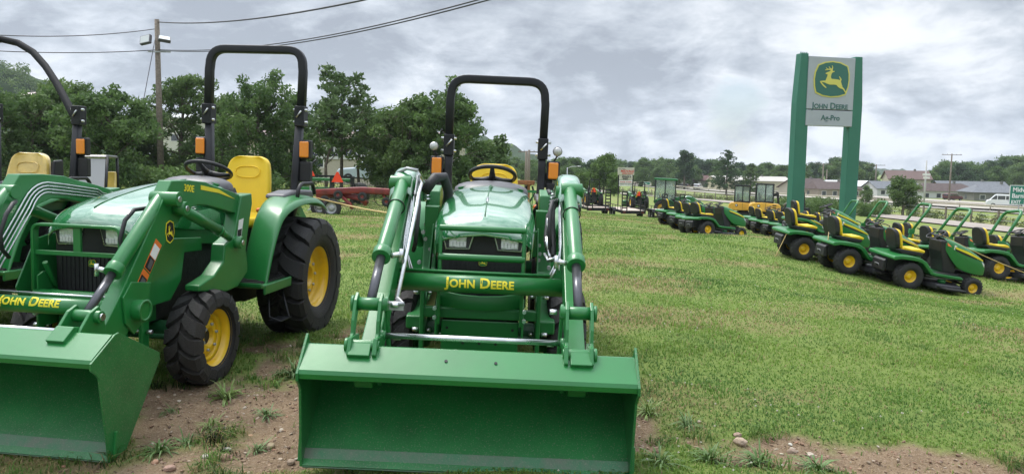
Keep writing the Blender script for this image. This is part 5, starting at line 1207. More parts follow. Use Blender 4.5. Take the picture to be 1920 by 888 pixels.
road_car(690, 345, 62, 190, 'pale blue pickup half hidden under the trees behind the rake', 'car', mat('pale_blue_paint', (.40, .47, .52), .35, coat=.5), 1.1)

# ---------------------------------------------------------------- houses
ROOFB = mat('brown_shingles', (.085, .06, .055), .85, var=.3, vscale=2, bump=.3); ROOFG = mat('grey_shingles', (.14, .15, .165), .85, var=.2, vscale=2, bump=.3)
CREAMW = mat('cream_siding', (.42, .39, .31), .7, var=.08); TANW = mat('tan_siding', (.30, .26, .20), .7, var=.1); GREYW = mat('grey_siding', (.17, .17, .145), .7, var=.1); WHW = mat('white_siding', (.55, .56, .55), .6, var=.08)
WIN = mat('window_glass', (.03, .04, .05), .1, coat=1); TRIM = mat('white_trim', (.6, .6, .58), .6)
def house(px, pyb, Y, L_, Wd, hw, hr, rz, wall, roof, label, wins=4, hip=0., name='house', door=True, cat='house', under=0):
    p = at(px, pyb, Y); T = empty(name, (p.x, Y, p.z), R_(rz), label, cat)
    m = MB(); m.box(-L_/2, L_/2, -Wd/2, Wd/2, -.8-under, hw); m.prism([(-Wd/2, hw), (Wd/2, hw), (0, hw+hr)], -L_/2+hip+.02, L_/2-hip-.02, 'x') if hip == 0 else None; w = m.build('wall', wall, T)
    e = .45; t = .14; m = MB(); hx_ = L_/2+e
    if hip == 0:
        for s in (-1, 1): m.prism([(s*(Wd/2+e), hw-hr*e/(Wd/2)), (0, hw+hr), (0, hw+hr+t), (s*(Wd/2+e), hw-hr*e/(Wd/2)+t)], -hx_, hx_, 'x')
    else:
        y1 = Wd/2+e; z0 = hw-.05; vs = [(-hx_, -y1, z0), (hx_, -y1, z0), (hx_, y1, z0), (-hx_, y1, z0), (-hx_+hip, 0, hw+hr), (hx_-hip, 0, hw+hr)]; m.add(vs, [(0,1,5,4), (2,3,4,5), (1,2,5), (3,0,4), (3,2,1,0)])
    r = m.build('roof', roof, T); m = MB(); m.box(L_*.18, L_*.18+.5, -.2, .3, hw+hr*.4, hw+hr+.6); m.build('chimney', GREYW, r)
    n = wins
    for k in range(n):
        x = -L_/2+L_*(k+.5)/n
        if door and k == n//2: m = MB(); m.box(x-.45, x+.45, -Wd/2-.04, -Wd/2+.02, 0, 2.05); m.build('door', TRIM, T); continue
        m = MB(); m.box(x-.62, x+.62, -Wd/2-.03, -Wd/2+.02, .95, 2.15); f = m.build('window', TRIM, T); m = MB(); m.box(x-.52, x+.52, -Wd/2-.045, -Wd/2-.03, 1.05, 2.05); m.build('pane', WIN, f)
    for s in (-1, 1): m = MB(); m.box(s*(L_/2-.02), s*(L_/2+.03), -.5, .5, .95, 2.05); m.build('window', WIN, T)
    return T
house(1508, 370, 200, 9, 9, 2.6, 2.2, 22, CREAMW, ROOFB, 'cream house with a steep brown roof seen left between the sign posts', 3)
house(1555, 373, 190, 12, 8, 2.6, 1.7, 14, TANW, ROOFB, 'low tan house with a long brown roof between the sign posts', 4, 1.5)
house(1585, 368, 215, 12, 8, 3.0, 1.3, 8, WHW, mat('white_metal_roof', (.7, .72, .74), .4), 'building with a bright white metal roof behind the right sign post', 3, name='shed', cat='shed')
house(1670, 371, 205, 12, 8, 2.6, 1.7, 4, WHW, ROOFG, 'pale house with a grey roof right of the right sign post', 4)
house(1697, 362, 225, 11, 8, 4.2, 2.2, -12, CREAMW, mat('reddish_roof', (.13, .085, .075), .8, var=.2), 'two storey cream house with a reddish roof behind the bushy tree', 3)
house(1765, 377, 200, 15, 8, 2.7, 1.9, 0, WHW, ROOFB, 'white house under the dark brown end of the long roof', 5, 3.)
house(1815, 376, 205, 17, 9, 2.8, 2.2, -4, TANW, ROOFG, 'long low house with a grey shingle roof, right of the brown roofed one', 5, 0)
house(1856, 381, 185, 11, 9, 2.7, 1.9, -8, GREYW, ROOFG, 'olive grey house with a front gable nearest to the white van', 3, 3)
house(1065, 352, 210, 9, 7, 2.8, 1.8, 10, TANW, ROOFB, 'small tan house beside the street lamp', 3)
house(1402, 357, 235, 22, 9, 3.0, 1.2, 2, mat('pale_yellow_siding', (.42, .40, .27), .7), mat('pale_roof', (.42, .40, .36), .7), 'long pale yellow building low among the trees above the excavators', 5, name='low_building', cat='building')
house(1306, 352, 260, 10, 7, 2.6, 1.5, 0, GREYW, mat('maroon_roof', (.10, .045, .04), .8), 'house with a dark maroon roof behind the small white car', 3)
# buildings up the slope at the left
B1 = house(672, 334, 74, 19, 9, 3.4, .9, -6, CREAMW, mat('brown_metal_roof', (.16, .10, .09), .6), 'cream building with dark lettering on its white band, behind the trees', 4, name='shop_building', cat='building')
m = MB(); m.box(-4.6, 4.6, -4.62, -4.5, 1.75, 3.1); b = m.build('sign_band', WHW, B1)
pixtext('UHLMANS', 1.25, mat('navy_letters', (.03, .03, .08), .5), B1, frame((0, -4.64, 2.42), (1, 0, 0), (0, 0, 1)), 'lettering', bold=.02, ext=.02)
house(410, 279, 130, 20, 12, 4.6, .9, 4, mat('pale_metal_wall', (.52, .52, .44), .6), mat('pale_metal_roof', (.45, .46, .45), .5), 'pale metal warehouse seen through the left rollover bar', 2, name='warehouse', cat='building', door=False)
house(56, 203, 200, 7, 6, 2.0, 1.8, -35, GREYW, mat('pale_pink_roof', (.55, .46, .44), .6), 'small house with a pale roof high on the wooded hill', 2, under=1)
# ---------------------------------------------------------------- roads, hills
def strip(name, pts, w, m, dz=.02, n=60, kind='structure'):
    P = []; pts = [Vector((*p, 0)) for p in pts]; q = []
    tt = np.linspace(0, len(pts)-1, n); xs_ = np.interp(tt, range(len(pts)), [p.x for p in pts]); ys_ = np.interp(tt, range(len(pts)), [p.y for p in pts])
    k = np.ones(7)/7; xs2 = np.convolve(np.pad(xs_, 3, 'edge'), k, 'valid'); ys2 = np.convolve(np.pad(ys_, 3, 'edge'), k, 'valid')
    rows = []
    for i in range(n):
        a = max(i-1, 0); b = min(i+1, n-1); d = Vector((xs2[b]-xs2[a], ys2[b]-ys2[a])).normalized(); nn = Vector((-d.y, d.x))
        rows.append([(xs2[i]+nn.x*w*t, ys2[i]+nn.y*w*t, G(xs2[i]+nn.x*w*t, ys2[i]+nn.y*w*t)+dz) for t in (-.5, -.25, 0, .25, .5)])
    m_ = MB(); m_.grid(rows, smooth=True); o = m_.build(name, m); return tag(o, kind=kind), xs2, ys2
ASPH = mat('pale_asphalt', (.30, .26, .225), .9, var=.15, vscale=.4, bump=.2); CONC = mat('concrete_road', (.36, .33, .28), .9, var=.12, vscale=.3)
acc = [(60, 8), (40, 34), (36.5, 50), (37.5, 70), (37, 90), (32, 128), (22, 170), (6, 230)]
_, ax_, ay_ = strip('access_road', acc, 6.5, ASPH, .10, 90)
hw1 = [(112, 20), (97, 78), (84, 128), (71, 179), (57, 232), (30, 338), (5, 430)]
strip('highway', hw1, 10, CONC, .28, 90)
strip('far_highway', [(x+20, y+8) for x, y in hw1], 10, CONC, .28, 90)
m = MB(); 
P0 = [(x-9.5, y-3) for x, y in hw1]
# pale concrete strip along the near side of the highway
strip('side_road', [(x-10.5, y-4) for x, y in hw1], 5, CONC, .14, 90)

# barrier between the access road and the highway
BAR = mat('barrier_concrete', (.40, .34, .26), .9, var=.3, vscale=1)
def offset_line(pts, off, n):
    P = [Vector(p) for p in pts]; L_ = [0]
    for a, b in zip(P[:-1], P[1:]): L_.append(L_[-1]+(b-a).length)
    s = np.linspace(0, L_[-1], n); x = np.interp(s, L_, [p.x for p in P]); y = np.interp(s, L_, [p.y for p in P])
    dx = np.gradient(x); dy = np.gradient(y); h = np.hypot(dx, dy); return x-dy/h*off, y+dx/h*off
x, y = offset_line(acc, -5.2, 60); FN = empty('roadside_fence', (float(x[20]), float(y[20]), G(x[20], y[20])), 0, 'long low wire fence with dark posts between the access road and the highway', 'fence')
ox, oy, oz = FN.location
m = MB(); wr = MB(); prev = None
for k in range(6, 60):
    z = G(x[k], y[k]); p = Vector((x[k]-ox, y[k]-oy, z-oz)); h = 1.25
    if k % 1 == 0: m.box(p.x-.07, p.x+.07, p.y-.07, p.y+.07, p.z-.2, p.z+h)
    if prev is not None:
        for zz_ in (.4, .8, 1.15): wr.cyl(prev+Vector((0, 0, zz_)), p+Vector((0, 0, zz_)), .018, n=4)
    prev = p
each(m, 'fence_post', WOOD, FN); wr.build('fence_wire', GALV, FN)
# guard rail of the highway
x, y = offset_line([(p[0]-7, p[1]-2) for p in hw1], 0, 70); GR = empty('guard_rail', (float(x[30]), float(y[30]), G(x[30], y[30])), 0, 'long pale guard rail running along the near edge of the highway', 'guard rail')
ox, oy, oz = GR.location; rows = []; m = MB()
for k in range(5, 70):
    z = G(x[k], y[k])+.25; rows.append([(x[k]-ox, y[k]-oy, z-oz+h_) for h_ in (.45, .62, .80)]); m.box(x[k]-ox-.06, x[k]-ox+.06, y[k]-oy+.03, y[k]-oy+.15, z-oz-.4, z-oz+.8)
q = MB(); q.grid(rows); q.build('rail', mat('weathered_rail', (.42, .38, .30), .7, var=.2), GR, solid=.04); each(m, 'rail_post', WOOD, GR)

def hill(name, px0, px1, tops, Y, depth, base, m, seed, bump=3., nx=140, ny=40, label=None):
    """ridge standing at distance Y; tops: list of (px, py) skyline"""
    xs_ = np.linspace(px0, px1, nx); sk = np.interp(xs_, [t[0] for t in tops], [t[1] for t in tops])
    topz = np.array([at(a, b, Y+depth*.5).z for a, b in zip(xs_, sk)]); xw = np.array([at(a, 320, Y+depth*.5).x for a in xs_])
    V = []; t = np.linspace(0, 1, ny)
    for j in range(ny):
        s = t[j]; prof = np.sin(PI*min(1, s*1.0))**.8 if s <= .5 else np.sin(PI*s)**.8
        yy = Y+depth*s; z = base+(topz-base)*prof
        bx = xw/bump; by = yy/bump
        c = (vnoise(bx*.5, np.full_like(bx, by*.5), seed)-.5)*bump*1.0+(vnoise(bx*1.2, np.full_like(bx, by*1.2), seed+3)-.5)*bump*.7
        V.append(np.stack([xw, np.full_like(xw, yy), z+c*np.clip(prof*2, 0, 1)], -1))
    V = np.array(V).reshape(-1, 3); idx = np.arange(nx*ny).reshape(ny, nx)
    F = np.stack([idx[:-1, :-1], idx[:-1, 1:], idx[1:, 1:], idx[1:, :-1]], -1).reshape(-1, 4)
    o = raw(name, V, F, m, nv=4, smooth=True); tag(o, kind='structure'); return o
HM = mat('wooded_hillside', (.030, .060, .016), .95, vscale=.12, var=.5, bump=1., bscale=.8, col2=(.016, .036, .012), spec=.1)
hill('wooded_hill', -700, 175, [(-700, 60), (-200, 90), (0, 122), (30, 138), (60, 160), (80, 200), (110, 250), (175, 320)], 240, 160, 1, HM, 5, 5., 220, 50)
hill('middle_hill', 700, 1110, [(700, 262), (880, 256), (910, 258), (945, 272), (985, 290), (1030, 312), (1110, 335)], 620, 300, -5, HM, 9, 8., 160, 30)
hill('distant_hill', 1020, 2600, [(1020, 330), (1300, 318), (1590, 322), (1640, 319), (1690, 321), (1760, 330), (2000, 328), (2600, 335)], 1250, 300, -5, HM, 14, 10., 160, 20)
hill('left_distant_hill', -1500, 760, [(-1500, 230), (-600, 250), (300, 300), (760, 312)], 900, 300, -5, HM, 19, 8., 160, 20)
# grassy bank left, behind the trees
BM = mat('bank_grass', (.10, .15, .04), .95, vscale=.4, var=.3, bump=.5, bscale=3, spec=.1)
hill('grassy_bank', 330, 900, [(330, 330), (380, 292), (420, 279), (520, 285), (640, 312), (760, 328), (900, 338)], 96, 50, -.5, BM, 25, .25, 60, 20)

# haze in the valley air
def haze_box(dens):
    m = MB(); m.box(-1900, 1900, -500, 1900, -12, 130); o = m.build('haze', None); hm = bpy.data.materials.new('haze_air'); hm.use_nodes = True; nt = hm.node_tree; nt.nodes.clear()
    out = nt.nodes.new('ShaderNodeOutputMaterial'); v = nt.nodes.new('ShaderNodeVolumePrincipled'); v.inputs['Density'].default_value = dens; v.inputs['Color'].default_value = (.86, .92, 1, 1); v.inputs['Anisotropy'].default_value = .2
    nt.links.new(v.outputs[0], out.inputs['Volume']); o.data.materials.append(hm); tag(o, kind='stuff'); return o
haze_box(.00020)
# ---------------------------------------------------------------- trees
def leaf_mat(name, c1, c2, tr=.25):
    m = bpy.data.materials.new(name); m.use_nodes = True; nt = m.node_tree; N = nt.nodes; L = nt.links; b = N['Principled BSDF']
    ca = N.new('ShaderNodeVertexColor'); ca.layer_name = 'tint'; mx = N.new('ShaderNodeMix'); mx.data_type = 'RGBA'; se = N.new('ShaderNodeSeparateColor'); L.new(ca.outputs[0], se.inputs[0])
    L.new(se.outputs[0], mx.inputs['Factor']); mx.inputs['A'].default_value = (*c1, 1); mx.inputs['B'].default_value = (*c2, 1); L.new(mx.outputs['Result'], b.inputs['Base Color'])
    b.inputs['Roughness'].default_value = .6; b.inputs['Specular IOR Level'].default_value = .25
    t = N.new('ShaderNodeBsdfTranslucent'); L.new(mx.outputs['Result'], t.inputs['Color']); ms = N.new('ShaderNodeMixShader'); ms.inputs[0].default_value = tr
    L.new(b.outputs[0], ms.inputs[1]); L.new(t.outputs[0], ms.inputs[2]); L.new(ms.outputs[0], N['Material Output'].inputs['Surface']); return m
LF_D = leaf_mat('dark_leaves', (.052, .105, .032), (.145, .23, .070), .4); LF_M = leaf_mat('green_leaves', (.062, .118, .038), (.165, .245, .078), .4); LF_L = leaf_mat('light_leaves', (.06, .11, .02), (.13, .22, .045))
LF_B = leaf_mat('bluish_leaves', (.032, .070, .030), (.085, .145, .060), .35); LF_S = leaf_mat('locust_leaves', (.06, .11, .035), (.14, .21, .08))
def leaves(C, R, n, size, r, flat=1., droop=0.):
    """leaf quads scattered round the cluster centres C (k,3) with radii R"""
    k = len(C); w = R**2; id_ = r.choice(k, n, p=w/w.sum()); g = r.normal(size=(n, 3)); g /= np.linalg.norm(g, axis=1)[:, None]
    rad = R[id_]*(r.random(n)**.42); P = C[id_]+g*rad[:, None]*np.array([1, 1, flat]); P[:, 2] -= droop*r.random(n)*R[id_]
    u = r.normal(size=(n, 3)); u /= np.linalg.norm(u, axis=1)[:, None]; v = np.cross(u, r.normal(size=(n, 3))); v /= np.linalg.norm(v, axis=1)[:, None]
    s = size*(.6+.8*r.random(n))[:, None]; a = P-u*s; b = P+v*s*.45; c = P+u*s; d = P-v*s*.45
    V = np.stack([a, b, c, d], 1).reshape(-1, 3); F = np.arange(4*n).reshape(n, 4)
    clump = (r.random(k)*.55)[id_]; t = np.clip(clump+.45*r.random(n), 0, 1); col = np.zeros((4*n, 4)); col[:, 0] = np.repeat(t, 4); col[:, 3] = 1
    return V, F, col
def branches(h, spread, r, trunk_r, nl=9, first=.25, up=.6, tips=4, lean=0.):
    m = MB(); tp = []; top = Vector((lean, 0, h*.86)); TP = [Vector((0, 0, -.3)), Vector((lean*.2+r.normal()*.1, r.normal()*.1, h*.3)), Vector((lean*.6+r.normal()*.15, r.normal()*.15, h*.6)), top]
    m.tube(TP, [trunk_r*1.25, trunk_r*.85, trunk_r*.5, trunk_r*.15], 10); tp.append((top, .8))
    for k in range(nl):
        t = first+(.95-first)*(k+.5*r.random())/nl; f = t*3; i = min(2, int(f*.95)); base = TP[i].lerp(TP[i+1], min(1, max(0, (t*h*.86-TP[i].z)/(TP[i+1].z-TP[i].z))))
        a = k*2.4+r.random(); ln = spread*(1-.55*abs(t-.45)/.55)*(.75+.4*r.random()); dr = Vector((math.cos(a), math.sin(a), up*(.5+t)+r.normal()*.15)).normalized()
        e = base+dr*ln; mid = base.lerp(e, .5)+Vector((r.normal(), r.normal(), r.normal()))*ln*.06
        m.tube([base, mid, e], [trunk_r*.42*(1.1-t*.6), trunk_r*.26, trunk_r*.08], 6); tp.append((e, 1.)); tp.append((mid, .8))
        for q in range(tips):
            d2_ = Vector((r.normal(), r.normal(), r.normal()*.6+.35)).normalized(); s0 = base.lerp(e, .35+.6*r.random()); e2 = s0+d2_*ln*(.28+.3*r.random())
            m.tube([s0, e2], [trunk_r*.13, trunk_r*.04], 4); tp.append((e2, .75))
    return m, tp
def make_tree(name, h, spread, lm, n, size, seed, cr=1.0, nl=9, first=.25, up=.6, tips=4, trunk_r=None, flat=.8, lean=0., parts=('trunk', 'crown')):
    r = np.random.default_rng(seed); T = empty(name); m, tp = branches(h, spread, r, trunk_r or h*.022, nl, first, up, tips, lean)
    m.build('trunk', BARK, T); C = np.array([tuple(p) for p, _ in tp]); R = np.array([cr*w*(.75+.5*r.random()) for _, w in tp]); C = C+r.normal(size=C.shape)*cr*.15
    V, F, c = leaves(C, R, n, size, r, flat); raw('crown', V, F, lm, 4, {'tint': c}, parent=T); return T
def make_conifer(name, h, lm, n, size, seed, wide=.32, ragged=.3):
    r = np.random.default_rng(seed); T = empty(name); m = MB(); m.tube([(0, 0, -.3), (0, 0, h*.97)], [h*.02, h*.003], 8); C = []; R = []
    for k in range(26):
        t = .12+.86*k/26; ln = h*wide*(1-t)**.75*(.7+.6*r.random())+h*.03
        for q in range(4):
            a = r.random()*6.3; d = Vector((math.cos(a), math.sin(a), .18)); e = Vector((0, 0, t*h))+d*ln; m.tube([(0, 0, t*h), e], [h*.004, h*.001], 4)
            for f in (.35, .7, 1.): C.append(tuple(Vector((0, 0, t*h)).lerp(e, f))); R.append(h*.045*(1.25-t*.6))
    m.build('trunk', BARK, T); V, F, c = leaves(np.array(C), np.array(R), n, size, r, .55); raw('crown', V, F, lm, 4, {'tint': c}, parent=T); return T
def put(T, px, Y, label, group=None, pyb=345, rz=0, sc=1., used_=[None], cat='tree', z=None):
    p = at(px, pyb, Y); T.location = (p.x, Y, (G(p.x, Y) if z is None else z)-.05); T.rotation_euler = (0, 0, rz); T.scale = (sc, sc, sc); return tag(T, label, cat, group)
# near belt of trees behind the machines
GB = 'broadleaf trees behind the tractors'
def ht(px, py, Y):  # height needed so the crown reaches the pixel row
    b = at(px, 345, Y); return at(px, py, Y).z-G(b.x, Y)
near = [
 ('broadleaf_tree', 60, 44, 178, 3.2, LF_D, 11, 'dark broadleaf tree at the left edge behind the folded rollover bar'),
 ('broadleaf_tree', 128, 46, 142, 2.5, LF_M, 12, 'greyish tree with wispy top shoots under the curved rollover bar'),
 ('broadleaf_tree', 205, 40, 175, 2.6, LF_D, 13, 'darkest dense tree, left of the floodlight pole'),
 ('broadleaf_tree', 265, 48, 212, 1.8, LF_M, 14, 'lower light tree immediately left of the floodlight pole'),
 ('broadleaf_tree', 345, 50, 122, 2.6, LF_M, 15, 'tall airy tree immediately right of the floodlight pole'),
 ('broadleaf_tree', 415, 54, 172, 2.0, LF_M, 16, 'mid green tree framed by the left part of the rollover bar'),
 ('broadleaf_tree', 488, 45, 148, 2.7, LF_D, 17, 'broad dark tree framed by the right part of the rollover bar'),
 ('broadleaf_tree', 548, 50, 165, 1.8, LF_D, 18, 'dark tree just right of the left rollover bar'),
 ('broadleaf_tree', 738, 47, 200, 1.9, LF_M, 20, 'rounded tree with drooping boughs behind the red rake'),
 ('broadleaf_tree', 775, 44, 178, 2.5, LF_M, 21, 'full tree left of the middle rollover bar'),
 ('broadleaf_tree', 842, 42, 160, 2.3, LF_D, 22, 'largest dark tree, behind the left leg of the middle rollover bar'),
 ('broadleaf_tree', 905, 50, 262, 1.5, LF_M, 23, 'low drooping tree inside the middle rollover bar'),
 ('broadleaf_tree', -60, 40, 150, 3.2, LF_D, 24, 'dark broadleaf tree just beyond the left edge'),
]
for (nm, px, Y, py, sp, lm, sd, lb) in near:
    h = ht(px, py, Y)
    T = make_tree(nm, h, sp*1.08, lm, 11500, .115, sd, cr=.55, nl=17, first=.10, up=.55, tips=6, flat=.8); put(T, px, Y, lb, GB)
T = make_tree('locust_tree', ht(640, 118, 45), 2.4, LF_S, 2600, .14, 33, cr=.42, nl=13, first=.36, up=.9, tips=5, trunk_r=.10, flat=.7); put(T, 640, 45, 'thin pale locust tree with see through crown in front of the cream building', GB)
T = make_tree('locust_tree', ht(612, 175, 43), 1.9, LF_S, 2400, .14, 34, cr=.42, nl=12, first=.34, up=.9, tips=5, trunk_r=.09, flat=.7); put(T, 612, 43, 'shorter thin locust tree just left of the tallest one', GB)
T = make_tree('locust_tree', ht(668, 190, 48), 1.9, LF_M, 2400, .14, 35, cr=.42, nl=11, first=.36, up=.8, tips=5, trunk_r=.09, flat=.7); put(T, 674, 48, 'thin locust tree before the white lettered band', GB)
T = make_tree('sapling', ht(938, 238, 40), .7, LF_S, 500, .14, 36, cr=.35, nl=8, first=.5, up=1.2, tips=3, trunk_r=.04); put(T, 940, 40, 'single wispy branch top right of the trees in the middle rollover bar', GB)
# undergrowth under the belt
r = np.random.default_rng(5); k = 150; px = r.uniform(-60, 960, k); C = []
for q in px: Y = r.uniform(38, 52); p = at(q, 345, Y); C.append((p.x, Y, G(p.x, Y)+r.uniform(.2, 1.2)))
C = np.array(C); keep = [i for i in range(k) if not ((585 < px[i] < 712 or 385 < px[i] < 450) and C[i, 1] < 60)]; C = C[keep]
V, F, c = leaves(C, np.full(len(C), .8), 42000, .11, r, .7); o = raw('undergrowth', V, F, LF_D, 4, {'tint': c}); tag(o, kind='stuff')
# individual far trees
def solo(T, px, pyt, Y, h0, lb, pyb=350, grp=None): sc = (at(px, pyt, Y).z-G(at(px, pyb, Y).x, Y))/h0; put(T, px, Y, lb, grp, pyb, 0, sc)
solo(make_tree('round_tree', 10, 4.2, LF_L, 9000, .26, 51, cr=1.5, nl=14, first=.12, up=.45), 1132, 291, 130, 9.6, 'bright green rounded tree left of the roadside board')
solo(make_tree('young_tree', 6, 2.0, LF_L, 4000, .2, 52, cr=.9, nl=10, first=.1), 1152, 322, 118, 5.8, 'small bright green tree close left of the roadside board')
solo(make_tree('young_tree', 6, 2.6, LF_L, 4000, .2, 53, cr=1.0, nl=10, first=.1), 1092, 322, 125, 5.8, 'low light green tree right of the middle rollover bar')
solo(make_tree('cottonwood_tree', 14, 3.0, LF_B, 9000, .28, 54, cr=1.3, nl=13, first=.25, up=.8), 1283, 279, 230, 13.6, 'tall dark tree with an open split top above the cab tractor')
solo(make_conifer('pine_tree', 14, LF_B, 9000, .22, 55, .38), 1362, 277, 190, 14.2, 'tall ragged pine left above the excavators')
solo(make_conifer('spruce_tree', 10, LF_M, 7000, .2, 56, .30), 1407, 303, 190, 10.2, 'narrow pointed tree right above the excavators')
solo(make_tree('bushy_tree', 5, 1.9, LF_M, 9000, .13, 57, cr=.75, nl=12, first=.22, up=.6, trunk_r=.11), 1692, 329, 84, 5.1, 'bushy young tree standing by the fence before the houses', 398)
# tree line variants
GLn = 'trees of the far tree line'
kinds = [make_tree('tree_line_tree', 12, 4.6, lm, 5200, .36, 70+i, cr=1.75, nl=12, first=.08, up=.5) for i, lm in enumerate((LF_D, LF_B, LF_M, LF_D, LF_B))]
for t in kinds: t.hide_render = False
r = np.random.default_rng(9); first = [True]*5
sky_ = [(940, 300), (985, 305), (1020, 300), (1050, 297), (1080, 297), (1110, 303), (1170, 306), (1190, 306), (1210, 303), (1240, 300), (1262, 302), (1300, 298), (1330, 302), (1380, 312), (1420, 314), (1450, 312), (1480, 312), (1520, 312), (1560, 304), (1610, 300), (1660, 332), (1700, 326), (1740, 330), (1760, 305), (1790, 306), (1820, 311), (1850, 310), (1880, 300), (1900, 296), (1940, 295), (2000, 295), (2060, 300), (2140, 296)]
sky_ = [(a, b-9) for a, b in sky_]
n_ = 0
for px in np.arange(955, 2200, 16.5):
    px = px+r.uniform(-6, 6); top = np.interp(px, [a for a, _ in sky_], [b for _, b in sky_])+r.uniform(-3, 5)
    if 1640 < px < 1730: top = r.uniform(334, 340)
    Y = r.uniform(265, 330) if px > 1120 else r.uniform(190, 250); k = r.integers(0, 5); g0 = G(at(px, 350, Y).x, Y)
    sc = (at(px, top, Y).z-g0)/12.6
    t = kinds[k] if first[k] else copy_tree(kinds[k]); first[k] = False
    put(t, px, Y, 'green broadleaf tree standing in the far tree line', GLn, 350, r.uniform(0, 6), sc); t.scale = (sc*1.15, sc*1.15, sc); n_ += 1
for px in np.arange(960, 2200, 34):
    Y = r.uniform(235, 262) if px > 1120 else r.uniform(160, 185); k = r.integers(0, 5); px = px+r.uniform(-8, 8)
    if 1490 < px < 1600 or 1640 < px < 1730: continue
    top = np.interp(px, [a for a, _ in sky_], [b for _, b in sky_])+r.uniform(14, 22); sc = (at(px, top, Y).z-G(at(px, 350, Y).x, Y))/12.6
    t = copy_tree(kinds[k]); put(t, px, Y, 'green broadleaf tree standing in the far tree line', GLn, 350, r.uniform(0, 6), sc)
for px, Y, top in ((1625, 150, 345), (1500, 240, 322), (1600, 235, 305), (1745, 235, 318)):
    sc = (at(px, top, Y).z-G(at(px, 350, Y).x, Y))/12.6; t = copy_tree(kinds[2]); put(t, px, Y, 'green broadleaf tree standing in the far tree line', GLn, 350, r.uniform(0, 6), sc)
# wooded hill crowns
hv = bpy.data.objects['wooded_hill'].data; co_ = np.zeros(len(hv.vertices)*3, np.float32); hv.vertices.foreach_get('co', co_); co_ = co_.reshape(-1, 3); co_ = co_[(co_[:, 1] < 330) & (co_[:, 0] > -330)]
rh = np.random.default_rng(3); pick = co_[rh.choice(len(co_), 1500)]+rh.normal(size=(1500, 3))*np.array([3, 2, .8]); V, F, c = leaves(pick, 1.8+1.6*rh.random(1500), 75000, .55, rh, .8); o = raw('hill_woods', V, F, LF_M, 4, {'tint': c}); tag(o, kind='stuff')
# weeds and shrubs along the fence
r = np.random.default_rng(21); x, y = offset_line(acc, -5.6, 400); C = []; R = []; 
for k in range(40, 400):
    if r.random() < .85: C.append((x[k]+r.normal()*.8, y[k]+r.normal()*.8, G(x[k], y[k])+.35*r.random()+.1)); R.append(.35+.45*r.random())
C = np.array(C); R = np.array(R); V, F, c = leaves(C, R, 30000, .10, r, .9); o = raw('roadside_weeds', V, F, leaf_mat('weed_leaves', (.10, .085, .045), (.09, .14, .04)), 4, {'tint': c}); tag(o, kind='stuff')
C2 = []; R2 = []
for px, Y in [(1470+9*k, 78+4*math.sin(k)) for k in range(22)]:
    if 1655 < px < 1720: continue
    p = at(px, 380, Y); C2.append((p.x, Y, G(p.x, Y)+.6)); R2.append(.7+.5*r.random())
V, F, c = leaves(np.array(C2), np.array(R2), 16000, .12, r, 1.); o = raw('roadside_shrubs', V, F, LF_M, 4, {'tint': c}); tag(o, kind='stuff')
# ---------------------------------------------------------------- turf, pebbles, weeds
def grass_mat():
    m = bpy.data.materials.new('grass_blades'); m.use_nodes = True; nt = m.node_tree; N = nt.nodes; L = nt.links; b = N['Principled BSDF']
    ca = N.new('ShaderNodeVertexColor'); ca.layer_name = 'tint'; L.new(ca.outputs[0], b.inputs['Base Color']); b.inputs['Roughness'].default_value = .55; b.inputs['Specular IOR Level'].default_value = .3
    t = N.new('ShaderNodeBsdfTranslucent'); L.new(ca.outputs[0], t.inputs['Color']); ms = N.new('ShaderNodeMixShader'); ms.inputs[0].default_value = .5
    L.new(b.outputs[0], ms.inputs[1]); L.new(t.outputs[0], ms.inputs[2]); L.new(ms.outputs[0], N['Material Output'].inputs['Surface']); return m
GM_ = grass_mat()
r = np.random.default_rng(77)
def blades(x, y, h, w, bend, c, r):
    n = len(x); z = gz(x, y); a = r.random(n)*2*PI; d = np.stack([np.cos(a), np.sin(a), np.zeros(n)], 1); s = np.stack([-np.sin(a), np.cos(a), np.zeros(n)], 1)
    B = np.stack([x, y, z-.004], 1); up = np.array([0, 0, 1.])
    m1 = B+up*(h*.55)[:, None]+d*(h*bend*.25)[:, None]; tp = B+up*(h*(1-.45*bend))[:, None]+d*(h*bend)[:, None]
    V = np.stack([B-s*(w*.5)[:, None], B+s*(w*.5)[:, None], m1+s*(w*.42)[:, None], tp, m1-s*(w*.42)[:, None]], 1).reshape(-1, 3)
    o = np.arange(n)[:, None]*5; F = np.concatenate([o+np.array([0, 1, 2]), o+np.array([0, 2, 4]), o+np.array([4, 2, 3])], 0)
    base = c*.9; C = np.stack([base, base, c, c*1.12, c], 1).reshape(-1, 3); C = np.concatenate([C, np.ones((len(C), 1))], 1); return V, F, C  # shade painted into the colour: blade base darker, tip paler
def gz(x, y):
    z = ground_np(x, y)+(fbm(x*1.3, y*1.3, 3, 3)-.5)*.05*np.clip(y/2, 0, 1); D = dirt_mask(x, y)
    return z+(-.02*D+D*(fbm(x*9, y*9, 4, 41)-.5)*.07)*((np.abs(x) < 9.5) & (y > 2) & (y < 14.5))
def turf_color(x, y, n):
    g1 = np.array([.105, .215, .040]); g2 = np.array([.215, .325, .060]); g3 = np.array([.072, .160, .042]); tan = np.array([.42, .33, .18])
    t = np.clip(fbm(x*.8, y*.8, 3, 51)*1.6-.35+r.normal(size=n)*.22, 0, 1)[:, None]; c = g1*(1-t)+g2*t
    k = np.clip((fbm(x*2.2, y*2.2, 3, 61)-.52)*5, 0, 1)[:, None]; c = c*(1-k*.5)+g3*k*.5
    dr = r.random(n) < (.04+.58*dry_mask(x, y)); c[dr] = tan*(.55+.6*r.random(dr.sum()))[:, None]*np.array([1, 1, .95]); return c*(.88+.24*r.random(n))[:, None]
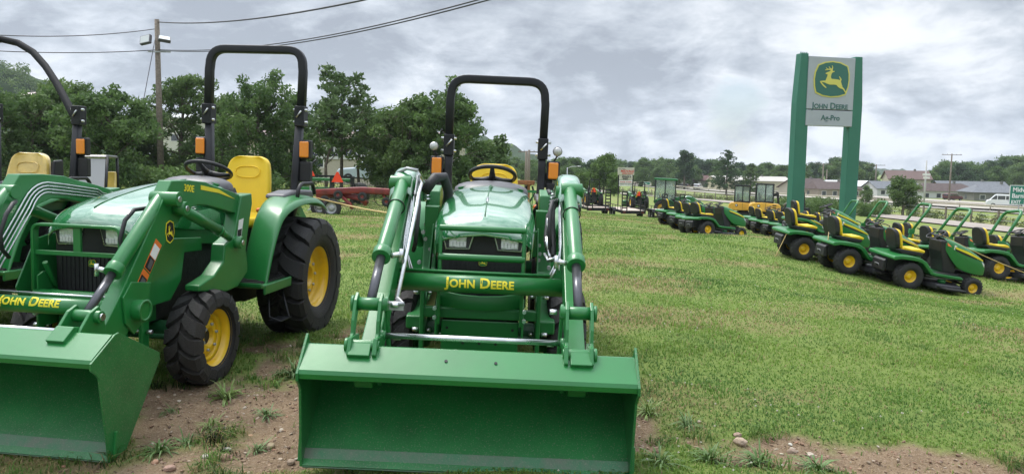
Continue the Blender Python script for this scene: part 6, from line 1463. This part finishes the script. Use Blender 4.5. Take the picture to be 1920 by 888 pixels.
def sector(n, r0, r1, p, a0=-46, a1=46):
    u = r.random(n); q = 1-p; rr = (r0**q+u*(r1**q-r0**q))**(1/q); a = np.radians(a0+(a1-a0)*r.random(n)); return rr*np.sin(a), rr*np.cos(a), rr
x, y, rr = sector(520000, 2.3, 48, .62)
D_ = dirt_mask(x, y); keep = r.random(len(x)) > np.clip(D_*1.6, 0, .985); x, y, rr = x[keep], y[keep], rr[keep]; n = len(x)
tall = np.clip((fbm(x*1.6, y*1.6, 3, 88)-.45)*3, 0, 1)
h = (.016+.030*tall+.018*r.random(n))*(1+rr*.012); w = (.0026+.0018*r.random(n))*(1+rr*.17)
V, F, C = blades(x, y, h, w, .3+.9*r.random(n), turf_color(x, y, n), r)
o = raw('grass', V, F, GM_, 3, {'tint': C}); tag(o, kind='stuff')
# coarse tufts on and round the bare soil
tx = []; ty = []
cand = r.uniform([-5, 2.6], [6, 7.6], (2600, 2)); D_ = dirt_mask(cand[:, 0], cand[:, 1]); ed = np.abs(D_-.45) < .45
cand = cand[ed & (r.random(2600) < np.where(D_ > .8, .36, .70))]
nb = 42; cx = np.repeat(cand[:, 0], nb)+r.normal(size=len(cand)*nb)*.035; cy = np.repeat(cand[:, 1], nb)+r.normal(size=len(cand)*nb)*.035; n = len(cx)
sz = np.repeat(.55+.9*r.random(len(cand)), nb); c = np.repeat((np.array([.07, .135, .03])*(1-r.random((len(cand), 1)))+np.array([.13, .22, .05])*r.random((len(cand), 1))), nb, 0)*(.7+.6*r.random(n))[:, None]
dr = r.random(n) < .12; c[dr] = np.array([.36, .27, .13])
V, F, C = blades(cx, cy, (.05+.05*r.random(n))*sz, (.0035+.003*r.random(n))*1.0, .5+1.0*r.random(n), c, r)
o = raw('grass_tufts', V, F, GM_, 3, {'tint': C}); tag(o, kind='stuff')
# dead straw lying on the soil edges
n = 34000; x = r.uniform(-4, 7, n); y = r.uniform(2.6, 6.5, n); D_ = dirt_mask(x, y); k = (D_ > .15) & (r.random(n) < np.where(x > .6, .55, .12)); x, y = x[k], y[k]; n = len(x)
V, F, C = blades(x, y, .010+.014*r.random(n), .003+.0025*r.random(n), 3.5+4*r.random(n), np.array([.36, .27, .15])*(.6+.7*r.random(n))[:, None], r); o = raw('straw', V, F, GM_, 3, {'tint': C}); tag(o, kind='stuff')
# clover heads
x, y, rr = sector(800, 3.4, 30, .35, 3, 42); k = dirt_mask(x, y) < .1; k &= fbm(x*.7, y*.7, 3, 91) > .47; x, y, rr = x[k], y[k], rr[k]; n = len(x); z = gz(x, y)+.045+.02*r.random(n)
oc = np.array([(1,0,0),(0,1,0),(-1,0,0),(0,-1,0),(0,0,1),(0,0,-1)], float); s = (.006*(1+rr*.03))[:, None, None]
V = (np.stack([x, y, z], 1)[:, None]+oc[None]*s).reshape(-1, 3); fo = np.array([(0,1,4),(1,2,4),(2,3,4),(3,0,4),(1,0,5),(2,1,5),(3,2,5),(0,3,5)])
F = (np.arange(n)[:, None, None]*6+fo[None]).reshape(-1, 3); C = np.ones((len(V), 4))*np.array([.62, .60, .50, 1]); o = raw('clover_flowers', V, F, GM_, 3, {'tint': C}); tag(o, kind='stuff')
# pebbles and clods
bm = bmesh.new(); bmesh.ops.create_icosphere(bm, subdivisions=1, radius=1); iv = np.array([tuple(v.co) for v in bm.verts]); bm.verts.ensure_lookup_table(); if_ = np.array([[v.index for v in f.verts] for f in bm.faces]); bm.free()
def stones(n, x, y, s, cols, sink=.3):
    M = r.normal(size=(n, 3, 3))*.18+np.eye(3)[None]*np.array([1, .8, .6])[None, None, :]; a = r.random(n)*6.28; Rz = np.zeros((n, 3, 3)); Rz[:, 0, 0] = np.cos(a); Rz[:, 0, 1] = -np.sin(a); Rz[:, 1, 0] = np.sin(a); Rz[:, 1, 1] = np.cos(a); Rz[:, 2, 2] = 1
    jit = 1+r.normal(size=(n, len(iv), 1))*.12; V = np.einsum('nij,nkj->nki', Rz@M, iv[None]*jit)*s[:, None, None]+np.stack([x, y, gz(x, y)+s*(.5-sink)], 1)[:, None]
    F = (np.arange(n)[:, None, None]*len(iv)+if_[None]).reshape(-1, 3); C = np.repeat(cols, len(iv), 0); C = np.concatenate([C, np.ones((len(C), 1))], 1); return V.reshape(-1, 3), F, C
sm = mat('stone', (.3, .2, .15), .8); nt = sm.node_tree; ca = nt.nodes.new('ShaderNodeVertexColor'); ca.layer_name = 'tint'; nt.links.new(ca.outputs[0], nt.nodes['Principled BSDF'].inputs['Base Color'])
n = 70000; x = r.uniform(-4.2, 6.5, n); y = r.uniform(2.5, 8, n); k = r.random(n) < dirt_mask(x, y); x, y = x[k], y[k]; n = len(x)
pal = np.array([(.20, .125, .08), (.26, .18, .12), (.34, .27, .20), (.14, .09, .06), (.30, .16, .10), (.40, .34, .27)]); cols = pal[r.choice(6, n, p=[.34, .26, .12, .16, .08, .04])]*(.8+.4*r.random((n, 1)))
V, F, C = stones(n, x, y, .003+.011*r.random(n)**4, cols); o = raw('gravel', V, F, sm, 3, {'tint': C}, smooth=False); tag(o, kind='stuff')
def loose_stone(px, py, s, col, label, sq=(1, .8, .6)):
    d = at(px, py, 1) - Vector((0, 0, CAMH)); Y = 3.5
    for _ in range(6): z = G(at(px, py, Y).x, Y); Y = max(2.4, min(8, Y*(CAMH-z)/max(.05, (CAMH-at(px, py, Y).z))))
    p = at(px, py, Y); bm = bmesh.new(); bmesh.ops.create_icosphere(bm, subdivisions=3, radius=s); sd = random.random()*50
    for v in bm.verts:
        q = v.co.normalized(); v.co = Vector((v.co.x*sq[0], v.co.y*sq[1], v.co.z*sq[2]))*(1+.25*mnoise.noise(q*1.6+Vector((sd, 0, 0)))+.10*mnoise.noise(q*4+Vector((sd, 3, 0))))
    me = bpy.data.meshes.new('stone'); bm.to_mesh(me); bm.free(); me.polygons.foreach_set('use_smooth', [True]*len(me.polygons)); me.materials.append(mat('stone_'+str(int(px)), col, .8, var=.3, vscale=30, bump=.6, bscale=80))
    o = bpy.data.objects.new('stone', me); COL.objects.link(o); o.location = (p.x, Y, float(gz(np.array([p.x]), np.array([Y]))[0])+s*.22); o.rotation_euler = (0, 0, random.random()*6); tag(o, label, 'stone', 'loose stones on the bare soil')
for a in ((507, 832, .030, (.30, .24, .15), 'flat tan stone against the lower left corner of the middle bucket'), (420, 860, .040, (.26, .17, .11), 'large brown stone at the bottom edge between the buckets'), (427, 858-1, .030, (.34, .20, .15), 'pinkish stone on the soil between the two buckets'),
          (385, 858, .022, (.42, .38, .32), 'pale round pebble left of the pinkish stone'), (426, 846, .020, (.45, .42, .36), 'small whitish pebble above the pinkish stone'), (291, 863, .022, (.38, .22, .14), 'orange stone by the lower tip of the left bucket'),
          (318, 877, .028, (.33, .21, .16), 'rounded brown stone at the bottom edge near the left bucket'), (545, 830+30, .026, (.28, .21, .15), 'tan stone close to the middle bucket edge'), (469, 810, .018, (.40, .25, .15), 'small orange pebble midway between the buckets'),
          (1388, 829, .040, (.38, .29, .21), 'largest pale stone on the soil strip at the right'), (1383, 819, .026, (.32, .22, .17), 'pinkish flat stone just behind the largest pale stone'), (1520, 850, .026, (.40, .34, .27), 'whitish stone at the right part of the soil strip'),
          (1485, 843, .028, (.27, .20, .15), 'brown flat stone left of the whitish one'), (1310, 792, .016, (.36, .28, .22), 'small pebble on the soil strip near the middle bucket'), (1482, 833, .014, (.5, .47, .4), 'small white pebble on the soil strip')): loose_stone(*a)
# weeds with broad leaves and rosettes of coarse grass
LW = mat('weed_leaf_green', (.15, .23, .045), .5, var=.3, vscale=20); LWD = mat('weed_leaf_dark', (.085, .16, .035), .55, var=.3, vscale=20)
def gpt(px, py):
    Y = 4.
    for _ in range(8): z = G(at(px, py, Y).x, Y); Y = max(2.3, min(14, Y*(CAMH-z)/max(.05, (CAMH-at(px, py, Y).z))))
    return at(px, py, Y).x, Y
def leaf_blade(m, base, a, ln, w, el, droop, n=6):
    rows = []; s = Vector((-math.sin(a), math.cos(a), 0)); 
    for k in range(n+1):
        t = k/n; p = Vector(base)+Vector((math.cos(a), math.sin(a), 0))*ln*t*math.cos(el)+Vector((0, 0, ln*(t*math.sin(el)-droop*t*t))); ww = w*math.sin(PI*min(.98, .06+t*.92))**.8
        rows.append([p-s*ww, p+Vector((0, 0, -ww*.25)), p+s*ww])
    m.grid(rows)
def weed(px, py, label, kind='rosette', size=.12, n=16, mt=LW):
    x, y = gpt(px, py); T = None; m = MB(); rr_ = random.Random(px)
    if kind == 'broad':
        m.tube([(0, 0, -.01), (.01, 0, size*.5), (0, .01, size)], .004, 6)
        for k in range(n): leaf_blade(m, (0, 0, size*(.3+.7*k/n)), k*2.4, size*.75, size*.16, .35, .35)
    else:
        for k in range(int(n*1.8)): leaf_blade(m, (rr_.uniform(-.02, .02), rr_.uniform(-.02, .02), 0), rr_.random()*6.28, size*rr_.uniform(.7, 1.3), size*.026, rr_.uniform(.3, 1.3), rr_.uniform(.3, 1.0), 7)
    o = m.build('weed', mt, None); o.location = (x, y, float(gz(np.array([x]), np.array([y]))[0])); tag(o, label, 'weed', 'weeds growing on the bare soil')
weed(546, 545, 'grey green weed with broad leaves beside the rear tyre', 'broad', .20, 7, mat('greyish_leaf', (.16, .24, .15), .6))
for px, py, lb, s, n in ((425, 615+125, 'big spidery grass weed at the foot of the front tyre', .20, 34), (365+185, 700, 'coarse grass weed at the upper left corner of the middle bucket', .20, 30), (300, 845, 'clump of long weed leaves at the tip of the left bucket', .17, 30), (318, 770, 'small weed on the soil between bucket and front tyre', .10, 14),
                         (500, 780, 'flat weed clump just left of the middle bucket', .14, 26), (395, 800, 'low weed patch in the soil centre', .12, 20), (350, 830, 'weed patch right of the left bucket tip', .13, 22), (480, 838, 'dark weed patch at the left edge of the middle bucket', .12, 24),
                         (1215, 775, 'weed patch against the right side of the middle bucket', .15, 30), (1290, 800, 'weed clump at the middle of the soil strip', .14, 26), (1420, 870, 'bright grass weed at the bottom edge right of the bucket', .18, 36), (1530, 880, 'broad bladed weed at the bottom edge further right', .18, 36), (1240, 870, 'leafy weed in the corner by the bucket', .16, 26), (1330, 862, 'grass weed between the two at the bottom edge', .16, 30)):
    weed(px, py, lb, 'rosette', s, n, LW if px % 2 else LWD)
# ---------------------------------------------------------------- sky and sun
W = bpy.data.worlds.new('World'); scene.world = W; W.use_nodes = True; nt = W.node_tree; N = nt.nodes; L = nt.links
bg = N['Background']; SUN_EL, SUN_AZ = R_(62), R_(320)       # azimuth clockwise from +Y
sky = N.new('ShaderNodeTexSky'); sky.sky_type = 'NISHITA'; sky.sun_disc = False; sky.sun_elevation = SUN_EL; sky.sun_rotation = SUN_AZ; sky.altitude = 200
tc = N.new('ShaderNodeTexCoord'); sp = N.new('ShaderNodeSeparateXYZ'); L.new(tc.outputs['Generated'], sp.inputs[0])
def math_(op, a, b=None, c=None, clamp=False):
    m = N.new('ShaderNodeMath'); m.operation = op; m.use_clamp = clamp
    for i, v in enumerate((a, b, c)):
        if v is None: continue
        if isinstance(v, (int, float)): m.inputs[i].default_value = v
        else: L.new(v, m.inputs[i])
    return m.outputs[0]
zc = math_('MAXIMUM', sp.outputs['Z'], 0.0)
cb = N.new('ShaderNodeCombineXYZ'); L.new(sp.outputs['X'], cb.inputs[0]); L.new(sp.outputs['Y'], cb.inputs[1]); L.new(math_('MULTIPLY', sp.outputs['Z'], 2.3), cb.inputs[2])
def noise(scale, det, rough, off, dist=0.):
    mp = N.new('ShaderNodeMapping'); mp.inputs['Location'].default_value = off; L.new(cb.outputs[0], mp.inputs['Vector'])
    n = N.new('ShaderNodeTexNoise'); n.inputs['Scale'].default_value = scale; n.inputs['Detail'].default_value = det; n.inputs['Roughness'].default_value = rough; n.inputs['Distortion'].default_value = dist
    L.new(mp.outputs[0], n.inputs['Vector']); return n.outputs['Fac']
big = noise(2.2, 3, .5, (3.1, 1.7, 0.3), .2); med = noise(8., 10, .58, (7.3, 2.2, 1.), .35); fine = noise(17., 8, .62, (1., 5., 2.), .3)
# puffy, contrasty cloud low down, flatter grey deck higher up
low = math_('SUBTRACT', 1, math_('MINIMUM', math_('MULTIPLY', zc, 5.), 1))
def lobe(px, py, pw):
    d = (cF+cR*((px-960)/FPX)-cU*((py-444)/FPX)).normalized(); q = N.new('ShaderNodeVectorMath'); q.operation = 'DOT_PRODUCT'; L.new(tc.outputs['Generated'], q.inputs[0]); q.inputs[1].default_value = d
    return math_('POWER', math_('MAXIMUM', q.outputs['Value'], 0.001), pw)
shade0 = math_('ADD', math_('MULTIPLY', big, .40), math_('ADD', math_('MULTIPLY', med, .42), math_('MULTIPLY', fine, .18)))
shade0 = math_('SUBTRACT', math_('ADD', shade0, math_('ADD', math_('MULTIPLY', lobe(1750, 60, 60), .045), math_('MULTIPLY', lobe(1520, 220, 90), .055))), math_('ADD', math_('MULTIPLY', lobe(1080, 130, 70), .05), math_('MULTIPLY', lobe(350, 90, 40), .015)))
shade = math_('ADD', shade0, math_('MULTIPLY', math_('SUBTRACT', math_('ADD', math_('MULTIPLY', med, .7), math_('MULTIPLY', fine, .3)), .48), math_('MULTIPLY', low, .95)))
cr_ = N.new('ShaderNodeValToRGB'); L.new(shade, cr_.inputs[0]); e = cr_.color_ramp.elements
e[0].position = .395; e[0].color = (.215, .242, .285, 1); e[1].position = .645; e[1].color = (.68, .71, .75, 1)
for p, c in ((.445, (.29, .323, .37)), (.49, (.37, .405, .455)), (.535, (.46, .495, .54)), (.59, (.60, .625, .66))):
    x = e.new(p); x.color = (*c, 1)
# paler towards the horizon and a bright patch of thin cloud where the sun stands
hz = math_('POWER', math_('SUBTRACT', 1, math_('MINIMUM', math_('MULTIPLY', zc, 3.2), 1)), 1.6)
mh = N.new('ShaderNodeMix'); mh.data_type = 'RGBA'; L.new(math_('MULTIPLY', hz, .30), mh.inputs['Factor']); L.new(cr_.outputs[0], mh.inputs['A']); mh.inputs['B'].default_value = (.47, .54, .63, 1)
sd = Vector((math.sin(SUN_AZ)*math.cos(SUN_EL), math.cos(SUN_AZ)*math.cos(SUN_EL), math.sin(SUN_EL)))
dp = N.new('ShaderNodeVectorMath'); dp.operation = 'DOT_PRODUCT'; L.new(tc.outputs['Generated'], dp.inputs[0]); dp.inputs[1].default_value = sd
glow = math_('MULTIPLY', math_('POWER', math_('MAXIMUM', dp.outputs['Value'], 0), 4), 1.2)
top = math_('MULTIPLY', math_('SMOOTHSTEP_', zc, 1), 1) if False else math_('MULTIPLY', math_('MINIMUM', math_('MULTIPLY', math_('MAXIMUM', math_('SUBTRACT', zc, .24), 0), 2.2), 1), 1.5)
gl = math_('ADD', math_('ADD', 1, glow), top)
vm = N.new('ShaderNodeVectorMath'); vm.operation = 'SCALE'; L.new(mh.outputs['Result'], vm.inputs[0]); L.new(gl, vm.inputs['Scale'])
gap = noise(3.2, 6, .5, (2.35, -3.9, 4.), .3)
mg = N.new('ShaderNodeMapRange'); mg.inputs['From Min'].default_value = .63; mg.inputs['From Max'].default_value = .70; L.new(gap, mg.inputs['Value'])
sk = N.new('ShaderNodeVectorMath'); sk.operation = 'SCALE'; L.new(sky.outputs[0], sk.inputs[0]); sk.inputs['Scale'].default_value = .085
mx = N.new('ShaderNodeMix'); mx.data_type = 'RGBA'; L.new(math_('MULTIPLY', math_('MULTIPLY', math_('MAXIMUM', math_('MULTIPLY', math_('SUBTRACT', math_('ADD', lobe(1385, 215, 900), math_('MULTIPLY', math_('SUBTRACT', med, .5), 2.2)), .55), 3.), 0, clamp=True), 1, clamp=True), .75), mx.inputs['Factor']); L.new(vm.outputs[0], mx.inputs['A']); L.new(sk.outputs[0], mx.inputs['B'])
L.new(mx.outputs['Result'], bg.inputs['Color']); bg.inputs['Strength'].default_value = .73
sl = bpy.data.lights.new('sun', 'SUN'); sl.energy = 1.4; sl.angle = R_(22); sl.color = (1, .95, .88)
so = bpy.data.objects.new('sun', sl); COL.objects.link(so); so.rotation_euler = sd.to_track_quat('Z', 'Y').to_euler()
scene.view_settings.view_transform = 'Standard'; scene.view_settings.look = 'None'; scene.view_settings.exposure = 1.08; scene.view_settings.gamma = 1
# ---------------------------------------------------------------- camera
cam = bpy.data.cameras.new('camera'); co = bpy.data.objects.new('camera', cam); COL.objects.link(co)
cam.sensor_width = 36; cam.sensor_fit = 'HORIZONTAL'; cam.lens = 36*FPX/1920; cam.clip_start = .05; cam.clip_end = 6000
Mc = Matrix((cR, cU, -cF)).transposed().to_4x4(); Mc.translation = (0, 0, CAMH); co.matrix_world = Mc
scene.camera = co
